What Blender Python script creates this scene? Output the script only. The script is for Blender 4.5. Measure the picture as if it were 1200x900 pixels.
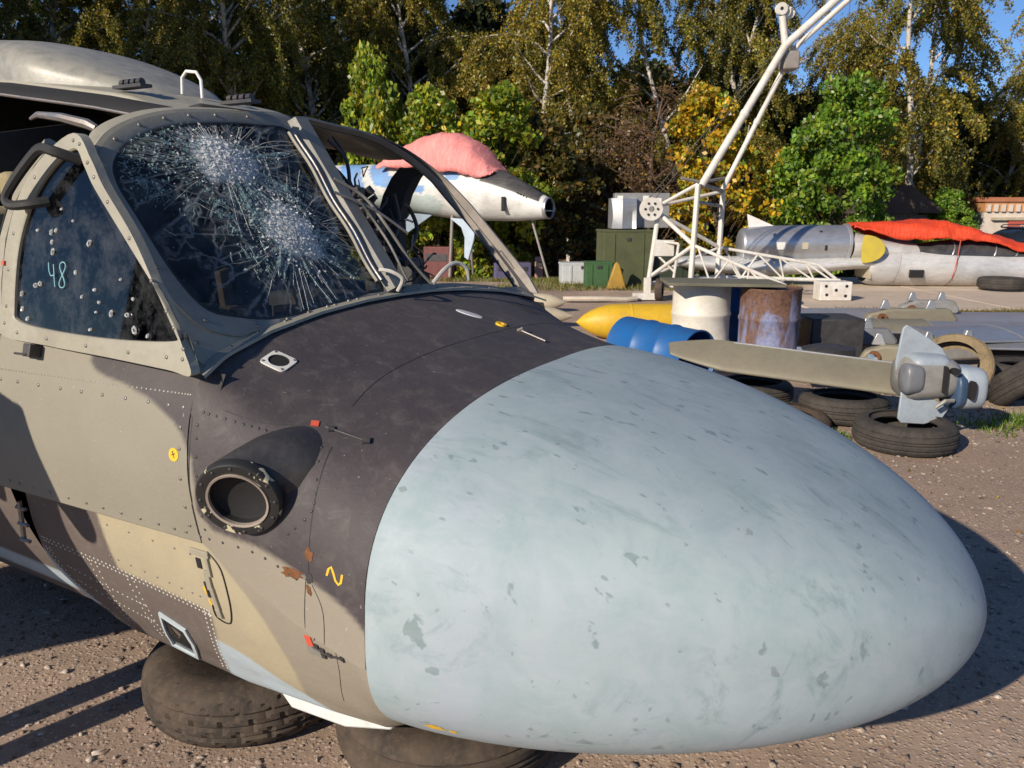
import bpy, bmesh, math, random
import numpy as np
from mathutils import Matrix, Vector, Euler

for o in list(bpy.data.objects):
    bpy.data.objects.remove(o)
scene = bpy.context.scene
C = scene.collection
rng = np.random.default_rng(11)
random.seed(5)
PI = math.pi
R = math.radians

# ---------------------------------------------------------------- camera, sky, sun, exposure
cam_data = bpy.data.cameras.new('camera')
cam_data.sensor_width = 36.0
cam_data.lens = 28.0
cam_data.clip_start = 0.05
cam_data.clip_end = 900.0
cam = bpy.data.objects.new('camera', cam_data)
C.objects.link(cam)
cam.location = (0, 0, 1.6)
cam.rotation_euler = (R(90 - 12.39), 0, 0)
scene.camera = cam
cam_data.dof.use_dof = True
cam_data.dof.focus_distance = 2.9
cam_data.dof.aperture_fstop = 9.0

SUN_EL = R(25)
SUN_DIR = Vector((-0.675, -0.738, 0)).normalized()          # horizontal direction TO the sun
to_sun = Vector((SUN_DIR.x * math.cos(SUN_EL), SUN_DIR.y * math.cos(SUN_EL), math.sin(SUN_EL)))
world = bpy.data.worlds.new('World')
scene.world = world
world.use_nodes = True
wn = world.node_tree
bg = wn.nodes['Background']
sky = wn.nodes.new('ShaderNodeTexSky')
sky.sky_type = 'NISHITA'
sky.sun_disc = False
sky.sun_elevation = SUN_EL
sky.sun_rotation = math.atan2(to_sun.x, to_sun.y)
sky.air_density = 0.7
sky.dust_density = 0.0
sky.ozone_density = 6.0
wn.links.new(sky.outputs[0], bg.inputs[0])
bg.inputs[1].default_value = 0.095
sun_data = bpy.data.lights.new('sun', 'SUN')
sun_data.energy = 4.7
sun_data.angle = R(0.55)
sun_data.color = (1.0, 0.885, 0.735)
sun = bpy.data.objects.new('sun', sun_data)
C.objects.link(sun)
sun.location = (-10, -10, 20)
sun.rotation_euler = to_sun.to_track_quat('Z', 'Y').to_euler()
scene.view_settings.view_transform = 'Standard'
scene.view_settings.look = 'None'
scene.view_settings.exposure = 0.32
scene.view_settings.gamma = 1.0
scene.render.engine = 'CYCLES'
scene.cycles.max_bounces = 8
scene.cycles.transparent_max_bounces = 12

# ---------------------------------------------------------------- helpers
def link(o, parent=None):
    C.objects.link(o)
    if parent is not None:
        o.parent = parent
    return o

class MB:
    """collects shapes, builds ONE mesh object"""
    def __init__(self):
        self.v = []; self.f = []
    def add(self, vs, fs, M=None):
        b = len(self.v)
        if M is not None:
            vs = [M @ Vector(p) for p in vs]
        self.v.extend([tuple(p) for p in vs])
        self.f.extend([tuple(i + b for i in f) for f in fs])
        return self
    def box(self, c, s, M=None):
        x, y, z = c; a, b, h = s[0] / 2, s[1] / 2, s[2] / 2
        vs = [(x + i * a, y + j * b, z + k * h) for k in (-1, 1) for j in (-1, 1) for i in (-1, 1)]
        fs = [(0, 2, 3, 1), (4, 5, 7, 6), (0, 1, 5, 4), (2, 6, 7, 3), (0, 4, 6, 2), (1, 3, 7, 5)]
        return self.add(vs, fs, M)
    def tube(self, pts, r, n=8, M=None, caps=True, closed=False):
        pts = [Vector(p) for p in pts]
        m = len(pts)
        rs = r if isinstance(r, (list, tuple)) else [r] * m
        vs = []; fs = []
        up = None
        for i, p in enumerate(pts):
            if closed:
                t = pts[(i + 1) % m] - pts[i - 1]
            else:
                t = pts[min(i + 1, m - 1)] - pts[max(i - 1, 0)]
            if t.length < 1e-9: t = Vector((0, 0, 1))
            t.normalize()
            if up is None:
                up = Vector((0, 0, 1)) if abs(t.z) < 0.9 else Vector((1, 0, 0))
            a = t.cross(up)
            if a.length < 1e-6: a = t.orthogonal()
            a.normalize(); b = t.cross(a).normalized()
            up = -b if (-b).dot(up) > 0 else b
            b2 = a.cross(t)
            for k in range(n):
                w = 2 * PI * k / n
                vs.append(p + (a * math.cos(w) + b2 * math.sin(w)) * rs[i])
        for i in range(m if closed else m - 1):
            j = (i + 1) % m
            for k in range(n):
                l = (k + 1) % n
                fs.append((i * n + k, i * n + l, j * n + l, j * n + k))
        if caps and not closed:
            fs.append(tuple(range(n - 1, -1, -1)))
            fs.append(tuple((m - 1) * n + k for k in range(n)))
        return self.add(vs, fs, M)
    def lathe(self, prof, n=32, M=None, closed=False):
        """prof: (radius, height) pairs round local z"""
        m = len(prof); vs = []; fs = []
        for (r, h) in prof:
            for k in range(n):
                w = 2 * PI * k / n
                vs.append((r * math.cos(w), r * math.sin(w), h))
        for i in range(m if closed else m - 1):
            j = (i + 1) % m
            for k in range(n):
                l = (k + 1) % n
                fs.append((i * n + k, i * n + l, j * n + l, j * n + k))
        return self.add(vs, fs, M)
    def prism(self, poly, d, M=None):
        """polygon in local xy, thickness d along z, centred"""
        n = len(poly)
        vs = [(p[0], p[1], -d / 2) for p in poly] + [(p[0], p[1], d / 2) for p in poly]
        fs = [tuple(range(n - 1, -1, -1)), tuple(range(n, 2 * n))]
        fs += [(i, (i + 1) % n, n + (i + 1) % n, n + i) for i in range(n)]
        return self.add(vs, fs, M)
    def grid(self, P, wrap=False, M=None, caps=False):
        nu, nv = len(P), len(P[0]); vs = [p for row in P for p in row]; fs = []
        for i in range(nu - 1):
            for j in range(nv if wrap else nv - 1):
                k = (j + 1) % nv
                fs.append((i * nv + j, i * nv + k, (i + 1) * nv + k, (i + 1) * nv + j))
        if caps:
            fs.append(tuple(range(nv - 1, -1, -1)))
            fs.append(tuple((nu - 1) * nv + j for j in range(nv)))
        return self.add(vs, fs, M)
    def build(self, name, mat, parent=None, smooth=True, ang=35, bevel=0.0, fix=True, loc=None):
        me = bpy.data.meshes.new(name)
        me.from_pydata(self.v, [], self.f)
        if fix:
            bm = bmesh.new(); bm.from_mesh(me)
            bmesh.ops.recalc_face_normals(bm, faces=bm.faces[:])
            bm.to_mesh(me); bm.free()
        me.update()
        if smooth:
            me.polygons.foreach_set('use_smooth', [True] * len(me.polygons))
            me.set_sharp_from_angle(angle=R(ang))
        me.materials.append(mat)
        o = bpy.data.objects.new(name, me)
        link(o, parent)
        if loc is not None: o.location = loc
        if bevel > 0:
            b = o.modifiers.new('bevel', 'BEVEL'); b.width = bevel; b.segments = 2
            b.limit_method = 'ANGLE'; b.angle_limit = R(40)
        return o

def tag(o, label, cat=None, group=None, kind=None):
    if label: o['label'] = label
    if cat: o['category'] = cat
    if group: o['group'] = group
    if kind: o['kind'] = kind
    return o

def thing(name, label, cat, loc=(0, 0, 0), rz=0.0, group=None, rot=None):
    o = bpy.data.objects.new(name, None)
    o.empty_display_size = 0.2
    C.objects.link(o)
    o.location = loc
    o.rotation_euler = rot if rot else (0, 0, rz)
    return tag(o, label, cat, group)

def copy_tree(o, parent=None):
    c = o.copy(); C.objects.link(c); c.parent = parent
    for ch in list(o.children):
        copy_tree(ch, c)
    return c

def np_mesh(name, verts, quads, mat, parent=None, cols=None, smooth=False, cname='paint'):
    """fast mesh of quads from numpy arrays"""
    me = bpy.data.meshes.new(name)
    nv, nf = len(verts), len(quads); k = quads.shape[1]
    me.vertices.add(nv); me.vertices.foreach_set('co', np.ascontiguousarray(verts, np.float32).ravel())
    me.loops.add(nf * k); me.loops.foreach_set('vertex_index', np.ascontiguousarray(quads, np.int32).ravel())
    me.polygons.add(nf)
    me.polygons.foreach_set('loop_start', np.arange(0, nf * k, k, dtype=np.int32))
    if smooth: me.polygons.foreach_set('use_smooth', np.ones(nf, bool))
    me.update(calc_edges=True)
    if cols is not None:
        a = me.color_attributes.new(cname, 'FLOAT_COLOR', 'POINT')
        c4 = np.ones((nv, 4), np.float32); c4[:, :3] = cols
        a.data.foreach_set('color', c4.ravel())
    me.materials.append(mat)
    o = bpy.data.objects.new(name, me)
    return link(o, parent)

# ---------------------------------------------------------------- materials
class NT:
    def __init__(self, name):
        self.m = bpy.data.materials.new(name); self.m.use_nodes = True
        self.t = self.m.node_tree; self.n = self.t.nodes
        self.b = self.n['Principled BSDF']; self.out = self.n['Material Output']
    def new(self, t, **kw):
        x = self.n.new(t)
        for k, v in kw.items(): setattr(x, k, v)
        return x
    def link(self, a, b): self.t.links.new(a, b)
    def coord(self, scale=(1, 1, 1), kind='Object', rot=(0, 0, 0)):
        tc = self.new('ShaderNodeTexCoord'); mp = self.new('ShaderNodeMapping')
        mp.inputs['Scale'].default_value = scale; mp.inputs['Rotation'].default_value = rot
        self.link(tc.outputs[kind], mp.inputs[0]); return mp.outputs[0]
    def noise(self, vec, scale, detail=5, rough=0.6, dist=0.0):
        x = self.new('ShaderNodeTexNoise'); x.inputs['Scale'].default_value = scale
        x.inputs['Detail'].default_value = detail; x.inputs['Roughness'].default_value = rough
        x.inputs['Distortion'].default_value = dist
        self.link(vec, x.inputs['Vector']); return x.outputs['Fac']
    def ramp(self, fac, stops):
        x = self.new('ShaderNodeValToRGB'); el = x.color_ramp.elements
        while len(el) < len(stops): el.new(0.5)
        for e, (p, c) in zip(el, stops):
            e.position = p; e.color = (c, c, c, 1) if not hasattr(c, '__len__') else (*c, 1)
        self.link(fac, x.inputs[0]); return x.outputs[0]
    def mix(self, fac, a, b, blend='MIX'):
        x = self.new('ShaderNodeMix', data_type='RGBA', blend_type=blend)
        for s, val in ((x.inputs[0], fac), (x.inputs[6], a), (x.inputs[7], b)):
            if isinstance(val, bpy.types.NodeSocket): self.link(val, s)
            elif hasattr(val, '__len__'): s.default_value = (*val, 1)
            else: s.default_value = val
        return x.outputs[2]
    def math(self, op, a, b=0.0):
        x = self.new('ShaderNodeMath', operation=op)
        for s, val in ((x.inputs[0], a), (x.inputs[1], b)):
            if isinstance(val, bpy.types.NodeSocket): self.link(val, s)
            else: s.default_value = val
        return x.outputs[0]
    def bump(self, h, strength=0.3, dist=0.01):
        x = self.new('ShaderNodeBump'); x.inputs['Strength'].default_value = strength
        x.inputs['Distance'].default_value = dist
        self.link(h, x.inputs['Height']); self.link(x.outputs[0], self.b.inputs['Normal'])
    def base(self, c):
        if isinstance(c, bpy.types.NodeSocket): self.link(c, self.b.inputs['Base Color'])
        else: self.b.inputs['Base Color'].default_value = (*c, 1)
    def set(self, rough=None, metal=None, spec=None):
        for k, v in (('Roughness', rough), ('Metallic', metal), ('Specular IOR Level', spec)):
            if v is None: continue
            if isinstance(v, bpy.types.NodeSocket): self.link(v, self.b.inputs[k])
            else: self.b.inputs[k].default_value = v

_mc = {}
def paint(name, col, dirt=None, amount=0.35, scale=6.0, rough=0.55, metal=0.0, bump=0.15, bscale=60.0, chips=None, chip_lo=0.62):
    """worn painted / rubber / metal surface: two noises of dirt, optional chips"""
    if name in _mc: return _mc[name]
    t = NT(name); v = t.coord()
    d = dirt or tuple(c * 0.55 for c in col)
    n1 = t.noise(v, scale, 6, 0.65, 0.3); n2 = t.noise(v, scale * 7, 4, 0.6)
    f = t.math('MULTIPLY', t.ramp(n1, [(0.38, 0.0), (0.72, 1.0)]), amount * 1.4)
    c = t.mix(f, col, d)
    c = t.mix(t.math('MULTIPLY', t.ramp(n2, [(0.45, 0.0), (0.75, 1.0)]), amount * 0.8), c, d)
    if chips:
        n3 = t.noise(v, scale * 2.3, 8, 0.75, 0.6)
        c = t.mix(t.ramp(n3, [(chip_lo, 0.0), (chip_lo + 0.03, 1.0)]), c, chips)
    t.base(c)
    rr = t.ramp(n1, [(0.3, max(0.0, rough - 0.1)), (0.7, min(1.0, rough + 0.15))])
    t.set(rough=rr, metal=metal)
    t.bump(t.noise(v, bscale, 3, 0.6), bump, 0.004)
    _mc[name] = t.m
    return t.m

# ================================================================ THE HELICOPTER
TH = R(28.6)
heli = thing('helicopter', 'grey and black camouflaged helicopter cockpit with pale blue nose resting on old tyres', 'helicopter',
             (0.119, 2.405, 0), -TH)
def L(u, v, w): return (u, -v, w)          # forward, starboard, up -> local xyz

def catmull(ctrl, n, closed=False):
    P = np.array(ctrl, float); m = len(P)
    segs = m if closed else m - 1
    ts = np.linspace(0, segs, n, endpoint=not closed)
    i = np.minimum(ts.astype(int), segs - 1); f = (ts - i)[:, None]
    g = (lambda k: P[k % m]) if closed else (lambda k: P[np.clip(k, 0, m - 1)])
    p0, p1, p2, p3 = g(i - 1), g(i), g(i + 1), g(i + 2)
    return 0.5 * ((2 * p1) + (-p0 + p2) * f + (2 * p0 - 5 * p1 + 4 * p2 - p3) * f * f + (-p0 + 3 * p1 - 3 * p2 + p3) * f ** 3)

def se_pt(deg, a=0.924, b=0.456, n=2.8, wc=0.695):
    c, s = math.cos(R(deg)), math.sin(R(deg))
    return (a * math.copysign(abs(c) ** (2 / n), c), wc + b * math.copysign(abs(s) ** (2 / n), s))

# paint areas in the side view (u forward, w up), later ones on top
PAL = dict(dark=(0.052, 0.0435, 0.047), beige=(0.245, 0.225, 0.175), cream=(0.385, 0.335, 0.225), brown=(0.12, 0.096, 0.084),
           blue=(0.40, 0.48, 0.53), grey=(0.265, 0.235, 0.185))
AREAS_NOSE = [('grey', [(-0.60, 1.05), (-0.491, 1.025), (-0.484, 0.953), (-0.49, 0.884), (-0.444, 0.844), (-0.306, 0.833), (-0.231, 0.81), (-0.158, 0.783), (-0.076, 0.745), (-0.03, 0.715), (0.005, 0.68), (0.06, 0.6), (-0.6, 0.5)])]
AREAS_SIDE = [('dark', [(-0.872, 1.32), (-0.885, 1.215), (-0.86, 1.195), (-0.816, 1.182), (-0.75, 1.172), (-0.699, 1.158), (-0.65, 1.145), (-0.599, 1.122), (-0.555, 1.10), (-0.527, 1.078), (-0.49, 1.025), (-0.4, 1.0), (-0.4, 1.32)]),
              ('dark', [(-1.9, 1.3), (-1.75, 1.3), (-1.7, 1.1), (-1.8, 0.7), (-2.4, 0.7), (-2.4, 1.3)])]
AREAS_LOW = [('cream', [(-1.05, 0.9), (-0.58, 0.9), (-0.525, 0.74), (-0.47, 0.69), (-0.426, 0.642), (-0.39, 0.59), (-0.365, 0.53), (-0.35, 0.47), (-0.345, 0.41), (-0.355, 0.34), (-0.38, 0.27), (-0.45, 0.15), (-1.05, 0.15)]),
             ('brown', [(-1.7, 0.95), (-1.0, 0.95), (-0.985, 0.578), (-0.609, 0.538), (-0.625, 0.47), (-0.645, 0.42), (-0.68, 0.3), (-0.70, 0.1), (-1.7, 0.1)]),
             ('blue', [(-0.648, 0.425), (-0.60, 0.418), (-0.53, 0.398), (-0.427, 0.345), (-0.30, 0.28), (-0.15, 0.24), (0.0, 0.225), (0.1, 0.1), (-0.75, 0.1), (-0.69, 0.3)]),
             ('blue', [(-1.46, 0.60), (-1.395, 0.60), (-1.385, 0.50), (-1.34, 0.40), (-1.28, 0.33), (-1.46, 0.30)])]
AREAS_AFT = [('blue', [(-4, 0.40), (-1.4, 0.40), (-1.4, 0.30), (-4, 0.30)])]

def inpoly(x, y, poly):
    r = np.zeros(len(x), bool); n = len(poly)
    for i in range(n):
        x0, y0 = poly[i]; x1, y1 = poly[i - 1]
        c = ((y0 > y) != (y1 > y)) & (x < (x1 - x0) * (y - y0) / (y1 - y0 + 1e-12) + x0)
        r ^= c
    return r
def paint_cols(P, base, areas):
    u, w = P[:, 0].copy(), P[:, 2].copy()
    acc = np.zeros((len(P), 3)); K = 12
    for k in range(K):                       # jittered: soft sprayed edges
        uu = u + 0.007 * math.cos(2 * PI * k / K) * (0.4 + 0.6 * (k % 3) / 2); ww = w + 0.007 * math.sin(2 * PI * k / K) * (0.4 + 0.6 * (k % 3) / 2)
        c = np.tile(np.array(PAL[base]), (len(P), 1))
        for col, poly in areas:
            c[inpoly(uu, ww, poly)] = PAL[col]
        acc += c
    return acc / K

# ---- materials
def hull_paint():
    t = NT('hull_paint'); v = t.coord()
    at = t.new('ShaderNodeAttribute'); at.attribute_name = 'paint'
    c = at.outputs['Color']
    n1 = t.noise(v, 2.6, 7, 0.65, 0.4); n2 = t.noise(v, 17, 6, 0.7, 0.5); n3 = t.noise(v, 85, 3, 0.6)
    c = t.mix(t.math('MULTIPLY', t.ramp(n1, [(0.4, 0.0), (0.7, 1.0)]), 0.25), c, (0.16, 0.14, 0.12))
    c = t.mix(t.math('MULTIPLY', t.ramp(n2, [(0.5, 0.0), (0.75, 1.0)]), 0.22), c, (0.22, 0.20, 0.18))
    # scratches and pale chalking
    vs = t.coord((1.2, 1.2, 26), rot=(0.3, 0.25, 0)); ns = t.noise(vs, 5, 6, 0.75, 0.8)
    c = t.mix(t.math('MULTIPLY', t.ramp(ns, [(0.66, 0.0), (0.72, 1.0)]), 0.35), c, (0.42, 0.40, 0.38))
    c = t.mix(t.math('MULTIPLY', t.ramp(n3, [(0.70, 0.0), (0.74, 1.0)]), 0.5), c, (0.45, 0.42, 0.38))
    t.base(c)
    t.set(rough=t.ramp(n2, [(0.3, 0.55), (0.7, 0.78)]), spec=0.4)
    h = t.math('ADD', t.math('MULTIPLY', n1, 1.0), t.math('MULTIPLY', n3, 0.12))
    t.bump(h, 0.42, 0.014)
    return t.m
M_hull = hull_paint()
M_dark = paint('black_paint', (0.028, 0.027, 0.030), (0.07, 0.065, 0.06), 0.4, 9, 0.5)
M_black = paint('black_void', (0.008, 0.008, 0.009), (0.015, 0.014, 0.013), 0.4, 5, 0.8)
M_liner = paint('interior_liner', (0.022, 0.022, 0.022), (0.05, 0.045, 0.04), 0.5, 5, 0.8)
M_beige = paint('beige_frame_paint', (0.325, 0.305, 0.235), (0.20, 0.18, 0.15), 0.38, 7, 0.5)
M_grey = paint('grey_frame_paint', (0.235, 0.228, 0.195), (0.13, 0.12, 0.105), 0.4, 8, 0.5)
M_soot = paint('sooty_rail', (0.018, 0.017, 0.016), (0.05, 0.045, 0.04), 0.5, 12, 0.7)
M_port = paint('tan_grey_frame', (0.27, 0.235, 0.20), (0.13, 0.11, 0.095), 0.4, 9, 0.55)
M_rub = paint('seal_rubber', (0.02, 0.02, 0.02), None, 0.2, 20, 0.6)
M_steel = paint('bare_steel', (0.42, 0.40, 0.38), (0.20, 0.15, 0.11), 0.5, 20, 0.4, 0.8)
M_rivet = paint('rivet_metal', (0.25, 0.24, 0.21), (0.12, 0.11, 0.1), 0.5, 30, 0.45, 0.5)
M_rivetw = paint('rivet_pale', (0.68, 0.66, 0.60), (0.4, 0.38, 0.35), 0.4, 30, 0.5)
M_white = paint('white_paint', (0.72, 0.71, 0.67), (0.45, 0.42, 0.37), 0.35, 10, 0.5)
M_yel = paint('yellow_marking', (0.80, 0.47, 0.02), (0.55, 0.3, 0.03), 0.35, 40, 0.6)
M_red = paint('red_marking', (0.62, 0.08, 0.04), (0.35, 0.1, 0.06), 0.5, 60, 0.6)
M_rust = paint('rust', (0.19, 0.075, 0.025), (0.07, 0.03, 0.015), 0.6, 40, 0.9, 0.0, 0.6)
M_cable = paint('pale_cable', (0.52, 0.50, 0.46), (0.25, 0.22, 0.2), 0.4, 25, 0.5)
M_tan = paint('tan_panel', (0.42, 0.27, 0.13), (0.2, 0.12, 0.07), 0.5, 14, 0.7)
M_seat = paint('khaki_seat_cloth', (0.30, 0.25, 0.14), (0.16, 0.13, 0.08), 0.5, 12, 0.9)

def radome_paint():
    t = NT('radome_paint'); v = t.coord()
    big = t.noise(v, 1.6, 6, 0.6, 0.5); mid = t.noise(v, 6, 7, 0.7, 0.5)
    c = t.mix(t.ramp(big, [(0.35, 0.0), (0.68, 1.0)]), (0.335, 0.405, 0.415), (0.325, 0.37, 0.42))
    c = t.mix(t.math('MULTIPLY', t.ramp(mid, [(0.40, 0.0), (0.68, 1.0)]), 0.85), c, (0.245, 0.325, 0.34))
    vs = t.coord((1, 1, 1), rot=(0.2, 0.5, 0.6))
    st = t.noise(t.coord((1.0, 4.5, 2.2), rot=(0.35, 0.2, 0.55)), 3.2, 7, 0.72, 0.9)
    area = t.ramp(t.noise(v, 2.1, 3, 0.5), [(0.38, 0.0), (0.56, 1.0)])
    c = t.mix(t.math('MULTIPLY', t.math('MULTIPLY', t.ramp(st, [(0.53, 0.0), (0.66, 1.0)]), area), 0.6), c, (0.155, 0.225, 0.24))
    # short dabs of green grey where the paint has rubbed off
    dabs = t.noise(t.coord((3.0, 7.5, 4.0), rot=(0.5, 0.3, 0.9)), 4.0, 3, 0.55, 0.3)
    c = t.mix(t.math('MULTIPLY', t.ramp(dabs, [(0.655, 0.0), (0.69, 1.0)]), 0.62), c, (0.125, 0.185, 0.185))
    sp = t.noise(v, 24, 3, 0.5)
    c = t.mix(t.math('MULTIPLY', t.ramp(sp, [(0.69, 0.0), (0.715, 1.0)]), 0.55), c, (0.15, 0.17, 0.18))
    vw = t.coord((2, 14, 14), rot=(0, 0.25, 0.3))
    wipe = t.noise(vw, 2.0, 6, 0.7, 0.3)
    c = t.mix(t.math('MULTIPLY', t.ramp(wipe, [(0.5, 0.0), (0.75, 1.0)]), 0.4), c, (0.38, 0.42, 0.435))
    t.base(c)
    t.set(rough=t.ramp(mid, [(0.3, 0.52), (0.7, 0.70)]), spec=0.35)
    t.bump(t.math('ADD', big, t.math('MULTIPLY', t.noise(v, 45, 3, 0.6), 0.10)), 0.14, 0.012)
    return t.m
M_radome = radome_paint()

# ---- radome
def radome_pt(t, deg):
    Lr, pw, q, d, ti = 1.219, 1.535, 1.90, 0.031, 0.047
    sc = max(0.0, 1 - t ** pw) ** (1 / q)
    v, w = se_pt(deg, 0.924, 0.456, 2.8, 0.0)
    u = Lr * t; v *= sc; w = w * sc - d * t * t
    return (u * math.cos(ti) + w * math.sin(ti), v, 0.695 - u * math.sin(ti) + w * math.cos(ti))
tt = 1 - np.linspace(1, 0, 70) ** 2.2
mb = MB()
P = [[L(*radome_pt(t, a)) for a in np.linspace(0, 360, 128, endpoint=False)] for t in tt]
mb.grid([[L(-0.012 + 0.047 * 0, *(np.array(radome_pt(0, a))[1:] * 0.985 + np.array((0, 0.0104)))) for a in np.linspace(0, 360, 128, endpoint=False)]] + P, wrap=True)
nose = mb.build('nose_cone', M_radome, heli, ang=60)
nose['label'] = 'pale blue rounded nose cone with green grey scuffs'

# ---- nose skin (seam to windscreen base) and side skins
A_UP = [90, 79, 66, 52, 39, 27, 16, 5, -7]
S0 = np.array([se_pt(a) for a in A_UP])
S1 = np.array([(0, 1.318), (0.2, 1.316), (0.42, 1.304), (0.62, 1.282), (0.78, 1.253), (0.878, 1.213), (0.928, 1.11), (0.947, 0.96), (0.925, 0.795)])
U1 = np.array([-0.590, -0.587, -0.577, -0.560, -0.535, -0.505, -0.500, -0.500, -0.500])
NS = 150
def nose_grid(nt, off=0.0):
    rows = []
    for t in np.linspace(0, 1, nt):
        e = t ** 1.35
        sec = S0 * (1 - e) + S1 * e
        sec[:, 1] += 0.012 * 4 * t * (1 - t) * np.linspace(1, 0, len(sec))
        uu = (0.047 * (S0[:, 1] - 0.695) - 0.003) * (1 - t) + U1 * t
        full = catmull(np.column_stack([uu, sec]), NS)
        if off:
            full[:, 1] -= off * np.clip(full[:, 1] / 0.9, 0, 1); full[:, 2] -= off
        rows.append(full)
    return np.array(rows)
def mesh_np(G):
    a, b, _ = G.shape
    i = np.arange(a - 1)[:, None] * b + np.arange(b - 1)[None]
    q = np.stack([i, i + 1, i + b + 1, i + b], -1).reshape(-1, 4)
    return G.reshape(-1, 3), q
def both_sides(G):
    """mirrored skin: starboard grid + port grid joined at the ridge, as (verts, quads)"""
    Gm = G.copy(); Gm[..., 1] *= -1
    full = np.concatenate([Gm[:, ::-1], G[:, 1:]], 1)
    return mesh_np(full)
def skin(name, V, Q, base, areas, parent, mat=None):
    cols = paint_cols(V, base, areas)
    W = V.copy(); W[:, 1] *= -1
    o = np_mesh(name, W, Q, mat or M_hull, parent, cols, smooth=True)
    return o
G_nose = nose_grid(90)
nose_skin = skin('nose_skin', *both_sides(G_nose), 'dark', AREAS_NOSE, heli)
nose_skin['label'] = 'matt black painted nose skin with sprayed camouflage edge'

def side_sec(u):
    k = min(max((-0.5 - u) / 0.7, 0), 1); k2 = min(max((-0.5 - u) / 2.2, 0), 1)
    a = np.array([(0.878, 1.213), (0.928, 1.11), (0.947, 0.96), (0.925, 0.795), (0.895, 0.787), (0.86, 0.79)])
    b = np.array([(0.918, 1.262), (0.944, 1.13), (0.955, 0.97), (0.935, 0.805), (0.90, 0.797), (0.86, 0.80)])
    return a * (1 - k) + b * k
def side_grid(u0, u1, n, off=0.0):
    rows = []
    for u in np.linspace(u0, u1, n):
        s = side_sec(u)
        c = catmull(s[:4], 90); c = np.concatenate([c, s[4:]])
        c[:, 0] -= off
        rows.append(np.column_stack([np.full(len(c), u), c]))
    return np.array(rows)
G_side = side_grid(-0.504, -2.75, 220)
V, Q = mesh_np(G_side)
side_s = skin('side_skin', V, Q, 'beige', AREAS_SIDE, heli)
Vp = V.copy(); Vp[:, 1] *= -1
side_p = skin('side_skin', Vp, Q[:, ::-1], 'beige', AREAS_SIDE, heli)

# chine lip under the nose skin
A_LO = [-7, -18, -30, -43, -57, -73, -90]
L0 = np.array([se_pt(a) for a in A_LO])
LS = [(0.0, L0),
      (-0.12, np.array([(0.905, 0.715), (0.885, 0.60), (0.84, 0.47), (0.76, 0.33), (0.645, 0.25), (0.34, 0.222), (0, 0.215)])),
      (-0.30, np.array([(0.885, 0.765), (0.865, 0.62), (0.825, 0.48), (0.755, 0.33), (0.655, 0.235), (0.35, 0.205), (0, 0.2)])),
      (-0.64, np.array([(0.878, 0.789), (0.855, 0.64), (0.81, 0.48), (0.74, 0.32), (0.645, 0.213), (0.35, 0.198), (0, 0.195)])),
      (-1.2, np.array([(0.878, 0.799), (0.845, 0.64), (0.785, 0.47), (0.70, 0.31), (0.60, 0.205), (0.3, 0.195), (0, 0.195)])),
      (-1.6, np.array([(0.87, 0.80), (0.83, 0.64), (0.76, 0.47), (0.66, 0.31), (0.55, 0.205), (0.3, 0.195), (0, 0.195)]))]
LU = np.array([x[0] for x in LS]); LA = np.array([x[1] for x in LS])
def low_sec(u):
    u = max(min(u, 0), -1.6)
    for i in range(len(LU) - 1):
        if u >= LU[i + 1]:
            f = (LU[i] - u) / (LU[i] - LU[i + 1])
            g = lambda k: LA[min(max(k, 0), len(LU) - 1)]
            m1 = (g(i + 1) - g(i - 1)) * 0.5 if i > 0 else (g(i + 1) - g(i))
            m2 = (g(i + 2) - g(i)) * 0.5 if i + 2 < len(LU) else (g(i + 1) - g(i))
            f = f
            return g(i) * (1 - f) + g(i + 1) * f
    return LA[-1]
def low_grid(n, u_end, off=0.0, u_start=0.0):
    rows = []
    ue = catmull(np.array(u_end)[:, None], 110)[:, 0]
    us = (0.047 * (L0[:, 1] - 0.695) - 0.003)
    us = catmull(us[:, None], 110)[:, 0]
    ug = np.linspace(-1.6, 0, 161)
    tab = np.array([catmull(low_sec(x), 110) for x in ug])
    for t in np.linspace(0, 1, n):
        e = t ** 1.15
        uu = us * (1 - e) + ue * e
        k = np.clip((uu + 1.6) / 1.6 * 160, 0, 159.999); k0 = k.astype(int); fr_ = (k - k0)[:, None]; j = np.arange(110)
        p = tab[k0, j] * (1 - fr_) + tab[k0 + 1, j] * fr_
        rows.append(np.column_stack([uu, p[:, 0] - off, p[:, 1] + off * 0.5]))
    return np.array(rows)
G_low = low_grid(150, [-1.33, -1.37, -1.40, -1.32, -1.2, -1.2, -1.2])
low = skin('lower_fuselage', *both_sides(G_low[:, ::-1]), 'grey', AREAS_LOW, heli)
low['label'] = 'lower fuselage skin in cream, brown and pale blue with pale rivets'
# aft lower fuselage behind the open bay
rows = []
for u in np.linspace(-1.47, -3.0, 30):
    s = catmull(low_sec(-1.6) * np.array([1 - 0.02, 1.0]), 60); f = (-1.47 - u) / 1.5
    rows.append(np.column_stack([np.full(60, u), s[:, 0] * (1 - 0.1 * f), s[:, 1]]))
G_aft = np.array(rows)
aft = skin('aft_lower_fuselage', *both_sides(G_aft[:, ::-1]), 'brown', AREAS_AFT, heli)
# dark inner structure seen in the bay between them
mb = MB()
rows = []
for u in np.linspace(-0.9, -3.0, 12):
    s = catmull(low_sec(-1.6) * np.array([0.88, 1.0]) + np.array([0, 0.03]), 40)
    full = [L(u, -p[0], p[1]) for p in s] + [L(u, p[0], p[1]) for p in s[::-1][1:]]
    rows.append(full)
mb.grid(rows)
mb.build('bay_structure', M_liner, heli)
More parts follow.
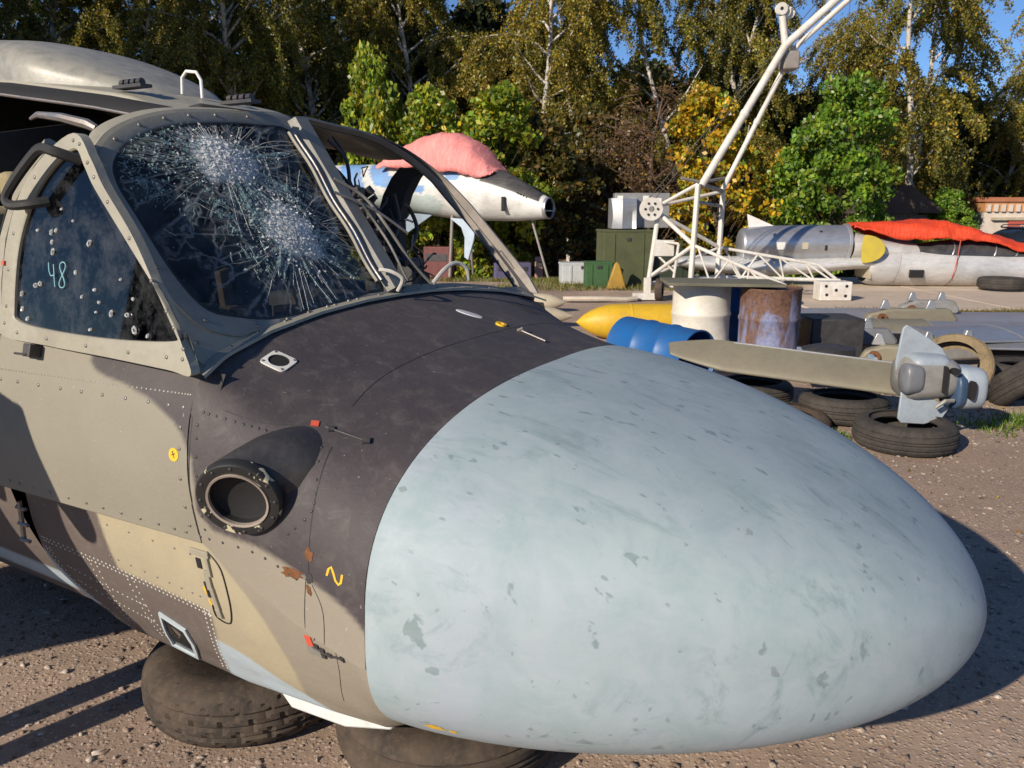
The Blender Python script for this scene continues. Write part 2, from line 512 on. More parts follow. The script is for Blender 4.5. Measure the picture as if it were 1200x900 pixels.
# lip tube + stiffener brackets round the open bay
mb = MB()
edge = [L(*(np.array(p) * np.array((1, 0.985, 1)) + np.array((-0.004, 0, 0)))) for p in G_low[-1][:80]]
mb.tube(edge, 0.008, 6)
mb.build('bay_edge_strip', M_dark, heli)
mb = MB()
for dw in (0.0, 0.035, 0.07):
    mb.tube([L(-1.385, 0.862, 0.72 - dw * 1.5), L(-1.385, 0.875, 0.71 - dw * 1.5), L(-1.35, 0.868, 0.705 - dw * 1.5)], 0.006, 6)
mb.tube([L(-1.372, 0.872, 0.73), L(-1.385, 0.866, 0.60)], 0.008, 6)
mb.build('bay_bracket', M_steel, heli)

# inner liner (dark) behind nose and sides so that no paint shows inside
mb = MB()
for sg in (1, -1):
    g = side_grid(-0.45, -2.7, 24, 0.022)[:, :91:9]
    mb.grid([[L(p[0], p[1] * sg, p[2]) for p in row] for row in g])
mb.build('interior_lining', M_liner, heli)
g = nose_grid(12, 0.025)[:, ::8]
V, Q = both_sides(g)
mb = MB(); mb.v = [tuple(L(*p)) for p in V]; mb.f = [tuple(q) for q in Q]
mb.build('nose_lining', M_liner, heli)
# cabin floor and bulkhead
mb = MB()
mb.box(L(-1.75, 0, 0.78), (2.3, 1.7, 0.03))
mb.build('cabin_floor', M_liner, heli)
mb = MB()
mb.prism([(-0.86, 0.8), (0.86, 0.8), (0.86, 1.3), (0.78, 1.66), (0.6, 1.84), (0.3, 1.9), (-0.3, 1.9), (-0.6, 1.84), (-0.78, 1.66), (-0.86, 1.3)], 0.03,
         Matrix.Translation(L(-1.78, 0, 0)) @ Matrix(((0, 0, 1, 0), (1, 0, 0, 0), (0, 1, 0, 0), (0, 0, 0, 1))))
mb.build('cabin_bulkhead', M_liner, heli)

# closed port side and end wall of the dark cabin aft
mb = MB()
mb.grid([[L(u, -0.86, 0.8), L(u, -0.90, 1.27), L(u, -0.86, 1.66), L(u, -0.70, 1.93 + 0.1 * (-1.62 - u)), L(u, -0.45, 2.0 + 0.1 * (-1.62 - u))] for u in (-1.62, -2.2, -2.72)])
mb.build('cabin_side_lining', M_liner, heli)
mb = MB(); mb.grid([[L(-2.7, -0.88, w), L(-2.7, 0.60, w)] for w in (0.8, 1.5, 2.1)]); mb.build('cabin_end_wall', M_liner, heli)

# ---- windscreen surface and outlines
def Uw(v, w):
    return -0.58 - 0.711 * (w - 1.319) + 0.02 * (v / 0.9) ** 2 - max(0.0, 0.125 * (w - 1.22) / 0.48) * v * v
def Wn(v, w):
    e = 1e-3
    du_v = (Uw(v + e, w) - Uw(v - e, w)) / (2 * e); du_w = (Uw(v, w + e) - Uw(v, w - e)) / (2 * e)
    return Vector((1, -du_v, -du_w)).normalized()       # (u,v,w)
def W3(v, w, off=0.0):
    n = Wn(v, w); return (Uw(v, w) + n.x * off, v + n.y * off, w + n.z * off)
OUT = [(0.0, 1.902), (0.23, 1.908), (0.46, 1.89), (0.62, 1.850), (0.738, 1.793), (0.818, 1.712), (0.842, 1.61), (0.862, 1.48), (0.876, 1.35), (0.880, 1.235),
       (0.82, 1.245), (0.62, 1.278), (0.40, 1.305), (0.18, 1.318), (0.0, 1.320), (0.0, 1.5), (0.0, 1.7)]
PANE = [(0.05, 1.852), (0.2, 1.866), (0.39, 1.855), (0.545, 1.829), (0.672, 1.782), (0.757, 1.72), (0.787, 1.66), (0.792, 1.575), (0.796, 1.44), (0.772, 1.352),
        (0.70, 1.322), (0.55, 1.302), (0.29, 1.318), (0.13, 1.332), (0.045, 1.345), (0.046, 1.52), (0.048, 1.7)]
def loop(pts, n, sharp=()):
    """closed loop resampled by arc length"""
    c = catmull(pts, n * 6, closed=True)
    c = np.vstack([c, c[:1]]); d = np.r_[0, np.cumsum(np.linalg.norm(np.diff(c, axis=0), axis=1))]
    return np.array([[np.interp(s, d, c[:, k]) for k in range(2)] for s in np.linspace(0, d[-1], n, endpoint=False)])
def polar(lp, c, n):
    """loop as n points at even angles round c"""
    a = np.unwrap(np.arctan2(lp[:, 1] - c[1], lp[:, 0] - c[0])); r = np.hypot(lp[:, 0] - c[0], lp[:, 1] - c[1])
    if a[-1] < a[0]: a, r = a[::-1], r[::-1]
    ang = np.linspace(0, 2 * PI, n, endpoint=False) + a[0]
    rr = np.interp(ang, np.r_[a, a[0] + 2 * PI], np.r_[r, r[0]])
    return np.column_stack([c[0] + rr * np.cos(ang), c[1] + rr * np.sin(ang)]), ang
NW = 120
pc = (0.44, 1.58)
lp_pane = loop(PANE, 240); lp_out = loop(OUT, 240)
def resamp(lp):
    a = np.arctan2(lp[:, 1] - pc[1], lp[:, 0] - pc[0]); o = np.argsort(a); a = a[o]; r = np.hypot(lp[:, 0] - pc[0], lp[:, 1] - pc[1])[o]
    ang = np.linspace(-PI, PI, NW, endpoint=False)
    rr = np.interp(ang, np.r_[a - 2 * PI, a, a + 2 * PI], np.r_[r, r, r])
    return np.column_stack([pc[0] + rr * np.cos(ang), pc[1] + rr * np.sin(ang)])
pane_l, out_l = resamp(lp_pane), resamp(lp_out)
dd = out_l - pane_l; ln = np.linalg.norm(dd, axis=1, keepdims=True)
ret_l = pane_l + dd * np.minimum(0.72, 0.058 / np.maximum(ln, 1e-6))
def ring3(loops_offs, sg):
    return [[L(p[0], p[1] * sg, p[2]) for p in (W3(q[0], q[1], o) for q in lp)] for lp, o in loops_offs]
for sg in (1, -1):
    arch = MB()
    in_l = ret_l if sg == 1 else pane_l + (out_l - pane_l) * np.where(out_l[:, 1:] < 1.42, 0.55, 0.80)
    arch.grid(ring3([(in_l, -0.022), (in_l, 0.000), (out_l, 0.000), (out_l + 0.004 * np.sign(out_l - np.array(pc)), -0.012), (out_l, -0.03), (in_l, -0.03)], sg), wrap=True)
    fr = arch.build('windscreen_frame', M_beige if sg == 1 else M_port, heli, ang=50)
    if sg == 1:
        rt = MB()
        rt.grid(ring3([(pane_l, -0.02), (pane_l, 0.004), (pane_l + (ret_l - pane_l) * 0.12, 0.006), (ret_l, 0.005), (ret_l, -0.02)], sg), wrap=True)
        rt.build('pane_retainer', M_grey, fr, ang=50)
        sl = MB(); sl.grid(ring3([(pane_l, 0.0045), (pane_l - (pane_l - np.array(pc)) * 0.018, 0.005)], 1), wrap=True)
        sl.build('pane_seal', M_rub, fr)
# forward lip that covers the joint between windscreen frame and nose skin
mb = MB()
rows = []
for v in np.linspace(-0.905, 0.905, 90):
    w = np.interp(abs(v), [0, 0.18, 0.40, 0.62, 0.82, 0.905], [1.320, 1.318, 1.305, 1.280, 1.243, 1.215])
    u = np.interp(abs(v), [0, 0.2, 0.42, 0.62, 0.78, 0.905], [-0.590, -0.587, -0.577, -0.560, -0.535, -0.495])
    up = np.interp(abs(v), [0, 0.6, 0.905], [0, 0.25, 0.8])
    s = 1 if v > 0 else -1
    rows.append([L(u - 0.03, v, w + 0.02), L(u - 0.012, v, w + 0.013), L(u + 0.032, v + 0.006 * up * s, w + 0.004), L(u + 0.034, v + 0.004 * up * s, w - 0.004)])
mb.grid(rows)
mb.build('windscreen_base_strip', M_beige, heli, ang=60)
# outer flange of the arch: wraps back onto roof
for sg in (1, -1):
    mb = MB(); rows = []
    for (v, w) in catmull(OUT[:10], 60):
        a = W3(v, w, -0.004); b = W3(v, w, -0.012)
        k = np.interp(w, [1.2, 1.70, 1.80, 1.9], [0.0, 0.0, 0.05, 0.06])
        rows.append([L(a[0], a[1] * sg, a[2]), L(a[0] - k * 0.5, (a[1] + 0.004) * sg, a[2] + k * 0.10 + 0.003), L(a[0] - k, (a[1] + 0.002) * sg, a[2] + 0.17 * k)])
    mb.grid(rows)
    mb.build('arch_flange', M_beige if sg == 1 else M_port, heli, ang=60)

# deep web of the empty port arch, its inner face catching the sun
mb = MB(); rows = []
for (v, w) in catmull(OUT[2:10], 50):
    a = W3(v, w, np.interp(w, [1.2, 1.3, 1.6, 1.85, 1.9], [0.012, 0.035, 0.035, 0.010, 0.0])); k = np.interp(w, [1.2, 1.35, 1.6, 1.8, 1.9], [0.04, 0.09, 0.11, 0.08, 0.04])
    rows.append([L(a[0], -(a[1] - 0.002), a[2]), L(a[0] - k, -(a[1] - 0.012), a[2] + 0.1 * k), L(a[0] - k, -(a[1] + 0.004), a[2] + 0.1 * k), L(a[0], -(a[1] + 0.010), a[2])])
mb.grid(rows, wrap=True)
web = mb.build('arch_web', M_port, heli, ang=40)
# centre post with the two wiper pipes
mb = MB()
rows = []
for w in np.linspace(1.33, 1.89, 14):
    p = W3(0, w, 0.0)
    rows.append([L(p[0] + 0.003, 0.046, p[2]), L(p[0] + 0.028, 0.03, p[2] + 0.016), L(p[0] + 0.028, -0.03, p[2] + 0.016), L(p[0] + 0.003, -0.046, p[2])])
mb.grid(rows)
post = mb.build('centre_post', M_grey, heli, ang=30)
for vv, r_ in ((0.058, 0.009), (0.078, 0.006)):
    mb = MB(); mb.tube([L(*W3(vv, w, 0.016 + 0.004 * math.sin(w * 30))) for w in np.linspace(1.36, 1.845, 20)], r_, 6)
    mb.build('drip_strip', M_steel if r_ > 0.007 else M_beige, post)

# ---- cracked glass pane
def glass_mat(name, tint, dirt, dirt_lo, dirt_hi, dirt_amt):
    t = NT(name); v = t.coord()
    nd = t.noise(v, 9, 7, 0.7, 0.6); nf = t.noise(v, 60, 4, 0.7)
    tr = t.new('ShaderNodeBsdfTransparent'); tr.inputs[0].default_value = (*tint, 1)
    gl = t.new('ShaderNodeBsdfGlossy'); gl.inputs['Roughness'].default_value = 0.03
    fr = t.new('ShaderNodeFresnel'); fr.inputs[0].default_value = 1.5
    m1 = t.new('ShaderNodeMixShader'); t.link(fr.outputs[0], m1.inputs[0]); t.link(tr.outputs[0], m1.inputs[1]); t.link(gl.outputs[0], m1.inputs[2])
    df = t.new('ShaderNodeBsdfDiffuse'); df.inputs[0].default_value = (*dirt, 1)
    m2 = t.new('ShaderNodeMixShader')
    f = t.math('MULTIPLY', t.ramp(t.math('ADD', t.math('MULTIPLY', nd, 0.7), t.math('MULTIPLY', nf, 0.3)), [(dirt_lo, 0.0), (dirt_hi, 1.0)]), dirt_amt)
    t.link(f, m2.inputs[0]); t.link(m1.outputs[0], m2.inputs[1]); t.link(df.outputs[0], m2.inputs[2])
    t.link(m2.outputs[0], t.out.inputs[0])
    return t.m
IMP = [(0.410, 1.738), (0.315, 1.528)]
def cracked_glass():
    t = NT('cracked_windscreen_glass'); v = t.coord()
    sx = t.new('ShaderNodeSeparateXYZ'); t.link(v, sx.inputs[0])
    lines = None; teal = None; core = None
    for ci, (v0, w0) in enumerate(IMP):
        dx = t.math('SUBTRACT', t.math('MULTIPLY', sx.outputs[1], -1.0), v0); dz = t.math('MULTIPLY', t.math('SUBTRACT', sx.outputs[2], w0), 1.23)
        r = t.math('SQRT', t.math('ADD', t.math('MULTIPLY', dx, dx), t.math('MULTIPLY', dz, dz))); r = t.math('ADD', r, 0.004)
        cs, sn = t.math('DIVIDE', dx, r), t.math('DIVIDE', dz, r); lr = t.math('LOGARITHM', r, 2.718)
        wob = t.noise(v, 11, 3, 0.6)
        for (ka, kr, thr, amt, reach) in ((3.6, 0.7, 0.045, 1.0, 0.27), (6.5, 1.3, 0.060, 0.85, 0.17), (11.0, 3.2, 0.08, 0.7, 0.09)):
            cx = t.new('ShaderNodeCombineXYZ'); t.link(t.math('MULTIPLY', cs, ka), cx.inputs[0]); t.link(t.math('MULTIPLY', sn, ka), cx.inputs[1])
            t.link(t.math('ADD', t.math('MULTIPLY', lr, kr), t.math('MULTIPLY', wob, 0.9)), cx.inputs[2])
            vo = t.new('ShaderNodeTexVoronoi'); vo.feature = 'DISTANCE_TO_EDGE'; vo.inputs['Scale'].default_value = 1.0; vo.inputs['Randomness'].default_value = 1.0; t.link(cx.outputs[0], vo.inputs['Vector'])
            ln_ = t.ramp(vo.outputs['Distance'], [(0.0, 1.0), (thr, 0.0)])
            fade = t.math('POWER', t.math('MAXIMUM', t.math('SUBTRACT', 1.0, t.math('DIVIDE', r, reach * 1.9)), 0.0), 0.7)
            brk = t.ramp(t.noise(v, 24, 3, 0.6), [(0.32, 0.25), (0.52, 1.0)])
            m = t.math('MULTIPLY', t.math('MULTIPLY', ln_, fade), t.math('MULTIPLY', brk, amt))
            lines = m if lines is None else t.math('MAXIMUM', lines, m)
        # teal crazed patches drawn out along the rays
        cx = t.new('ShaderNodeCombineXYZ'); t.link(t.math('MULTIPLY', cs, 2.6), cx.inputs[0]); t.link(t.math('MULTIPLY', sn, 2.6), cx.inputs[1]); t.link(t.math('MULTIPLY', lr, 0.8), cx.inputs[2])
        tn = t.ramp(t.noise(cx.outputs[0], 2.3, 6, 0.7, 0.6), [(0.50, 0.0), (0.62, 1.0)])
        tf = t.math('POWER', t.math('MAXIMUM', t.math('SUBTRACT', 1.0, t.math('DIVIDE', r, 0.40 if ci == 0 else 0.22)), 0.0), 0.6)
        grain = t.ramp(t.noise(v, 120, 4, 0.75), [(0.40, 0.1), (0.62, 1.0)])
        m = t.math('MULTIPLY', t.math('MULTIPLY', tn, tf), grain); teal = m if teal is None else t.math('MAXIMUM', teal, m)
        co = t.math('POWER', t.math('MAXIMUM', t.math('SUBTRACT', 1.0, t.math('DIVIDE', r, 0.13)), 0.0), 1.3); co = t.math('MULTIPLY', co, grain)
        core = co if core is None else t.math('MAXIMUM', core, co)
    nd = t.noise(v, 9, 7, 0.7, 0.6)
    tr = t.new('ShaderNodeBsdfTransparent'); tr.inputs[0].default_value = (0.40, 0.46, 0.47, 1)
    gl = t.new('ShaderNodeBsdfGlossy'); gl.inputs['Roughness'].default_value = 0.04
    fr = t.new('ShaderNodeFresnel'); fr.inputs[0].default_value = 1.5
    m1 = t.new('ShaderNodeMixShader'); t.link(fr.outputs[0], m1.inputs[0]); t.link(tr.outputs[0], m1.inputs[1]); t.link(gl.outputs[0], m1.inputs[2])
    bp = t.new('ShaderNodeBump'); bp.inputs['Strength'].default_value = 1.0; bp.inputs['Distance'].default_value = 0.02
    t.link(t.math('ADD', t.noise(v, 140, 4, 0.7), lines), bp.inputs['Height'])
    dt = t.new('ShaderNodeBsdfDiffuse'); dt.inputs[0].default_value = (0.36, 0.52, 0.53, 1); t.link(bp.outputs[0], dt.inputs['Normal'])
    dw = t.new('ShaderNodeBsdfDiffuse'); dw.inputs[0].default_value = (0.93, 0.95, 0.95, 1); t.link(bp.outputs[0], dw.inputs['Normal'])
    tw = t.new('ShaderNodeBsdfTranslucent'); tw.inputs[0].default_value = (0.9, 0.93, 0.93, 1)
    mw = t.new('ShaderNodeMixShader'); mw.inputs[0].default_value = 0.3; t.link(dw.outputs[0], mw.inputs[1]); t.link(tw.outputs[0], mw.inputs[2])
    dd_ = t.new('ShaderNodeBsdfDiffuse'); dd_.inputs[0].default_value = (0.30, 0.33, 0.33, 1)
    m0 = t.new('ShaderNodeMixShader'); t.link(t.math('MULTIPLY', t.ramp(nd, [(0.42, 0.0), (0.75, 1.0)]), 0.14), m0.inputs[0]); t.link(m1.outputs[0], m0.inputs[1]); t.link(dd_.outputs[0], m0.inputs[2])
    m2 = t.new('ShaderNodeMixShader'); t.link(t.math('MULTIPLY', teal, 0.95), m2.inputs[0]); t.link(m0.outputs[0], m2.inputs[1]); t.link(dt.outputs[0], m2.inputs[2])
    m3 = t.new('ShaderNodeMixShader'); t.link(t.math('MINIMUM', t.math('ADD', t.math('MULTIPLY', lines, 0.9), core), 1.0), m3.inputs[0]); t.link(m2.outputs[0], m3.inputs[1]); t.link(mw.outputs[0], m3.inputs[2])
    t.link(m3.outputs[0], t.out.inputs[0]); return t.m
M_glass = cracked_glass()
M_plexi = glass_mat('dusty_plexiglass', (0.20, 0.21, 0.235), (0.34, 0.36, 0.39), 0.46, 0.85, 0.20)
mb = MB()
cpt = np.array(pc)
loops = [cpt + (pane_l - cpt) * f for f in (1.03, 0.8, 0.6, 0.4, 0.2)]
mb.grid(ring3([(l_, 0.003) for l_ in loops], 1), wrap=True)
mb.add([L(*W3(*q, 0.003)) for q in loops[-1]] + [L(*W3(*pc, 0.003))], [(i, (i + 1) % NW, NW) for i in range(NW)])
pane = mb.build('windscreen_pane', M_glass, heli)
pane['label'] = 'shattered windscreen pane with two white impact stars'
# cracks: thin real slivers standing just proud of the glass
from math import hypot
def in_pane(v, w):
    a = math.atan2(w - pc[1], v - pc[0]); k = int((a + PI) / (2 * PI) * NW) % NW
    return hypot(v - pc[0], w - pc[1]) < 0.985 * hypot(*(pane_l[k] - cpt))
def crack_mat(name, col, alpha):
    t = NT(name); v = t.coord(); n = t.noise(v, 130, 4, 0.7)
    t.base(t.ramp(n, [(0.3, tuple(c * 0.6 for c in col)), (0.7, col)]))
    t.set(rough=0.25, spec=0.8)
    t.b.inputs['Alpha'].default_value = min(1.0, alpha)
    t.link(t.ramp(n, [(0.35, min(1.0, alpha * 0.45)), (0.62, min(1.0, alpha * 1.25))]), t.b.inputs['Alpha'])
    tr = t.new('ShaderNodeBsdfTranslucent'); tr.inputs[0].default_value = (*col, 1); mx = t.new('ShaderNodeMixShader'); mx.inputs[0].default_value = 0.4
    t.link(t.b.outputs[0], mx.inputs[1]); t.link(tr.outputs[0], mx.inputs[2]); t.link(mx.outputs[0], t.out.inputs[0])
    return t.m
M_cr = crack_mat('crack_white', (0.92, 0.94, 0.93), 1.0)
M_crush = crack_mat('crushed_glass_white', (0.95, 0.96, 0.95), 2.2)
M_ct = crack_mat('crack_teal', (0.36, 0.52, 0.53), 0.85)
IMP = [(0.410, 1.738), (0.315, 1.528)]
rc = random.Random(3)
def sliver(mb, pts, w0, w1, off):
    """tent-shaped splinter: its two faces tilt away from the pane and catch the light"""
    off = off + 0.0035
    vs = []; fs = []
    n = len(pts)
    if n < 2: return
    hk = rc.uniform(0.5, 1.6)
    for i, (v, w) in enumerate(pts):
        a = pts[min(i + 1, n - 1)]; b = pts[max(i - 1, 0)]
        dx, dy = a[0] - b[0], a[1] - b[1]; l_ = hypot(dx, dy) + 1e-9
        wd = (w0 + (w1 - w0) * i / (n - 1)) * rc.uniform(0.4, 1.5)
        for s, o_ in ((-1, 0.0), (0, hk * max(wd, 0.0008)), (1, 0.0)):
            vs.append(L(*W3(v - dy / l_ * wd * s, w + dx / l_ * wd * s, off + o_)))
    for i in range(n - 1):
        fs.append((3 * i, 3 * i + 1, 3 * i + 4, 3 * i + 3)); fs.append((3 * i + 1, 3 * i + 2, 3 * i + 5, 3 * i + 4))
    mb.add(vs, fs)
def shard(mb, v, w, s, off):
    """little tilted splinter of glass"""
    b = rc.uniform(0, 2 * PI); off = off + 0.0035
    mb.add([L(*W3(v + s * math.cos(b + j * 2.1 + rc.uniform(-.5, .5)), w + s * math.sin(b + j * 2.1 + rc.uniform(-.5, .5)), off + rc.uniform(0, s * 2.2))) for j in range(3)], [(0, 1, 2)])
def walk(p, ang, length, step, jit, curl=0.0):
    pts = [p]; a = ang; d = 0
    while d < length:
        s = step * rc.uniform(0.6, 1.4); a += rc.gauss(0, jit) + curl * s
        q = (pts[-1][0] + math.cos(a) * s, pts[-1][1] + math.sin(a) * s)
        if not in_pane(*q): break
        pts.append(q); d += s
    return pts
white, teal, dust = MB(), MB(), MB()
def rad_len(ci, a):
    # the upper star reaches far to the sides and down, the lower one mostly down and inboard
    return (0.26 + 0.10 * math.cos(2 * a)) if ci == 0 else (0.20 + 0.09 * math.cos(2 * (a + 0.5)))
for ci, (cv, cw) in enumerate(IMP):
    r0 = 0.050 if ci == 0 else 0.062
    for k in range(2200):                                  # crushed white centre
        rr = r0 * (abs(rc.gauss(0, 0.78)) if rc.random() < .8 else rc.uniform(0, 2.4)); a = rc.uniform(0, 2 * PI)
        hgt = 0.009 * max(0.0, 1 - (rr / (2.0 * r0)) ** 1.6)
        shard(dust, cv + rr * math.cos(a) * (1.3 if ci == 0 else 1.1), cw + rr * math.sin(a) * 0.9, rc.uniform(0.0016, 0.0046), hgt * rc.uniform(0.75, 1.1))
    for k in range(46 if ci == 0 else 40):               # straight radial cracks
        a = rc.uniform(0, 2 * PI)
        st = r0 * rc.uniform(0.45, 1.15)
        ln_ = rad_len(ci, a) * rc.uniform(0.25, 1.25)
        pts = walk((cv + st * math.cos(a) * 1.2, cw + st * math.sin(a) * .9), a, ln_, 0.014, 0.045, rc.gauss(0, 1.0))
        if len(pts) > 2:
            if rc.random() < 0.35: pts = pts[rc.randint(0, len(pts) // 2):]
            sliver(white, pts, rc.uniform(0.0004, 0.0011), 0.0003, 0.001)
    for k in range(12 if ci == 0 else 4):                 # thick broken bands of teal glass
        a = rc.gauss(math.radians(245 if rc.random() < .55 else 190), 0.5) if ci == 0 else rc.gauss(-1.4, 0.7)
        st = r0 * rc.uniform(1.0, 1.6); cur = rc.gauss(0, 2.2)
        pts = walk((cv - st * math.cos(a) * -1, cw + st * math.sin(a)), a, rc.uniform(0.10, 0.34 if ci == 0 else 0.12), 0.016, 0.14, cur)
        if len(pts) > 3:
            sliver(teal, pts, rc.uniform(0.003, 0.007), rc.uniform(0.002, 0.005), 0.0005)
            for q in pts:
                for _ in range(5): shard(teal if rc.random() < .75 else white, q[0] + rc.gauss(0, 0.006), q[1] + rc.gauss(0, 0.006), rc.uniform(0.001, 0.0035), 0.001)
            if rc.random() < .7: sliver(white, [(q[0] + 0.002, q[1]) for q in pts], 0.0006, 0.0004, 0.002)
# hanging patches of crazed teal glass, transverse hair cracks, glints
for (v0, w0, n_, sv, sw) in ((0.415, 1.60, 210, 0.028, 0.035), (0.53, 1.60, 120, 0.018, 0.05), (0.60, 1.74, 200, 0.06, 0.04), (0.70, 1.68, 170, 0.04, 0.045), (0.52, 1.775, 160, 0.05, 0.03), (0.50, 1.46, 70, 0.03, 0.03), (0.43, 1.52, 60, 0.02, 0.03), (0.30, 1.475, 60, 0.05, 0.02), (0.25, 1.60, 40, 0.03, 0.02), (0.33, 1.76, 70, 0.05, 0.02)):
    for k in range(n_):
        q = (v0 + rc.gauss(0, sv), w0 + rc.gauss(0, sw))
        if in_pane(*q):
            a = math.atan2(q[1] - 1.752, q[0] - 0.415) + rc.gauss(0, .35)
            if rc.random() < 0.15: sliver(teal, walk(q, a, rc.uniform(0.010, 0.03), 0.008, 0.3), rc.uniform(0.0006, 0.002), 0.0006, 0.0005)
            else: shard(teal, q[0], q[1], rc.uniform(0.002, 0.005), 0.001)
            if rc.random() < .35: shard(white, q[0], q[1], rc.uniform(0.001, 0.0025), 0.002)
for k in range(700):
    v = rc.uniform(0.06, 0.79); w = rc.uniform(1.33, 1.86)
    if not in_pane(v, w): continue
    near = min(hypot(v - c[0], w - c[1]) for c in IMP)
    if rc.random() < max(0.10, 1 - near / 0.26):
        if rc.random() < 0.92: shard(white, v, w, rc.uniform(0.0008, 0.0020), 0.001)
        else: sliver(white, walk((v, w), rc.uniform(0, 2 * PI), rc.uniform(0.015, 0.07), 0.008, 0.25), rc.uniform(0.0003, 0.0007), 0.0002, 0.001)
def bloom_mat():
    t = NT('crushed_glass_bloom'); at = t.new('ShaderNodeAttribute'); at.attribute_name = 'paint'; v = t.coord()
    n = t.noise(v, 150, 5, 0.75); n2 = t.noise(v, 34, 4, 0.7, 0.8); vo = t.new('ShaderNodeTexVoronoi'); vo.inputs['Scale'].default_value = 190; t.link(v, vo.inputs['Vector'])
    sep = t.new('ShaderNodeSeparateColor'); t.link(at.outputs['Color'], sep.inputs[0])
    k = t.math('ADD', t.math('MULTIPLY', sep.outputs[0], 2.1), t.math('ADD', t.math('MULTIPLY', n, 0.9), t.math('MULTIPLY', n2, 0.8)))
    al = t.ramp(t.math('SUBTRACT', k, 1.05), [(0.05, 0.0), (0.62, 0.97)])
    t.base(t.mix(t.ramp(vo.outputs['Color'], [(0.2, 0.0), (0.8, 1.0)]), (0.62, 0.70, 0.70), (0.93, 0.95, 0.94))); t.set(rough=0.45)
    t.bump(t.math('ADD', n, vo.outputs['Distance']), 1.0, 0.006); t.link(al, t.b.inputs['Alpha'])
    tr = t.new('ShaderNodeBsdfTranslucent'); tr.inputs[0].default_value = (0.9, 0.93, 0.92, 1); tp = t.new('ShaderNodeBsdfTransparent')
    m0 = t.new('ShaderNodeMixShader'); t.link(al, m0.inputs[0]); t.link(tp.outputs[0], m0.inputs[1]); t.link(tr.outputs[0], m0.inputs[2])
    mx = t.new('ShaderNodeMixShader'); mx.inputs[0].default_value = 0.35; t.link(t.b.outputs[0], mx.inputs[1]); t.link(m0.outputs[0], mx.inputs[2]); t.link(mx.outputs[0], t.out.inputs[0])
    return t.m
M_bloom = bloom_mat()
for ci, (cv, cw) in enumerate(IMP):
    Rr = 0.115 if ci == 0 else 0.115; nr, na = 26, 72; V_ = []; C_ = []; rb = np.random.default_rng(7 + ci)
    ph_ = rb.uniform(0, 6.28, 5)
    for i_ in range(nr):
        f = i_ / (nr - 1)
        for k_ in range(na):
            a = 2 * PI * k_ / na; wob = 1 + 0.10 * math.sin(3 * a + ph_[0]) + 0.08 * math.sin(5 * a + ph_[1]) + 0.05 * math.sin(11 * a + ph_[2])
            v_, w_ = cv + Rr * f * wob * math.cos(a) * (1.2 if ci == 0 else 1.05), cw + Rr * f * wob * math.sin(a) * (0.8 if ci == 0 else 0.9)
            core = 0.42 if ci == 0 else 0.52
            fall = 1.0 if f < core else max(0.0, 1 - (f - core) / (1 - core)) ** 1.6
            if not in_pane(v_, w_): fall = 0.0
            V_.append(L(*W3(v_, w_, 0.0045 + 0.008 * max(0, 1 - (f / 0.8) ** 1.6) + (rb.uniform(0, 0.004) * fall)))); C_.append((fall, fall, fall))
    ii = np.arange(nr - 1)[:, None] * na; jj = np.arange(na)[None]
    Q_ = np.stack([ii + jj, ii + (jj + 1) % na, ii + na + (jj + 1) % na, ii + na + jj], -1).reshape(-1, 4)
    np_mesh('impact_star', np.array(V_), Q_, M_bloom, pane, np.array(C_), smooth=False)
c3 = dust.build('crushed_glass', M_crush, pane, smooth=False, fix=False); c3['kind'] = 'stuff'
c1 = white.build('glass_cracks', M_cr, pane, smooth=False, fix=False); c1['kind'] = 'stuff'
c2 = teal.build('broken_glass_bands', M_ct, pane, smooth=False, fix=False); c2['kind'] = 'stuff'

# ---- side quarter windows
def Vs(u, w): return 0.925 - 0.17 * (w - 1.25)
SW = [(-0.948, 1.748), (-1.05, 1.695), (-1.128, 1.61), (-1.176, 1.49), (-1.185, 1.34), (-1.165, 1.303), (-1.03, 1.288), (-0.78, 1.283), (-0.56, 1.293), (-0.525, 1.312), (-0.56, 1.36), (-0.60, 1.405), (-0.735, 1.53), (-0.86, 1.65), (-0.905, 1.705)]
SO = [(-0.955, 1.79), (-1.10, 1.722), (-1.19, 1.62), (-1.235, 1.49), (-1.245, 1.34), (-1.242, 1.262), (-1.03, 1.247), (-0.78, 1.238), (-0.56, 1.228), (-0.475, 1.224), (-0.525, 1.30), (-0.585, 1.378), (-0.70, 1.53), (-0.825, 1.655), (-0.878, 1.722)]
def S3(u, w, off=0.0): return (u, Vs(u, w) + off, w)
swl, sol = catmull(SW, 90, True), catmull(SO, 90, True)
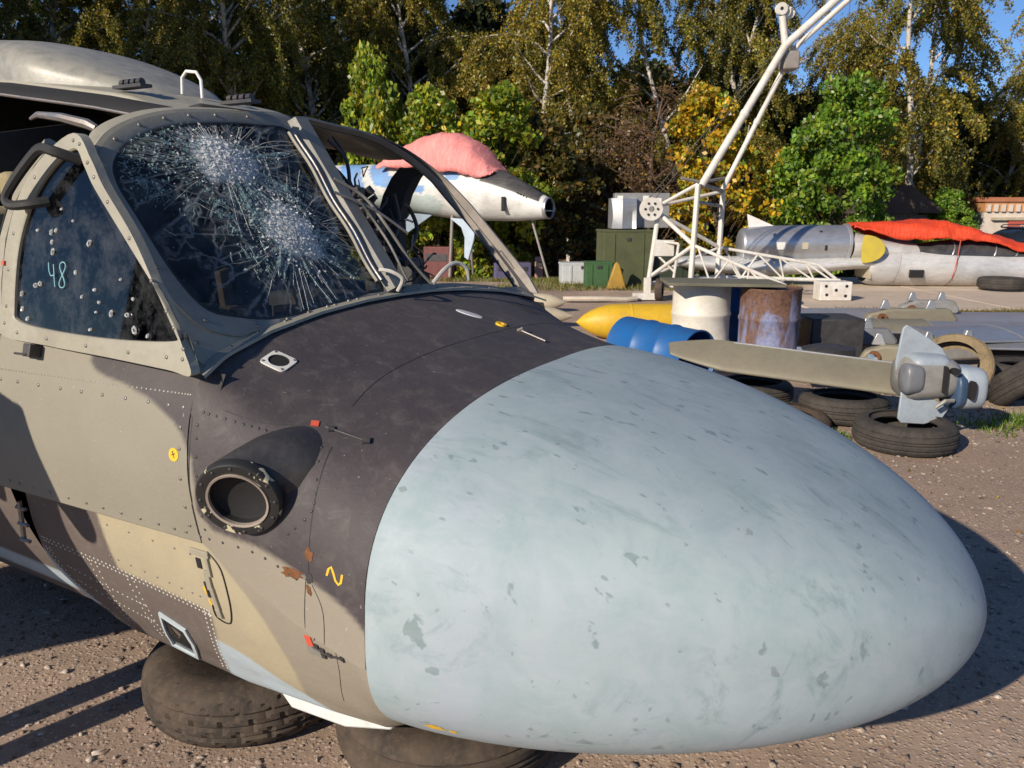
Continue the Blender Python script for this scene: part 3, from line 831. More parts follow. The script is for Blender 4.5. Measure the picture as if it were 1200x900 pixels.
for sg in (1, -1):
    mb = MB()
    mk = lambda lp, off: [L(p[0], p[1] * sg, p[2]) for p in (S3(q[0], q[1], off) for q in lp)]
    mid = swl + (sol - swl) * 0.1
    mb.grid([mk(swl, -0.02), mk(swl, 0.004), mk(mid, 0.008), mk(sol, 0.006), mk(sol, -0.02), mk(swl, -0.02)], wrap=True)
    sf = mb.build('side_window_frame', M_beige, heli, ang=40) if sg == 1 else None
    if sg == 1:
        mb = MB(); c0 = swl.mean(0)
        mb.grid([mk(c0 + (swl - c0) * f, -0.004) for f in (1.02, 0.6, 0.3)], wrap=True)
        mb.add(mk(c0 + (swl - c0) * 0.3, -0.004) + [L(*S3(c0[0], c0[1], -0.004))], [(i, (i + 1) % 90, 90) for i in range(90)])
        sp_ = mb.build('side_window_pane', M_plexi, heli)
        sp_['label'] = 'dusty bullet-pocked side pane with chalk digits'
        # bullet pocks
        for (u, w, r_) in ((-1.04, 1.54, .008), (-1.02, 1.545, .006), (-1.035, 1.515, .006), (-1.03, 1.49, .009), (-1.10, 1.545, .005), (-0.88, 1.515, .010), (-0.93, 1.44, .006), (-1.10, 1.40, .009),
                           (-1.08, 1.405, .008), (-1.16, 1.375, .008), (-1.155, 1.335, .007), (-0.85, 1.40, .006), (-0.83, 1.37, .005), (-0.78, 1.345, .009), (-0.72, 1.345, .008), (-0.70, 1.385, .005),
                           (-0.84, 1.345, .004), (-0.90, 1.38, .005), (-0.69, 1.31, .011), (-0.64, 1.30, .006), (-0.86, 1.30, .006), (-1.13, 1.31, .007), (-0.75, 1.43, .004), (-1.0, 1.60, .004), (-0.95, 1.57, .004)):
            mb = MB(); n_ = 10
            r_ = r_ * 0.78; rr = [r_ * (1 + 0.22 * math.sin(k * 1.3 + u * 50) + 0.12 * math.sin(k * 3.1 + w * 70)) for k in range(n_)]
            mb.grid([[L(*S3(u + q * math.cos(2 * PI * k / n_), w + q * math.sin(2 * PI * k / n_) * 1.2, o_)) for k, q in enumerate([x * s_ for x in rr])] for s_, o_ in ((1.0, -0.001), (0.75, 0.003), (0.45 if r_ > 0.0055 else 0.02, 0.0008))], wrap=True)
            mb.build('bullet_pock', M_cr, sp_, smooth=False)
            if r_ > 0.0055:
                mb = MB(); mb.prism([(r_ * .5 * math.cos(2 * PI * k / n_), r_ * .62 * math.sin(2 * PI * k / n_)) for k in range(n_)], 0.001,
                                    Matrix.Translation(L(*S3(u, w, 0.0))) @ Matrix.Rotation(PI / 2, 4, 'X'))
                mb.build('bullet_hole', M_black, sp_, smooth=False)
        # chalk digits 48
        M_chalk = paint('teal_chalk', (0.25, 0.50, 0.55), (0.15, 0.3, 0.33), 0.4, 60, 0.9)
        mb = MB()
        def stroke(pts, r_): mb.tube([L(*S3(u, w, 0.001)) for u, w in pts], r_, 5)
        ck = lambda a, b: (-1.045 + a, 1.40 + b)
        stroke([ck(0.0, .062), ck(.004, .04), ck(.012, .028), ck(.026, .03)], .0016)
        stroke([ck(.022, .058), ck(.028, .02), ck(.032, .0)], .0016)
        eight = [ck(.062 + .012 * math.sin(2 * t_), .032 + .033 * math.cos(t_)) for t_ in np.linspace(0, 2 * PI, 26)]
        stroke(eight, .0016)
        mb.build('chalk_digits', M_chalk, sp_)
# door post behind the side window (front edge of door opening)
for sg in (1, -1):
    mb = MB()
    mb.tube([L(u, (Vs(u, w) - 0.012) * sg, w) for u, w in ((-1.262, 1.26), (-1.268, 1.40), (-1.255, 1.52), (-1.21, 1.63), (-1.13, 1.722), (-1.07, 1.765))], 0.022, 8)
    mb.build('door_post', M_beige if sg == 1 else M_liner, heli)
    if sg == 1:
        mb = MB()
        mb.tube([L(u, (Vs(u, w) + 0.0105) * sg, w) for u, w in ((-1.268, 1.28), (-1.272, 1.40), (-1.26, 1.52), (-1.21, 1.635), (-1.12, 1.74))], 0.0025, 5)
        mb.build('door_seal', M_rub, heli)
# port door pillar: broad dark post
mb = MB()
for k in range(1):
    mb.grid([[L(u - 0.03, -(Vs(u, w) - 0.01), w), L(u + 0.075, -(Vs(u, w) - 0.01), w), L(u + 0.075, -(Vs(u, w) - 0.07), w), L(u - 0.03, -(Vs(u, w) - 0.09), w)] for u, w in ((-1.24, 1.24), (-1.25, 1.4), (-1.235, 1.55), (-1.18, 1.66), (-1.12, 1.735), (-1.07, 1.775))], wrap=True)
mb.build('door_pillar', M_liner, heli)

# ---- roof
def roof_w(u, v):
    av = abs(v)
    return np.interp(u, [-2.75, -1.98, -1.42, -1.03], [2.13, 2.075, 1.995, 1.925]) - np.interp(av, [0, 0.25, 0.5, 0.70], [0, 0.006, 0.045, 0.12])
mb = MB(); rows = []
for i, t in enumerate(np.linspace(0, 1, 26)):
    row = []
    for j, v in enumerate(np.linspace(-0.70, 0.39, 41)):
        av = abs(v)
        wf = np.interp(av, [0, 0.23, 0.46, 0.62, 0.745], [1.907, 1.912, 1.894, 1.855, 1.798]); uf = Uw(av, wf) - 0.045
        u = uf * (1 - t) - 2.75 * t
        b = min(1, t * 6)
        row.append(L(u, v, wf * (1 - b) + roof_w(u, v) * b + 0.004))
    rows.append(row)
mb.grid(rows)
roof = mb.build('roof_skin', M_beige, heli)
sm = roof.modifiers.new('solid', 'SOLIDIFY'); sm.thickness = 0.02; sm.offset = -1
# sooty rail along the roof edge over the open door, and the header below it
mb = MB()
us_ = np.linspace(-1.05, -2.75, 20)
mb.grid([[L(u, 0.392, roof_w(u, 0.39) - 0.004), L(u, 0.425 + 0.05 * k, roof_w(u, 0.39) - 0.018), L(u, 0.44 + 0.06 * k, roof_w(u, 0.39) - 0.045), L(u, 0.42 + 0.06 * k, roof_w(u, 0.39) - 0.055), L(u, 0.36, roof_w(u, 0.39) - 0.03)] for u, k in zip(us_, np.linspace(0, 1, 20))])
mb.build('door_rail', M_black, heli, ang=40)
mb = MB()
mb.tube([L(u, 0.442 + 0.06 * k, roof_w(u, 0.39) - 0.048) for u, k in zip(us_, np.linspace(0, 1, 20))], 0.005, 6)
mb.build('rail_edge', M_steel, heli)
mb = MB()
mb.tube([L(-1.52, 0.60, 1.875), L(-1.48, 0.60, 1.885), L(-1.36, 0.60, 1.87), L(-1.24, 0.60, 1.845), L(-1.2, 0.60, 1.83)], [0.005, 0.010, 0.014, 0.016, 0.012], 8)
mb.build('door_lock_lever', M_steel, heli)
# raised roof cowling
mb = MB(); rows = []
for t in np.linspace(0, 1, 30):
    u = -1.40 - 1.6 * t
    hw = 0.36 * (min(1, t / 0.30)) ** 0.45 * 0.999 + 0.004; hh = 0.155 * min(1, (t / 0.42)) ** 0.6 + 0.05 * t
    wb = np.interp(u, [-3.0, -2.75, -1.98, -1.4], [2.14, 2.13, 2.075, 1.99])
    rows.append([L(u, 0.02 + hw * math.copysign(abs(math.cos(a)) ** 0.7, math.cos(a)), wb - 0.03 + hh * math.sin(a) ** 0.5) for a in np.linspace(0.0, PI, 31)])
mb.grid(rows)
cowl = mb.build('roof_cowling', paint('stained_cowling', (0.315, 0.30, 0.25), (0.085, 0.085, 0.09), 0.6, 2.6, 0.5), heli, ang=60)
# small hinges on the roof edge
for (u, v, w) in ((-1.42, 0.34, 1.992), (-1.06, 0.22, 1.935)):
    hb = MB()
    for k in range(4):
        hb.tube([L(u + 0.028 * k, v, w + 0.012), L(u + 0.028 * k + 0.018, v, w + 0.012)], 0.013, 8)
    hb.box(L(u + 0.05, v, w), (0.14, 0.045, 0.01))
    hb.build('roof_hinge', M_dark, heli)
hb = MB()
hb.tube([L(-1.42, 0.10, 2.0), L(-1.415, 0.10, 2.055), L(-1.39, 0.10, 2.075), L(-1.34, 0.10, 2.068), L(-1.32, 0.10, 2.04), L(-1.32, 0.10, 1.98)], 0.0058, 8)
hb.build('grab_handle', M_white, heli)
# black tubular door handle on the side post
hb = MB()
hp = [(-0.925, 1.72, 0.0), (-0.955, 1.74, 0.05), (-1.0, 1.75, 0.06), (-1.05, 1.722, 0.06), (-1.115, 1.668, 0.06), (-1.148, 1.63, 0.058), (-1.13, 1.61, 0.055), (-1.08, 1.613, 0.035), (-1.055, 1.62, 0.0)]
hb.tube([L(u, Vs(u, w) + o_, w) for u, w, o_ in catmull(hp, 30)], 0.0135, 8)
hb.build('door_handle', M_rub, heli)

# ---------------------------------------------------------------- helicopter details, snapped to the skin
from mathutils.bvhtree import BVHTree
def bvh(*grids):
    vs = []; fs = []
    for G in grids:
        V, Q = mesh_np(G); b = len(vs)
        vs += [Vector(p) for p in V]; fs += [tuple(int(i) + b for i in q) for q in Q]
    return BVHTree.FromPolygons(vs, fs)
Gm = G_nose.copy(); Gm[..., 1] *= -1
T_SIDE = bvh(G_nose, G_side, G_low); T_TOP = bvh(G_nose, Gm)
def on_side(u, w):
    h = T_SIDE.ray_cast(Vector((u, 3, w)), Vector((0, -1, 0)))
    if h[0] is None: h = T_SIDE.find_nearest(Vector((u, 0.9, w)))
    n = h[1] if h[1].y > 0 else -h[1]
    return h[0], n
def on_top(u, v):
    h = T_TOP.ray_cast(Vector((u, v, 3)), Vector((0, 0, -1)))
    if h[0] is None: h = T_TOP.find_nearest(Vector((u, v, 1.3)))
    n = h[1] if h[1].z > 0 else -h[1]
    return h[0], n
def LV(p): return Vector(L(*p))
def frame_at(p, n, up=(0, 0, 1), off=0.0):
    """matrix with local z along the outward normal (uvw space -> local)"""
    nn = LV(n).normalized(); x = LV(up).cross(nn)
    if x.length < 1e-4: x = Vector((1, 0, 0))
    x.normalize(); y = nn.cross(x)
    M = Matrix((x, y, nn)).transposed().to_4x4(); M.translation = LV(p) + nn * off
    return M
def disc(r, h, n=12, rz=None):
    return [(r, 0.0), (r, h * 0.7), (r * 0.8, h), (0.0001, h)]
def rivets(name, pts, r, mat, parent, h=0.35, n=7):
    mb = MB()
    for p, nrm in pts:
        mb.lathe([(r, -r * 0.2), (r * 0.92, r * h * 0.6), (r * 0.5, r * h), (0.0002, r * h * 1.05)], n, frame_at(p, nrm))
    o = mb.build(name, mat, parent, ang=60); o['kind'] = 'stuff'
    return o
def line_side(pts, n):
    return [on_side(float(u), float(w)) for u, w in catmull(pts, n)]
def line_top(pts, n):
    return [on_top(float(u), float(v)) for u, v in catmull(pts, n)]

# rivet and bolt rows
rv = line_side([(-1.30, 1.165), (-0.95, 1.166), (-0.52, 1.166)], 60)
rivets('flush_rivets', rv, 0.0028, M_rivet, side_s, 0.25)
bl = line_side([(-1.30, 1.137), (-0.9, 1.137), (-0.53, 1.137)], 11) + line_side([(-0.53, 1.09), (-0.53, 0.84)], 5) + line_side([(-1.28, 0.832), (-0.9, 0.825), (-0.55, 0.818)], 12)
rivets('skin_bolts', bl, 0.0055, M_rivet, side_s, 0.4)
bl = line_side([(-0.48, 1.10), (-0.475, 0.98), (-0.475, 0.84)], 7) + line_side([(-0.50, 0.815), (-0.32, 0.815), (-0.19, 0.775)], 9)
bl += line_side([(-0.47, 1.13), (-0.36, 1.105), (-0.28, 1.085)], 12) + line_side([(-0.19, 1.06), (-0.16, 0.98), (-0.16, 0.93), (-0.21, 0.88)], 9)
rivets('skin_bolts', bl, 0.0042, M_dark, nose_skin, 0.4)
pr = []
for dw in (0.0, -0.014):
    pr += line_side([(-1.36, 0.60 + dw), (-1.14, 0.589 + dw), (-0.945, 0.573 + dw), (-0.767, 0.555 + dw), (-0.615, 0.538 + dw)], 44)
for du in (0.0, -0.02):
    pr += line_side([(-0.618 + du, 0.53), (-0.64 + du, 0.45), (-0.665 + du, 0.37), (-0.70 + du, 0.28)], 16)
    pr += line_side([(-0.93 + du * 1.5, 0.56), (-0.945 + du * 1.5, 0.42), (-0.965 + du * 1.5, 0.30)], 14)
    pr += line_side([(-1.10 + du * 1.5, 0.57), (-1.12 + du * 1.5, 0.42), (-1.14 + du * 1.5, 0.30)], 14)
    pr += line_side([(-1.37 - du, 0.56), (-1.35 - du, 0.42), (-1.22 - du, 0.25)], 18)
pr += line_side([(-1.3, 0.50), (-1.1, 0.47), (-0.94, 0.45)], 18) + line_side([(-1.3, 0.44), (-1.1, 0.40), (-0.96, 0.38)], 18)
rivets('pale_rivets', pr, 0.0034, M_rivetw, low, 0.3)
bl = line_side([(-1.30, 0.74), (-1.0, 0.735), (-0.62, 0.72)], 10) + line_side([(-1.0, 0.62), (-0.8, 0.60), (-0.63, 0.585)], 9)
rivets('skin_bolts', bl, 0.0040, M_rivet, low, 0.4)
# windscreen frame screws
fs_ = []
for k in range(0, NW, 6):
    q = pane_l[k] + (ret_l[k] - pane_l[k]) * 0.62
    p = W3(q[0], q[1], 0.008); n_ = Wn(q[0], q[1]); fs_.append((p, n_))
    q = ret_l[k] + (out_l[k] - ret_l[k]) * 0.55
    if np.linalg.norm(out_l[k] - ret_l[k]) > 0.018: fs_.append((W3(q[0], q[1], 0.0), n_))
rivets('frame_screws', fs_, 0.0062, M_rivet, heli, 0.5, 8)
fs_ = []
for k in range(0, 90, 4):
    q = swl[k] + (sol[k] - swl[k]) * 0.55
    if np.linalg.norm(sol[k] - swl[k]) > 0.025: fs_.append((S3(q[0], q[1], 0.0065), (0, 1, 0.17)))
rivets('frame_screws', fs_, 0.0055, M_rivet, heli, 0.5, 8)
bs_ = []
for v in np.linspace(-0.8, 0.88, 16):
    w = np.interp(abs(v), [0, 0.18, 0.40, 0.62, 0.82, 0.905], [1.320, 1.318, 1.305, 1.280, 1.243, 1.215]) + 0.007
    u = np.interp(abs(v), [0, 0.2, 0.42, 0.62, 0.78, 0.905], [-0.590, -0.587, -0.577, -0.560, -0.535, -0.495]) + 0.012
    bs_.append(((u, v, w + 0.002), (0.2, 0.1 * np.sign(v), 1)))
rivets('frame_screws', bs_, 0.005, M_rivet, heli, 0.5, 8)

# panel joints: narrow dark sealing lines let into the skin
def joint(name, pts3, r, parent, mat=None):
    mb = MB(); mb.tube([LV(p) + LV(n).normalized() * (-r * 0.55) for p, n in pts3], r, 5, caps=False)
    return mb.build(name, mat or M_rub, parent)
joint('panel_joint', [on_side(-0.5025, w) for w in np.linspace(1.17, 0.81, 24)], 0.0028, heli)
joint('panel_joint', line_top([(-0.235, -0.62), (-0.228, -0.3), (-0.225, 0), (-0.226, 0.35), (-0.224, 0.55), (-0.205, 0.69)], 40), 0.0022, heli)
joint('panel_joint', line_side([(-0.17, 1.06), (-0.157, 0.99), (-0.152, 0.88), (-0.153, 0.78)], 26), 0.0022, heli)
crk = line_side([(-0.163, 0.775), (-0.175, 0.70), (-0.185, 0.62), (-0.205, 0.585)], 18)
joint('skin_crack', crk, 0.0022, heli)
joint('skin_crack', line_side([(-0.145, 0.77), (-0.12, 0.71), (-0.125, 0.62), (-0.14, 0.52), (-0.17, 0.44), (-0.19, 0.38)], 24), 0.0022, heli)
joint('panel_joint', line_side([(-0.42, 1.135), (-0.33, 1.11), (-0.25, 1.10), (-0.2, 1.09)], 20), 0.0016, heli)

# round duct with chipped ring on its fairing
duct_c = Vector((-0.302, 0.975, 0.965)); dn = Vector((0.38, 0.86, -0.27)).normalized()
def circ(c, n, r, k=40, sx=1.0):
    M = frame_at(c, n); return [tuple(M @ Vector((r * sx * math.cos(2 * PI * i / k), r * math.sin(2 * PI * i / k), 0))) for i in range(k)]
mb = MB()
mb.grid([circ(duct_c - dn * 0.004, dn, 0.088), circ(duct_c - dn * 0.03, dn, 0.094), circ((-0.29, 0.93, 0.985), (0.35, 0.9, -0.15), 0.097), circ((-0.272, 0.885, 1.0), (0.3, 0.95, 0.0), 0.098),
         circ((-0.262, 0.84, 1.005), (0.25, 0.95, 0.1), 0.096), circ((-0.265, 0.74, 1.01), (0.2, 0.95, 0.1), 0.09)], wrap=True)
fair = mb.build('duct_fairing', M_dark, heli, ang=60)
def chipped():
    t = NT('chipped_black_ring'); v = t.coord(); n = t.noise(v, 26, 5, 0.6, 0.6)
    t.base(t.mix(t.ramp(n, [(0.585, 0.0), (0.60, 1.0)]), (0.018, 0.018, 0.018), (0.55, 0.50, 0.33))); t.set(rough=0.5)
    t.bump(n, 0.3, 0.004); return t.m
mb = MB(); Md = frame_at(duct_c, dn)
mb.lathe([(0.071, -0.02), (0.071, 0.010), (0.078, 0.012), (0.094, 0.011), (0.098, 0.006), (0.098, -0.014), (0.09, -0.02)], 56, Md)
ring = mb.build('duct_ring', chipped(), heli, ang=40)
mb = MB(); mb.lathe([(0.0665, 0.004), (0.0665, 0.013), (0.0715, 0.0145), (0.0725, 0.008)], 56, Md)
mb.build('inner_rim', paint('worn_pink_metal', (0.50, 0.42, 0.36), (0.3, 0.25, 0.2), 0.5, 20, 0.4, 0.4), ring)
mb = MB(); mb.lathe([(0.0668, 0.006), (0.066, -0.012), (0.060, -0.016), (0.0001, -0.017)], 40, Md)  # black plug close behind the rim paints in the duct's dark depth
mb.build('duct_dark_plug', M_black, ring)
rivets('ring_bolts', [(Md @ Vector((0.086 * math.cos(a), 0.086 * math.sin(a), 0.0115)), None) for a in []] or
       [((lambda q: (q.x, -q.y, q.z))(Md @ Vector((0.086 * math.cos(2 * PI * k / 12), 0.086 * math.sin(2 * PI * k / 12), 0.0115))), dn) for k in range(12)], 0.0045, M_dark, ring, 0.6)

# square socket flange
p, n = on_top(-0.435, 0.697)
Mf = frame_at(p, n, up=(-1, 0.05, 0)) @ Matrix.Rotation(R(6), 4, 'Z')
mb = MB(); a = 0.036
sq = []
for cx, cy, s0 in ((a - .008, a - .008, 0), (-a + .008, a - .008, 90), (-a + .008, -a + .008, 180), (a - .008, -a + .008, 270)):
    for d in (0, 45, 90): sq.append((cx + .008 * math.cos(R(s0 + d)), cy + .008 * math.sin(R(s0 + d))))
nn = 48
outer = []
for k in range(nn):
    an = 2 * PI * k / nn; c, s = math.cos(an), math.sin(an); e = (abs(c) ** 7 + abs(s) ** 7) ** (-1 / 7); outer.append((a * e * c, a * e * s))
inn_ = [(0.027 * math.cos(2 * PI * k / nn), 0.027 * math.sin(2 * PI * k / nn)) for k in range(nn)]
mb.grid([[tuple(Mf @ Vector((q[0], q[1], z))) for q in lp] for lp, z in ((outer, -0.004), (outer, 0.004), (inn_, 0.0045), (inn_, -0.004))], wrap=True)
fl = mb.build('socket_flange', M_white, heli, ang=40)
mb = MB(); mb.lathe([(0.0265, 0.0042), (0.026, 0.002), (0.0255, 0.0012), (0.0001, 0.001)], 32, Mf)
mb.build('socket_hole', M_black, fl)
mb = MB()
for sx in (-1, 1):
    for sy in (-1, 1): mb.lathe([(0.004, 0.004), (0.0035, 0.0058), (0.0001, 0.006)], 8, Mf @ Matrix.Translation((sx * 0.028, sy * 0.028, 0)))
mb.build('flange_screws', M_rivet, fl)['kind'] = 'stuff'

# red tag + latch lever (upper), and the lower one
def plate(name, p, n, sx, sy, h, mat, up=(0, 0, 1), rot=0.0, parent=None):
    mb = MB(); mb.box((0, 0, h / 2), (sx, sy, h), frame_at(p, n, up) @ Matrix.Rotation(rot, 4, 'Z'))
    return mb.build(name, mat, parent or heli, smooth=False)
lat = plate('latch_tag', *on_side(-0.238, 1.102), 0.019, 0.016, 0.003, M_red, rot=-0.2)
mb = MB(); q0, n0 = on_side(-0.212, 1.094); q1, n1 = on_side(-0.112, 1.067)
mb.tube([LV(q0) + LV(n0) * .003, LV(q1) + LV(n1) * .003], 0.0028, 6)
mb.box((0, 0, 0.003), (0.014, 0.014, 0.006), frame_at(*on_side(-0.198, 1.09))); mb.box((0, 0, 0.004), (0.018, 0.016, 0.008), frame_at(*on_side(-0.112, 1.067)))
mb.build('latch_lever', M_dark, heli, smooth=False)
lat2 = plate('latch_tag', *on_side(-0.222, 0.578), 0.024, 0.03, 0.003, M_red, rot=0.1)
mb = MB(); pts = line_side([(-0.215, 0.565), (-0.16, 0.56), (-0.105, 0.572)], 6)
mb.tube([LV(a_) + LV(b_) * .002 for a_, b_ in pts], 0.003, 6)
for u, w in ((-0.198, 0.572), (-0.178, 0.568), (-0.178, 0.55), (-0.155, 0.562), (-0.105, 0.572)): mb.box((0, 0, 0.002), (0.015, 0.011, 0.005), frame_at(*on_side(u, w)))
mb.build('latch_lever', M_dark, heli, smooth=False)
plate('latch_plate', *on_side(-0.215, 0.548), 0.05, 0.026, 0.002, M_grey, rot=0.08)

def blob(name, cx, cw, ru, rw, mat, seed, n=18, off=0.0012, fn=on_side):
    rb = random.Random(seed); mb = MB(); vs = []
    rr = [rb.uniform(0.6, 1.1) for _ in range(n)]
    for k in range(n):
        u, w = cx + ru * rr[k] * math.cos(2 * PI * k / n), cw + rw * rr[k] * math.sin(2 * PI * k / n)
        p, nn_ = fn(u, w); vs.append(LV(p) + LV(nn_).normalized() * off)
    p, nn_ = fn(cx, cw); vs.append(LV(p) + LV(nn_).normalized() * (off + 0.0006))
    mb.add(vs, [(k, (k + 1) % n, n) for k in range(n)])
    return mb.build(name, mat, heli)
blob('rust_patch', -0.203, 0.787, 0.036, 0.016, M_rust, 1)
blob('rust_patch', -0.152, 0.842, 0.012, 0.018, M_rust, 2)
blob('rust_patch', -0.152, 0.785, 0.012, 0.016, M_dark, 3)
blob('rust_patch', -0.155, 0.755, 0.008, 0.016, M_rust, 4)
# yellow squiggle, yellow disc with a small cross mark, orange smear on the nose
def stroke_side(name, pts, r, mat, off=0.0008):
    mb = MB(); vs = []; fs = []
    for i, (u, w) in enumerate(pts):
        p, n_ = on_side(u, w)
        a_ = pts[min(i + 1, len(pts) - 1)]; b_ = pts[max(i - 1, 0)]; dx, dy = a_[0] - b_[0], a_[1] - b_[1]; l_ = hypot(dx, dy) + 1e-9
        for s in (-1, 1):
            p, n_ = on_side(u - dy / l_ * r * s, w + dx / l_ * r * s); vs.append(LV(p) + LV(n_).normalized() * off)
    fs = [(2 * i, 2 * i + 1, 2 * i + 3, 2 * i + 2) for i in range(len(pts) - 1)]
    mb.add(vs, fs); return mb.build(name, mat, heli, fix=False)
stroke_side('painted_squiggle', [(-0.102, 0.802), (-0.097, 0.818), (-0.090, 0.824), (-0.084, 0.812), (-0.078, 0.795), (-0.070, 0.787), (-0.063, 0.793), (-0.060, 0.812)], 0.0028, M_yel)
p, n = on_side(-0.549, 1.022)
mb = MB(); mb.lathe([(0.0165, 0.0005), (0.0165, 0.0012), (0.0001, 0.0013)], 28, frame_at(p, n))
dec = mb.build('yellow_disc_mark', M_yel, heli)
mb = MB(); Mk = frame_at(p, n) @ Matrix.Rotation(0.4, 4, 'Z')
mb.box((0, 0, 0.0018), (0.002, 0.017, 0.0006), Mk); mb.box((0, 0.001, 0.0018), (0.013, 0.0022, 0.0006), Mk); mb.box((0, 0.0075, 0.0018), (0.006, 0.0018, 0.0006), Mk)
mb.build('cross_mark', M_dark, dec, smooth=False)
for (u, w, h_) in ((-0.598, 0.615, 0.022), (-0.594, 0.575, 0.022)):
    stroke_side('yellow_dash', [(u, w + h_ / 2), (u + 0.002, w), (u + 0.006, w - h_ / 2)], 0.0045, M_yel)
T_NOSE = BVHTree.FromPolygons([Vector((v_[0], -v_[1], v_[2])) for v_ in (x.co for x in nose.data.vertices)], [tuple(p_.vertices) for p_ in nose.data.polygons])
def on_nose(u, w):
    h = T_NOSE.ray_cast(Vector((u, 3, w)), Vector((0, -1, 0)))
    if h[0] is None: h = T_NOSE.find_nearest(Vector((u, 0.8, w)))
    return h[0], (h[1] if h[1].y > 0 else -h[1])
blob('orange_smear', 0.125, 0.452, 0.030, 0.012, M_yel, 7, fn=on_nose)
blob('orange_smear', 0.170, 0.446, 0.012, 0.008, M_yel, 8, fn=on_nose)
M_scuff = paint('scuff_green_grey', (0.24, 0.33, 0.31), (0.34, 0.42, 0.41), 0.5, 40, 0.6)
M_dab = paint('scuff_slate', (0.19, 0.25, 0.27), (0.3, 0.36, 0.38), 0.5, 40, 0.6)

# cover bracket with hinge on the lower fuselage
mb = MB()
for u, w, sx, sy in ((-0.575, 0.735, 0.07, 0.018), (-0.552, 0.70, 0.012, 0.06), (-0.565, 0.655, 0.02, 0.06), (-0.56, 0.60, 0.014, 0.07), (-0.565, 0.55, 0.02, 0.03)):
    mb.box((0, 0, 0.003), (sx, sy, 0.008), frame_at(*on_side(u, w)))
br = mb.build('hinge_bracket', M_beige, heli, smooth=False, bevel=0.002)
mb = MB()
for u, w, sx, sy in ((-0.590, 0.70, 0.018, 0.03), (-0.585, 0.62, 0.01, 0.05)):
    mb.box((0, 0, 0.001), (sx, sy, 0.003), frame_at(*on_side(u, w)))
mb.build('bracket_slot', M_black, br, smooth=False)['kind'] = 'stuff'
mb = MB(); pts = line_side([(-0.545, 0.745), (-0.505, 0.70), (-0.505, 0.60), (-0.535, 0.525), (-0.585, 0.53), (-0.585, 0.57)], 26)
mb.tube([LV(a_) + LV(b_) * .002 for a_, b_ in pts], 0.0018, 5)
mb.build('bracket_seal', M_rub, br)
blob('rust_patch', -0.567, 0.545, 0.009, 0.012, M_rust, 5)
# small bracket under the side window, red plugs on the door edge
mb = MB(); q, n_ = on_side(-1.09, 1.225)
mb.box((0.0, 0.0, 0.018), (0.03, 0.035, 0.036), frame_at(q, n_)); mb.box((-0.02, -0.012, 0.03), (0.05, 0.006, 0.02), frame_at(q, n_))
mb.build('step_bracket', M_dark, heli, smooth=False, bevel=0.003)
plate('red_plug', S3(-1.235, 1.455, 0.006), (0, 1, 0.17), 0.012, 0.012, 0.006, M_red)

# small window low in the fuselage side
wl = [(-0.875, 0.435), (-0.795, 0.405), (-0.80, 0.35), (-0.845, 0.275), (-0.945, 0.285), (-0.91, 0.36)]
wo = [(c[0] + (c[0] + 0.862) * 0.20, c[1] + (c[1] - 0.35) * 0.20) for c in wl]
def sidepoly(pts, off, k=8):
    out = []
    for i in range(len(pts)):
        a_, b_ = pts[i], pts[(i + 1) % len(pts)]
        for f in np.linspace(0, 1, k, endpoint=False):
            p, n_ = on_side(a_[0] + (b_[0] - a_[0]) * f, a_[1] + (b_[1] - a_[1]) * f); out.append(tuple(LV(p) + LV(n_).normalized() * off))
    return out
mb = MB(); mb.grid([sidepoly(wo, 0.001), sidepoly(wo, 0.007), sidepoly(wl, 0.008), sidepoly(wl, -0.004)], wrap=True)
cw_ = mb.build('chin_window_frame', paint('pale_blue_trim', (0.5, 0.58, 0.62), (0.3, 0.33, 0.34), 0.4, 14), heli, ang=40)
inner = sidepoly(wl, 0.002)
mb = MB(); cc = sum((Vector(q) for q in inner), Vector()) / len(inner)
mb.add(inner + [cc], [(i, (i + 1) % len(inner), len(inner)) for i in range(len(inner))])
mb.build('chin_window_pane', paint('black_glass', (0.006, 0.008, 0.012), (0.02, 0.02, 0.02), 0.3, 20, 0.12), cw_)
# pale skid plate under the belly
mb = MB(); mb.prism([(-0.55, 0.0), (-0.30, 0.02), (-0.12, 0.045), (-0.14, 0.0), (-0.30, -0.045), (-0.50, -0.05)], 0.30, Matrix.Translation(L(0, 0.52, 0.235)) @ Matrix.Rotation(PI / 2, 4, 'X'))
mb.build('skid_plate', paint('pale_skid_paint', (0.62, 0.64, 0.63), (0.4, 0.4, 0.38), 0.4, 12), heli, bevel=0.006)

# fittings on top of the nose
mb = MB(); q, n_ = on_top(-0.37, -0.127)
Mo = frame_at(q, n_, up=(1, 0, 0)) @ Matrix.Scale(2.6, 4, Vector((math.cos(1.9), math.sin(1.9), 0)))
mb.lathe([(0.019, -0.001), (0.018, 0.003), (0.0001, 0.004)], 28, Mo)
mb.build('oval_cover', paint('pale_grey_cover', (0.5, 0.5, 0.54), (0.35, 0.33, 0.35), 0.4, 14), heli)
q, n_ = on_top(-0.26, -0.15)
mb = MB(); mb.lathe([(0.010, 0.0), (0.010, 0.006), (0.019, 0.006), (0.019, 0.0)], 24, frame_at(q, n_))
mb.build('brass_ring', M_yel, heli)
mb = MB(); a_, b_ = on_top(-0.20, -0.16), on_top(-0.09, -0.145)
mb.tube([LV(a_[0]) + Vector((0, 0, .006)), LV(b_[0]) + Vector((0, 0, .006))], 0.003, 6); mb.tube([LV(a_[0]), LV(a_[0]) + Vector((0.02, 0, .01))], 0.007, 6)
mb.build('pin_lever', M_steel, heli)
mb = MB()
for k in range(10):
    for j in range(5):
        q, n_ = on_top(-0.44 + 0.012 * k, -0.52 - 0.022 * j); mb.lathe([(0.004, 0.0005), (0.004, 0.001), (0.0001, 0.0012)], 6, frame_at(q, n_))
mb.build('vent_grille', M_black, heli)

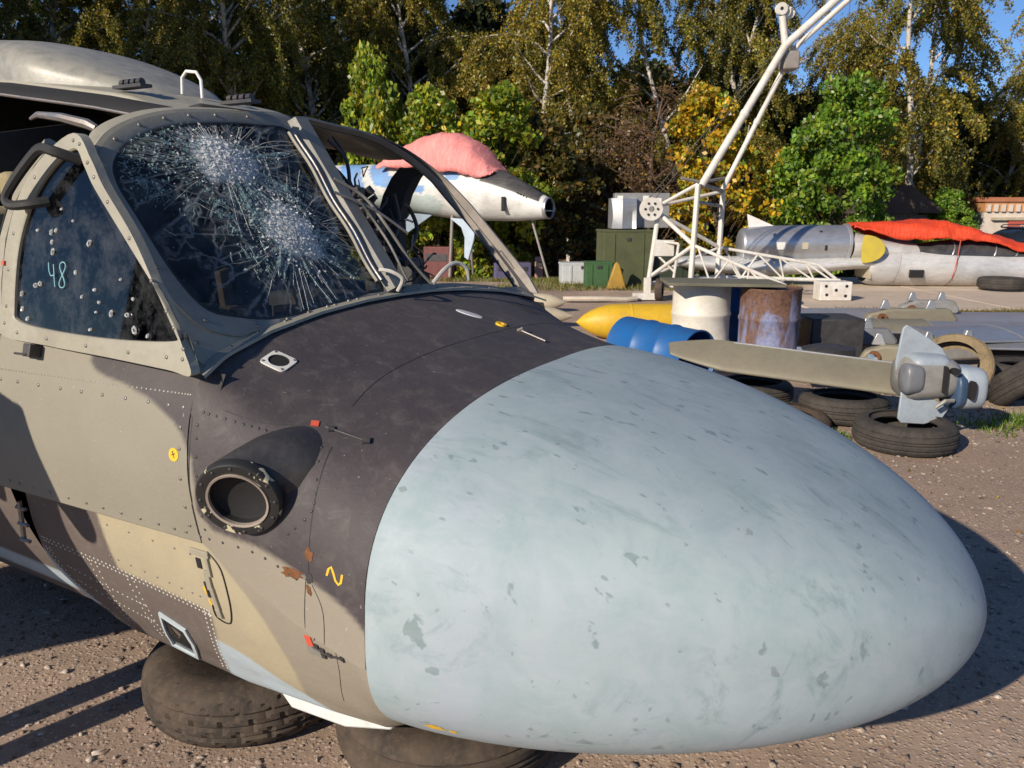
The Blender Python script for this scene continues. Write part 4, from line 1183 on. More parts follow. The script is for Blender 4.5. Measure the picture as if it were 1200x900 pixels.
# wiper motor, arms, hoses and cables round the centre post and empty port frame
mb = MB()
for w0, vv in ((1.60, -0.055), (1.64, -0.07), (1.57, -0.065), (1.53, -0.08)):
    p = W3(vv, w0, 0.02); mb.box(L(*p), (0.05, 0.04, 0.045), None); mb.tube([L(p[0] - .02, p[1] - .03, p[2] + .02), L(p[0] + .03, p[1] + .02, p[2] - .02)], 0.017, 8)
mb.build('wiper_motor', M_dark, heli, bevel=0.004)
M_armp = paint('wiper_arm_paint', (0.19, 0.18, 0.16), (0.08, 0.07, 0.06), 0.5, 25, 0.5)
def hose(name, pts, r, mat):
    mb = MB(); mb.tube([L(*p) for p in catmull(pts, 28)], r, 7); return mb.build(name, mat, heli)
hose('wiper_arm', [(-0.80, 0.03, 1.70), (-0.74, -0.05, 1.64), (-0.66, -0.07, 1.54), (-0.60, -0.12, 1.42), (-0.555, -0.17, 1.345)], 0.0055, M_armp)
hose('wiper_arm', [(-0.72, 0.00, 1.63), (-0.70, -0.05, 1.56), (-0.63, -0.05, 1.47), (-0.575, -0.06, 1.36)], 0.0045, M_armp)
hose('washer_hose', [(-0.55, 0.03, 1.335), (-0.53, 0.03, 1.375), (-0.56, 0.05, 1.40), (-0.60, 0.06, 1.405)], 0.0065, M_cable)
hose('washer_hose', [(-0.545, -0.17, 1.345), (-0.53, -0.22, 1.39), (-0.52, -0.28, 1.41), (-0.50, -0.32, 1.39), (-0.50, -0.33, 1.345)], 0.0075, M_cable)
hose('loose_cable', [(-0.90, 0.02, 1.80), (-0.84, -0.05, 1.72), (-0.86, -0.18, 1.63), (-0.82, -0.22, 1.55), (-0.74, -0.2, 1.47), (-0.66, -0.25, 1.36)], 0.006, M_rub)
hose('loose_cable', [(-0.98, -0.18, 1.86), (-0.95, -0.22, 1.78), (-0.97, -0.26, 1.70), (-0.9, -0.24, 1.62), (-0.8, -0.16, 1.58)], 0.004, M_rub)
hose('loose_cable', [(-0.93, -0.10, 1.84), (-0.90, -0.15, 1.78), (-0.86, -0.12, 1.70), (-0.83, -0.06, 1.66)], 0.007, M_dark)
hose('wiper_blade', [(-0.775, 0.06, 1.655), (-0.70, -0.045, 1.60), (-0.63, -0.14, 1.52)], 0.005, M_steel)
hose('control_yoke', [(-0.98, -0.60, 1.62), (-0.99, -0.66, 1.60), (-0.985, -0.70, 1.53), (-0.97, -0.66, 1.47), (-0.96, -0.62, 1.45)], 0.009, M_dark)
hose('control_yoke', [(-0.95, -0.50, 1.66), (-0.95, -0.53, 1.56), (-0.95, -0.49, 1.49), (-0.95, -0.43, 1.54), (-0.95, -0.40, 1.58)], 0.009, M_dark)

# instrument panel, coaming, seats
mb = MB()
mb.prism([(-0.66, 0.80), (-0.62, 1.22), (-0.70, 1.27), (-0.80, 1.25), (-0.84, 1.16), (-0.84, 0.80)], 1.45, Matrix(((1, 0, 0, 0), (0, 0, -1, -0.05), (0, 1, 0, 0), (0, 0, 0, 1))))
ip = mb.build('instrument_panel', M_liner, heli, bevel=0.02)
mb = MB()
for k in range(7):
    mb.box(L(-0.72 - 0.01 * (k % 2), -0.30 + 0.16 * k, 1.275 + 0.012 * (k % 3)), (0.07, 0.10, 0.05))
mb.build('instrument_box', M_dark, ip, bevel=0.004)
for (u, v, w, rz, s) in ((-0.86, 0.47, 1.33, 0.3, (0.02, 0.055, 0.19)), (-0.72, 0.30, 1.315, -0.2, (0.02, 0.06, 0.13)), (-0.70, 0.22, 1.30, 0.5, (0.05, 0.07, 0.06)), (-0.78, 0.56, 1.30, 0.9, (0.09, 0.06, 0.03))):
    mb = MB(); mb.box((0, 0, 0), s, Matrix.Translation(L(u, v, w)) @ Matrix.Rotation(rz, 4, 'Z') @ Matrix.Rotation(rz * 0.5, 4, 'X'))
    mb.build('loose_panel', M_tan, heli, smooth=False, bevel=0.003)
mb = MB(); mb.box((0, 0, 0), (0.10, 0.09, 0.05), Matrix.Translation(L(-0.80, 0.64, 1.315))); mb.build('green_instrument', paint('green_enamel', (0.05, 0.12, 0.06), None, 0.4, 20, 0.4), heli, bevel=0.004)
def seat(v, mat):
    mb = MB()
    mb.box(L(-1.42, v, 0.98), (0.44, 0.46, 0.10)); mb.box((0, 0, 0), (0.10, 0.44, 0.62), Matrix.Translation(L(-1.66, v, 1.30)) @ Matrix.Rotation(-0.16, 4, 'Y'))
    s = mb.build('pilot_seat', mat, heli, bevel=0.03)
    mb = MB(); mb.box(L(-1.70, v, 1.66), (0.07, 0.22, 0.12)); mb.build('headrest', mat, s, bevel=0.02)
    mb = MB(); mb.box(L(-1.42, v, 0.86), (0.30, 0.34, 0.14)); mb.build('seat_base', M_liner, s)
seat(0.50, M_seat); seat(-0.50, M_dark)
mb = MB(); mb.box(L(-1.12, -0.74, 1.08), (0.28, 0.12, 0.5)); mb.build('side_console', M_liner, heli, bevel=0.02)
mb = MB(); mb.box(L(-1.05, -0.12, 1.05), (0.30, 0.20, 0.5)); mb.build('centre_console', M_liner, heli, bevel=0.02)
mb = MB(); mb.box(L(-1.18, -0.72, 1.345), (0.16, 0.14, 0.10)); mb.box(L(-1.02, -0.70, 1.32), (0.08, 0.10, 0.14)); mb.build('radio_box', M_dark, heli, bevel=0.006)
# overhead panel and dark headliner
mb = MB(); mb.box((0, 0, 0), (0.5, 0.5, 0.10), Matrix.Translation(L(-1.35, 0.05, 1.86)) @ Matrix.Rotation(-0.1, 4, 'Y')); mb.build('overhead_panel', M_liner, heli, bevel=0.02)

# tangle of torn wiring and broken fittings round the centre post
rw = random.Random(12); wb = MB(); wb2 = MB()
for k in range(34):
    p = Vector(W3(rw.uniform(-0.30, -0.03), rw.uniform(1.36, 1.72), rw.uniform(-0.03, 0.03))); pts = [p]; d = Vector((rw.uniform(-.5, .5), rw.uniform(-.8, .5), rw.uniform(-1, .3))).normalized()
    for j in range(6):
        d = (d + Vector((rw.gauss(0, .45), rw.gauss(0, .45), rw.gauss(-.1, .45)))).normalized(); pts.append(pts[-1] + d * rw.uniform(0.012, 0.035))
    (wb if k % 4 else wb2).tube([L(*q) for q in pts], rw.uniform(0.002, 0.0045), 5)
for k in range(16):
    p = W3(rw.uniform(-0.20, -0.03), rw.uniform(1.42, 1.66), rw.uniform(-0.01, 0.03)); wb.box((0, 0, 0), (rw.uniform(.012, .035), rw.uniform(.012, .03), rw.uniform(.012, .035)), Matrix.Translation(L(*p)) @ Euler((rw.random() * 3, rw.random() * 3, 0)).to_matrix().to_4x4())
o = wb.build('torn_wiring', M_dark, heli, smooth=False); o['kind'] = 'stuff'
o = wb2.build('torn_wiring', M_armp, heli); o['kind'] = 'stuff'

# ================================================================ GROUND
def ground_mat():
    t = NT('packed_gravel'); v = t.coord()
    n1 = t.noise(v, 0.35, 6, 0.6, 0.3); n2 = t.noise(v, 3.0, 7, 0.65); n3 = t.noise(v, 38, 6, 0.75); n4 = t.noise(v, 120, 3, 0.6)
    c = t.mix(t.ramp(n1, [(0.38, 0.0), (0.64, 1.0)]), (0.345, 0.25, 0.185), (0.55, 0.415, 0.315))
    c = t.mix(t.ramp(n2, [(0.40, 0.0), (0.70, 1.0)]), c, (0.30, 0.22, 0.168))
    vo = t.new('ShaderNodeTexVoronoi'); vo.inputs['Scale'].default_value = 55; t.link(v, vo.inputs['Vector'])
    peb = t.ramp(vo.outputs['Distance'], [(0.25, 1.0), (0.42, 0.0)])
    vc = t.ramp(vo.outputs['Color'], [(0.3, 0.0), (0.8, 1.0)])
    c = t.mix(t.math('MULTIPLY', t.math('MULTIPLY', peb, vc), 0.6), c, (0.56, 0.46, 0.38))
    c = t.mix(t.math('MULTIPLY', t.ramp(n3, [(0.5, 0.0), (0.72, 1.0)]), 0.45), c, (0.16, 0.115, 0.09))
    t.base(c); t.set(rough=0.95, spec=0.2)
    h = t.math('ADD', t.math('MULTIPLY', peb, 0.6), t.math('ADD', t.math('MULTIPLY', n3, 1.0), t.math('MULTIPLY', n4, 0.4)))
    t.bump(h, 0.42, 0.011)
    return t.m
M_ground = ground_mat()
xs = np.concatenate([np.linspace(-120, -6, 24), np.linspace(-5.6, 9.4, 120), np.linspace(10, 120, 26)])
ys = np.concatenate([np.linspace(-40, -1, 8), np.linspace(-0.8, 12, 110), np.linspace(12.5, 160, 50)])
X, Y = np.meshgrid(xs, ys, indexing='ij')
def gz(x, y):
    z = 0.010 * np.sin(x * 1.7 + 0.6 * y) * np.sin(y * 1.3 + 1.0) + 0.006 * np.sin(x * 5.1 + 2) * np.sin(y * 4.3)
    s = np.clip((y - 17.0) / 9.0, 0, 1); s = s * s * (3 - 2 * s)
    return z - 0.004 - 0.6 * s
Zg = gz(X, Y)
V = np.stack([X, Y, Zg], -1)
vv, qq = mesh_np(V)
gr = np_mesh('ground', vv, qq[:, ::-1], M_ground, None, smooth=True); gr['kind'] = 'structure'

# paler concrete apron behind, with expansion joints between its slabs
M_conc = paint('pale_concrete', (0.56, 0.46, 0.355), (0.40, 0.31, 0.23), 0.6, 0.7, 0.9, 0, 0.4, 30)
apron = bpy.data.objects.new('concrete_apron', None); C.objects.link(apron); apron['kind'] = 'structure'
for i in range(5):
    for j in range(2):
        mb = MB()
        mb.box((4.9 + i * 3.3 + 1.6, 12.9 + j * 3.1 + 1.5 + 0.05 * i, -0.02), (3.27, 3.06, 0.075))
        mb.build('concrete_slab', M_conc, apron, bevel=0.01)

# loose stones lying on the near ground
def stones(name, n, region, smin, smax, seed, mat):
    r_ = np.random.default_rng(seed)
    px = r_.uniform(region[0], region[1], n); py = r_.uniform(region[2], region[3], n)
    s = smin + (smax - smin) * r_.random(n) ** 4
    base = np.array([(1, 0, 0), (-1, 0, 0), (0, 1, 0), (0, -1, 0), (0, 0, 1), (0, 0, -1), (.62, .62, .45), (-.62, .62, .45), (-.62, -.62, .45), (.62, -.62, .45)], float)
    tri = np.array([(0, 6, 4), (2, 6, 0), (6, 2, 4), (2, 7, 4), (7, 2, 1), (1, 7, 1), (7, 1, 4), (1, 8, 4), (8, 1, 3), (8, 3, 4), (3, 9, 4), (9, 3, 0), (9, 0, 4), (0, 2, 5), (2, 1, 5), (1, 3, 5), (3, 0, 5)], int)
    tri = tri[[0, 1, 2, 3, 4, 6, 7, 8, 9, 10, 11, 12, 13, 14, 15, 16]]
    V = base[None] * (0.55 + 0.9 * r_.random((n, 10, 1))) * s[:, None, None]
    V = V * np.stack([np.ones(n), 0.6 + 0.4 * r_.random(n), 0.38 + 0.3 * r_.random(n)], -1)[:, None]
    a = r_.uniform(0, 2 * PI, n); c_, s_ = np.cos(a)[:, None], np.sin(a)[:, None]
    x = V[..., 0] * c_ - V[..., 1] * s_; y = V[..., 0] * s_ + V[..., 1] * c_
    V = np.stack([x + px[:, None], y + py[:, None], V[..., 2] + (gz(px, py) + s * 0.15)[:, None]], -1).reshape(-1, 3)
    F_ = (tri[None] + (np.arange(n) * 10)[:, None, None]).reshape(-1, 3)
    pal = np.array([(0.38, 0.29, 0.225), (0.48, 0.38, 0.30), (0.26, 0.19, 0.15), (0.32, 0.26, 0.22), (0.58, 0.49, 0.41), (0.31, 0.22, 0.165)])
    col = np.repeat(pal[r_.integers(0, 6, n)] * (0.7 + 0.5 * r_.random((n, 1))), 10, 0)
    o = np_mesh(name, V, F_, mat, None, col); o['kind'] = 'stuff'
    tag(o, 'loose gravel scattered over the packed brown ground', 'gravel')
    return o
def attr_mat(name, rough=0.9, amt=0.35):
    t = NT(name); at = t.new('ShaderNodeAttribute'); at.attribute_name = 'paint'; v = t.coord()
    n = t.noise(v, 90, 4, 0.6)
    t.base(t.mix(t.math('MULTIPLY', n, amt), at.outputs['Color'], (0.07, 0.055, 0.045))); t.set(rough=rough, spec=0.25); return t.m
M_stone = attr_mat('stone')
st_n = 60000
stones('gravel', st_n, (-3.6, 6.2, 1.2, 7.5), 0.0025, 0.0165, 21, M_stone)

# ================================================================ TYRES
def tyre_mesh(Ro, Wd, Ri, tread, nseg=168):
    """tyre lying flat: axis z, bottom at 0; tread blocks are cut into the surface"""
    hw = Wd / 2
    rows = []
    prof = []
    ny = 19
    for k in range(ny):                                   # tread across the width
        f = -1 + 2 * k / (ny - 1)
        prof.append((Ro - 0.028 * abs(f) ** 3.2, hw * 0.86 * f, k))
    side = [(Ro - 0.05, hw * 0.98, None), (Ro - 0.085, hw * 1.03, None), (Ro - 0.10, hw * 1.025, None), (Ro * 0.5 + Ri * 0.5, hw * 1.0, None), (Ri + 0.03, hw * 0.80, None), (Ri, hw * 0.68, None), (Ri + 0.012, hw * 0.55, None),
            (Ro * 0.6 + Ri * 0.4, hw * 0.80, None), (Ro - 0.03, hw * 0.70, None), (Ro - 0.022, 0, None)]
    prof = prof + side + [(r_, -z, None) for r_, z, _ in side[::-1][1:]]
    V = np.zeros((len(prof), nseg, 3)); th_ = np.linspace(0, 2 * PI, nseg, endpoint=False)
    for i, (r_, z, k) in enumerate(prof):
        rr = np.full(nseg, r_)
        if k is not None:
            seg = np.arange(nseg)
            if tread == 'block':
                groove = (k in (5, 9, 13)); lat = ((seg + (3 if (k // 4) % 2 else 0) + (k % 3 == 0)) % 7 == 0)
                rr = rr - np.where(groove | lat, 0.009, 0.0)
            else:
                groove = (k in (4, 8, 10, 14)); lat = (((seg * 2 + k) % 9) < 1) & ((k < 4) | (k > 14))
                rr = rr - np.where(groove, 0.008, 0.0) - np.where(lat, 0.005, 0.0)
        V[i, :, 0] = rr * np.cos(th_); V[i, :, 1] = rr * np.sin(th_); V[i, :, 2] = z + hw * 1.03
    m = len(prof); i = np.arange(m)[:, None]; j = np.arange(nseg)[None]
    q = np.stack([i * nseg + j, i * nseg + (j + 1) % nseg, ((i + 1) % m) * nseg + (j + 1) % nseg, ((i + 1) % m) * nseg + j], -1).reshape(-1, 4)
    return V.reshape(-1, 3), q
def rubber(name, col, dust, amt):
    t = NT(name); v = t.coord(); n1 = t.noise(v, 5, 6, 0.65, 0.4); n2 = t.noise(v, 45, 5, 0.7)
    c = t.mix(t.math('MULTIPLY', t.ramp(n1, [(0.32, 0.0), (0.68, 1.0)]), amt), col, dust)
    c = t.mix(t.math('MULTIPLY', t.ramp(n2, [(0.48, 0.0), (0.7, 1.0)]), amt * 0.8), c, dust)
    t.base(c); t.set(rough=0.85, spec=0.3); t.bump(n2, 0.5, 0.004); return t.m
M_tyre = rubber('dusty_tyre_rubber', (0.028, 0.024, 0.021), (0.115, 0.083, 0.058), 0.75)
M_tyre2 = rubber('grey_tyre_rubber', (0.026, 0.025, 0.024), (0.095, 0.08, 0.066), 0.55)
M_tyre3 = rubber('tan_dusty_rubber', (0.10, 0.08, 0.05), (0.30, 0.22, 0.12), 0.75)
TY = {}
def tyre(label, loc, rot=(0, 0, 0), kind='block', size=(0.325, 0.205, 0.19), mat=None, rz=0.0):
    key = (kind, size, (mat or M_tyre).name)
    if key not in TY:
        V, q = tyre_mesh(size[0], size[1], size[2], kind)
        o = np_mesh('tyre', V, q[:, ::-1], mat or M_tyre, None, smooth=True)
        o.data.set_sharp_from_angle(angle=R(28)); TY[key] = o
    else:
        o = TY[key].copy(); C.objects.link(o)
    o.location = loc; o.rotation_euler = rot
    return tag(o, label, 'tyre', 'old tyres used as supports and lying about')
tyre('brown dusty tyre under the belly of the helicopter, left of the two', (-0.87, 2.42, 0.0), (0, 0, 0.3), 'block', (0.345, 0.19, 0.12))
tyre('brown dusty tyre under the joint of the pale blue nose', (-0.19, 2.20, 0.0), (0, 0, 1.2), 'rib', (0.35, 0.185, 0.19))
tyre('grey tyre lying alone in front of the other loose tyres', (2.70, 5.28, 0.0), (0, 0, 0.6), 'rib', (0.335, 0.19, 0.2), M_tyre2)
tyre('tyre lying under the olive blade beside the finned tail unit', (2.58, 6.02, 0.0), (0.02, 0.03, 2.0), 'rib', (0.335, 0.19, 0.2), M_tyre2)
tyre('dark tyre under the olive blade close to the pale blue nose', (2.04, 6.55, 0.0), (0.0, 0.0, 0.2), 'rib', (0.32, 0.19, 0.2), M_tyre2)
tyre('tyre half buried in dirt just behind the pale blue nose', (2.06, 5.78, -0.075), (0.05, -0.12, 0.9), 'block', (0.32, 0.18, 0.2), M_tyre)
tyre('tan dusty tyre standing on edge behind the finned tail unit', (3.80, 6.75, 0.22), (R(52), 0.0, R(-48)), 'rib', (0.34, 0.12, 0.275), M_tyre3)
tyre('big black tyre leaning at the right edge beside the finned tail unit', (4.42, 6.42, 0.16), (R(-38), R(-10), 0.4), 'rib', (0.42, 0.24, 0.24), M_tyre2)
tyre('black tyre at the right edge behind the leaning big tyre', (4.75, 7.2, 0.0), (0, 0, 1.0), 'rib', (0.40, 0.22, 0.24), M_tyre2)
tyre('black tyre lying under the silver jet fuselage', (9.75, 15.9, 0.05), (0, 0, 0.5), 'rib', (0.45, 0.22, 0.25), M_tyre2)

# ================================================================ DRUMS
def drum_mesh(r=0.29, h=0.88, n=48):
    p = [(0.0001, 0.012), (r * 0.93, 0.012), (r * 0.95, 0.0), (r, 0.0), (r, 0.02)]
    for zc in (0.3, 0.58):
        p += [(r, zc * h / 0.88 - 0.03), (r + 0.010, zc * h / 0.88 - 0.012), (r + 0.010, zc * h / 0.88 + 0.012), (r, zc * h / 0.88 + 0.03)]
    for zc in (0.12, 0.20, 0.40, 0.48, 0.68, 0.76): pass
    p += [(r, h - 0.03), (r + 0.006, h - 0.018), (r + 0.006, h), (r - 0.008, h), (r - 0.012, h - 0.015), (0.0001, h - 0.015)]
    return p
def drum(label, loc, mat, rot=(0, 0, 0), open_top=False, h=0.88, r=0.29):
    mb = MB(); p = drum_mesh(r, h)
    if open_top: p = p[:-1] + [(r - 0.012, 0.03), (0.0001, 0.03)]
    mb.lathe(p, 48)
    o = mb.build('oil_drum', mat, None, ang=40); o.location = loc; o.rotation_euler = rot
    return tag(o, label, 'drum', 'steel oil drums behind the nose')
def rust_drum():
    t = NT('rusted_blue_drum'); v = t.coord(); sx = t.new('ShaderNodeSeparateXYZ'); t.link(v, sx.inputs[0]); z = sx.outputs[2]
    n1 = t.noise(t.coord((1, 1, 0.32)), 6.5, 8, 0.72, 0.5); n2 = t.noise(v, 30, 6, 0.7)
    zz = t.ramp(t.math('DIVIDE', z, 0.88), [(0.0, 0.20), (0.15, 0.0), (0.72, 0.02), (1.0, 0.18)])
    f = t.ramp(t.math('ADD', t.math('ADD', t.math('MULTIPLY', n1, 0.8), t.math('MULTIPLY', n2, 0.2)), zz), [(0.47, 0.0), (0.58, 1.0)])
    c = t.mix(t.ramp(n2, [(0.35, 0.0), (0.7, 1.0)]), (0.13, 0.16, 0.30), (0.26, 0.27, 0.38))
    ru = t.mix(t.ramp(n2, [(0.35, 0.0), (0.7, 1.0)]), (0.075, 0.035, 0.022), (0.19, 0.10, 0.065))
    t.base(t.mix(f, c, ru)); t.set(rough=0.75); t.bump(n2, 0.4, 0.01); return t.m
M_rustdrum = rust_drum()
M_whitedrum = paint('white_drum_paint', (0.68, 0.65, 0.57), (0.40, 0.35, 0.28), 0.35, 5, 0.5)
M_bluedrum = paint('blue_drum_paint', (0.015, 0.11, 0.33), (0.02, 0.07, 0.18), 0.4, 4, 0.4)
M_board = paint('weathered_board', (0.17, 0.16, 0.11), (0.09, 0.08, 0.06), 0.5, 4, 0.85)
drum('rusty blue drum standing beside the white drum', (2.55, 7.85, -0.03), M_rustdrum)
drum('white drum with a weathered board on top', (1.94, 8.15, -0.02), M_whitedrum)
drum('dark blue drum standing half hidden between the white drum and the rusty drum', (2.38, 8.72, -0.04), M_bluedrum)
o = drum('bright blue open drum lying on its side beside the nose', (1.74, 6.92, 0.33), M_bluedrum, (R(90), 0, R(60)), True)
o.rotation_euler = Euler((R(-92), R(0), R(62)), 'XYZ'); o.scale = (0.94, 0.94, 0.94); o.location = (1.06, 7.40, 0.35); o.rotation_euler = Vector((0.66, -0.75, -0.05)).to_track_quat('Z', 'Y').to_euler()
mb = MB(); mb.box((0, 0, 0), (1.12, 0.62, 0.03), Matrix.Translation((2.08, 7.98, 0.885)) @ Matrix.Rotation(-0.05, 4, 'Z') @ Matrix.Rotation(0.012, 4, 'Y'))
bo = mb.build('wooden_board', M_board, None, bevel=0.004); tag(bo, 'weathered grey board lying on top of the white drum', 'board')

# ================================================================ YELLOW FLOATS / TANKS LYING ON THE GROUND
def tank(name, label, a, b, r, mat, cat='tank', nose_f=0.25, group=None, tailf=0.2):
    a, b = Vector(a), Vector(b); ln_ = (b - a).length
    prof = []
    for t in np.linspace(0, 1, 22):
        k = 1.0
        if t < nose_f: k = math.sin(PI / 2 * t / nose_f) ** 0.75
        if t > 1 - tailf: k = min(k, math.sin(PI / 2 * (1 - t) / tailf) ** 0.8)
        prof.append((max(r * k, 0.002), t * ln_))
    q = (b - a).to_track_quat('Z', 'Y')
    th_ = thing(name, label, cat, tuple(a), group=group)
    mb = MB(); mb.lathe(prof, 32); o = mb.build('tank_shell', mat, th_, ang=60); o.rotation_mode = 'QUATERNION'; o.rotation_quaternion = q
    mb = MB()
    for f in (0.35, 0.62, 0.8):
        mb.lathe([(r * 1.0, f * ln_ - 0.012), (r * 1.02, f * ln_ - 0.008), (r * 1.02, f * ln_ + 0.008), (r * 1.0, f * ln_ + 0.012)], 32)
    o2 = mb.build('tank_bands', mat, o)
    o2['kind'] = 'stuff'
    return th_
M_yellow = paint('yellow_tank_paint', (0.62, 0.385, 0.018), (0.38, 0.24, 0.03), 0.45, 3, 0.5)
M_pale = paint('pale_tank_paint', (0.48, 0.42, 0.30), (0.30, 0.25, 0.18), 0.45, 3, 0.6)
tank('drop_tank', 'yellow pointed drop tank lying behind the blue drum', (0.80, 9.9, 0.22), (2.75, 9.9, 0.24), 0.22, M_yellow, group='tanks lying behind the nose')
tank('drop_tank', 'pale grey pointed tank lying beside the yellow drop tank', (0.85, 10.9, 0.16), (-1.7, 11.1, 0.17), 0.16, M_pale, group='tanks lying behind the nose')
tank('drop_tank', 'yellow tank lying just behind the helicopter nose', (0.55, 11.6, 0.15), (-2.0, 12.2, 0.15), 0.15, M_yellow, group='tanks lying behind the nose')
tank('drop_tank', 'pale tank with a yellow neighbour, nearest the grass', (0.85, 12.6, 0.15), (-0.6, 12.9, 0.15), 0.14, M_pale, group='tanks lying behind the nose')
mb = MB(); mb.tube([(0.9, 14.0, 0.06), (1.5, 13.9, 0.07), (2.0, 13.95, 0.05), (2.2, 14.05, 0.06)], 0.045, 8)
o = mb.build('bent_pipe', paint('cream_pipe', (0.55, 0.48, 0.38), None, 0.4, 6), None); tag(o, 'bent cream pipe on the ground leading to the crane base', 'pipe')

# ================================================================ CRATES
def crate(label, c, s, mat, rz=0.0, lid=True):
    t_ = thing('crate', label, 'crate', (c[0], c[1], 0), rz, group='crates stacked before the trees')
    mb = MB(); mb.box((0, 0, c[2] + s[2] / 2), s); mb.build('crate_body', mat, t_, smooth=False, bevel=0.012)
    mb = MB(); mb.box((0, 0, c[2] + s[2] + 0.013), (s[0] * 1.03, s[1] * 1.03, 0.045)); mb.build('lid', mat, t_, smooth=False, bevel=0.008)
    for dx in (-0.3, 0.3):
        mb = MB(); mb.box((dx * s[0], -s[1] / 2 - 0.006, c[2] + s[2] * 0.55), (0.045, 0.02, s[2] * 0.82)); mb.build('batten', mat, t_, smooth=False)
    mb = MB(); mb.box((0, -s[1] / 2 - 0.012, c[2] + s[2] * 0.86), (0.09, 0.02, 0.06)); mb.build('latch', M_dark, t_, smooth=False)
M_olive = paint('olive_crate', (0.085, 0.095, 0.038), (0.045, 0.05, 0.025), 0.45, 3, 0.7)
M_green = paint('green_crate', (0.04, 0.11, 0.035), (0.025, 0.05, 0.02), 0.45, 3, 0.7)
M_alu = paint('dull_aluminium', (0.55, 0.56, 0.57), (0.34, 0.34, 0.34), 0.5, 3, 0.38, 0.75)
crate('tall olive crate under the dented silver cabinet', (2.40, 17.3, 0), (1.04, 0.8, 1.14), M_olive, 0.1)
crate('small green crate beside the yellow triangle', (1.80, 16.8, 0), (0.55, 0.4, 0.50), M_green, 0.05)
crate('pale grey crate with its side to the grass, left of the small green crate', (1.52, 17.7, 0), (0.9, 0.5, 0.42), paint('pale_grey_crate', (0.5, 0.52, 0.52), None, 0.4, 3), 0.1)
crate('dark green crate in shadow right of the tall olive crate', (3.35, 17.6, 0), (0.9, 0.8, 0.72), paint('shadow_green_crate', (0.03, 0.045, 0.025), None, 0.4, 3), 0.05)
cab = thing('metal_cabinet', 'dented silver cabinet standing on the tall olive crate', 'cabinet', (2.5, 17.3, 1.2))
mb = MB(); rows = []
for z in np.linspace(0.0, 0.62, 9):
    rows.append([(-0.42 + 0.03 * math.sin(z * 6), -0.3, z), (-0.2, -0.34 - 0.04 * math.sin(z * 5), z), (0.02, -0.28 + 0.03 * math.sin(z * 9), z), (0.10, -0.32 + 0.05 * z, z), (0.18, 0.3, z), (-0.42, 0.3, z)])
mb.grid(rows, wrap=True, caps=True); mb.build('dented_panel', M_alu, cab, ang=20)
mb = MB(); mb.box((0.25, 0.12, 0.37), (1.15, 0.4, 0.72)); mb.build('cabinet_body', paint('grey_cabinet', (0.34, 0.34, 0.33), (0.2, 0.19, 0.18), 0.6, 3, 0.5, 0.5), cab, smooth=False, bevel=0.01)
for k in range(4):
    mb = MB(); mb.box((-0.22 + 0.27 * k, -0.085, 0.62 - 0.05 * (k % 2)), (0.12, 0.02, 0.11)); mb.build('label_plate', M_white, cab, smooth=False)
mb = MB(); mb.prism([(-0.20, 0), (0.20, 0), (0.05, 0.50), (0.0, 0.55), (-0.05, 0.50)], 0.16, Matrix.Translation((2.14, 16.4, 0)) @ Matrix.Rotation(PI / 2, 4, 'X'))
o = mb.build('chock', paint('ochre_chock', (0.40, 0.24, 0.03), (0.22, 0.13, 0.03), 0.5, 3), None, bevel=0.02); tag(o, 'ochre yellow triangle standing before the tall olive crate', 'chock')

# ================================================================ CRANE
M_cr_w = paint('crane_white', (0.66, 0.645, 0.60), (0.36, 0.27, 0.19), 0.38, 4, 0.5)
M_cr_g = paint('crane_grey', (0.28, 0.26, 0.24), (0.16, 0.13, 0.10), 0.5, 5, 0.6)
crane = thing('crane', 'white tubular derrick crane on a lattice base before the trees', 'crane', (3.2, 14.5, 0))
def cp(*p): return tuple(Vector(p) - Vector((3.2, 14.5, 0)))
def bar(name, pts, r, mat=None, n=8, parent=None):
    mb = MB(); mb.tube([cp(*p) for p in pts], r * 0.78, n); return mb.build(name, mat or M_cr_w, parent or crane, ang=45)
A0, A1 = (2.47, 14.5, 0.28), (2.62, 14.5, 1.66)
B0, B1 = (3.16, 14.15, 0.36), (3.21, 14.15, 2.02)
C0, C1 = (3.86, 15.05, 0.36), (3.88, 15.05, 1.92)
bar('left_post', [A0, A1], 0.055); bar('mast_post', [B0, B1], 0.065); bar('mast_post', [C0, C1], 0.065)
bar('top_beam', [A1, B1], 0.045); bar('top_beam', [A1, C1], 0.04); bar('cross_beam', [B1, C1], 0.05, M_cr_g); bar('cross_beam', [(3.2, 14.15, 1.72), (3.87, 15.05, 1.65)], 0.04, M_cr_g)
bar('tie_bar', [(2.9, 14.1, 2.12), (3.25, 14.15, 2.05), (3.9, 15.05, 2.15)], 0.035, M_cr_g)
Bm, Cm = (3.18, 14.15, 0.98), (3.87, 15.05, 0.90)
bar('diagonal', [(2.62, 14.5, 1.52), Bm], 0.05); bar('diagonal', [(2.62, 14.5, 1.52), Cm], 0.045); bar('diagonal', [(2.52, 14.5, 0.42), Bm], 0.045); bar('diagonal', [(2.52, 14.5, 0.42), Cm], 0.035)
bar('base_chord', [A0, (4.72, 13.3, 0.17)], 0.05); bar('base_chord', [A0, C0, (5.95, 14.5, 0.33)], 0.045)
F1 = (4.55, 13.35, 0.36); F2 = (4.72, 13.3, 0.16); G1 = (5.55, 14.6, 0.62); G2 = (5.95, 14.5, 0.30)
bar('truss_chord', [Bm, F1, F2], 0.04); bar('truss_chord', [Cm, G1, G2], 0.038)
def lerp(a, b, f): return tuple(np.array(a) * (1 - f) + np.array(b) * f)
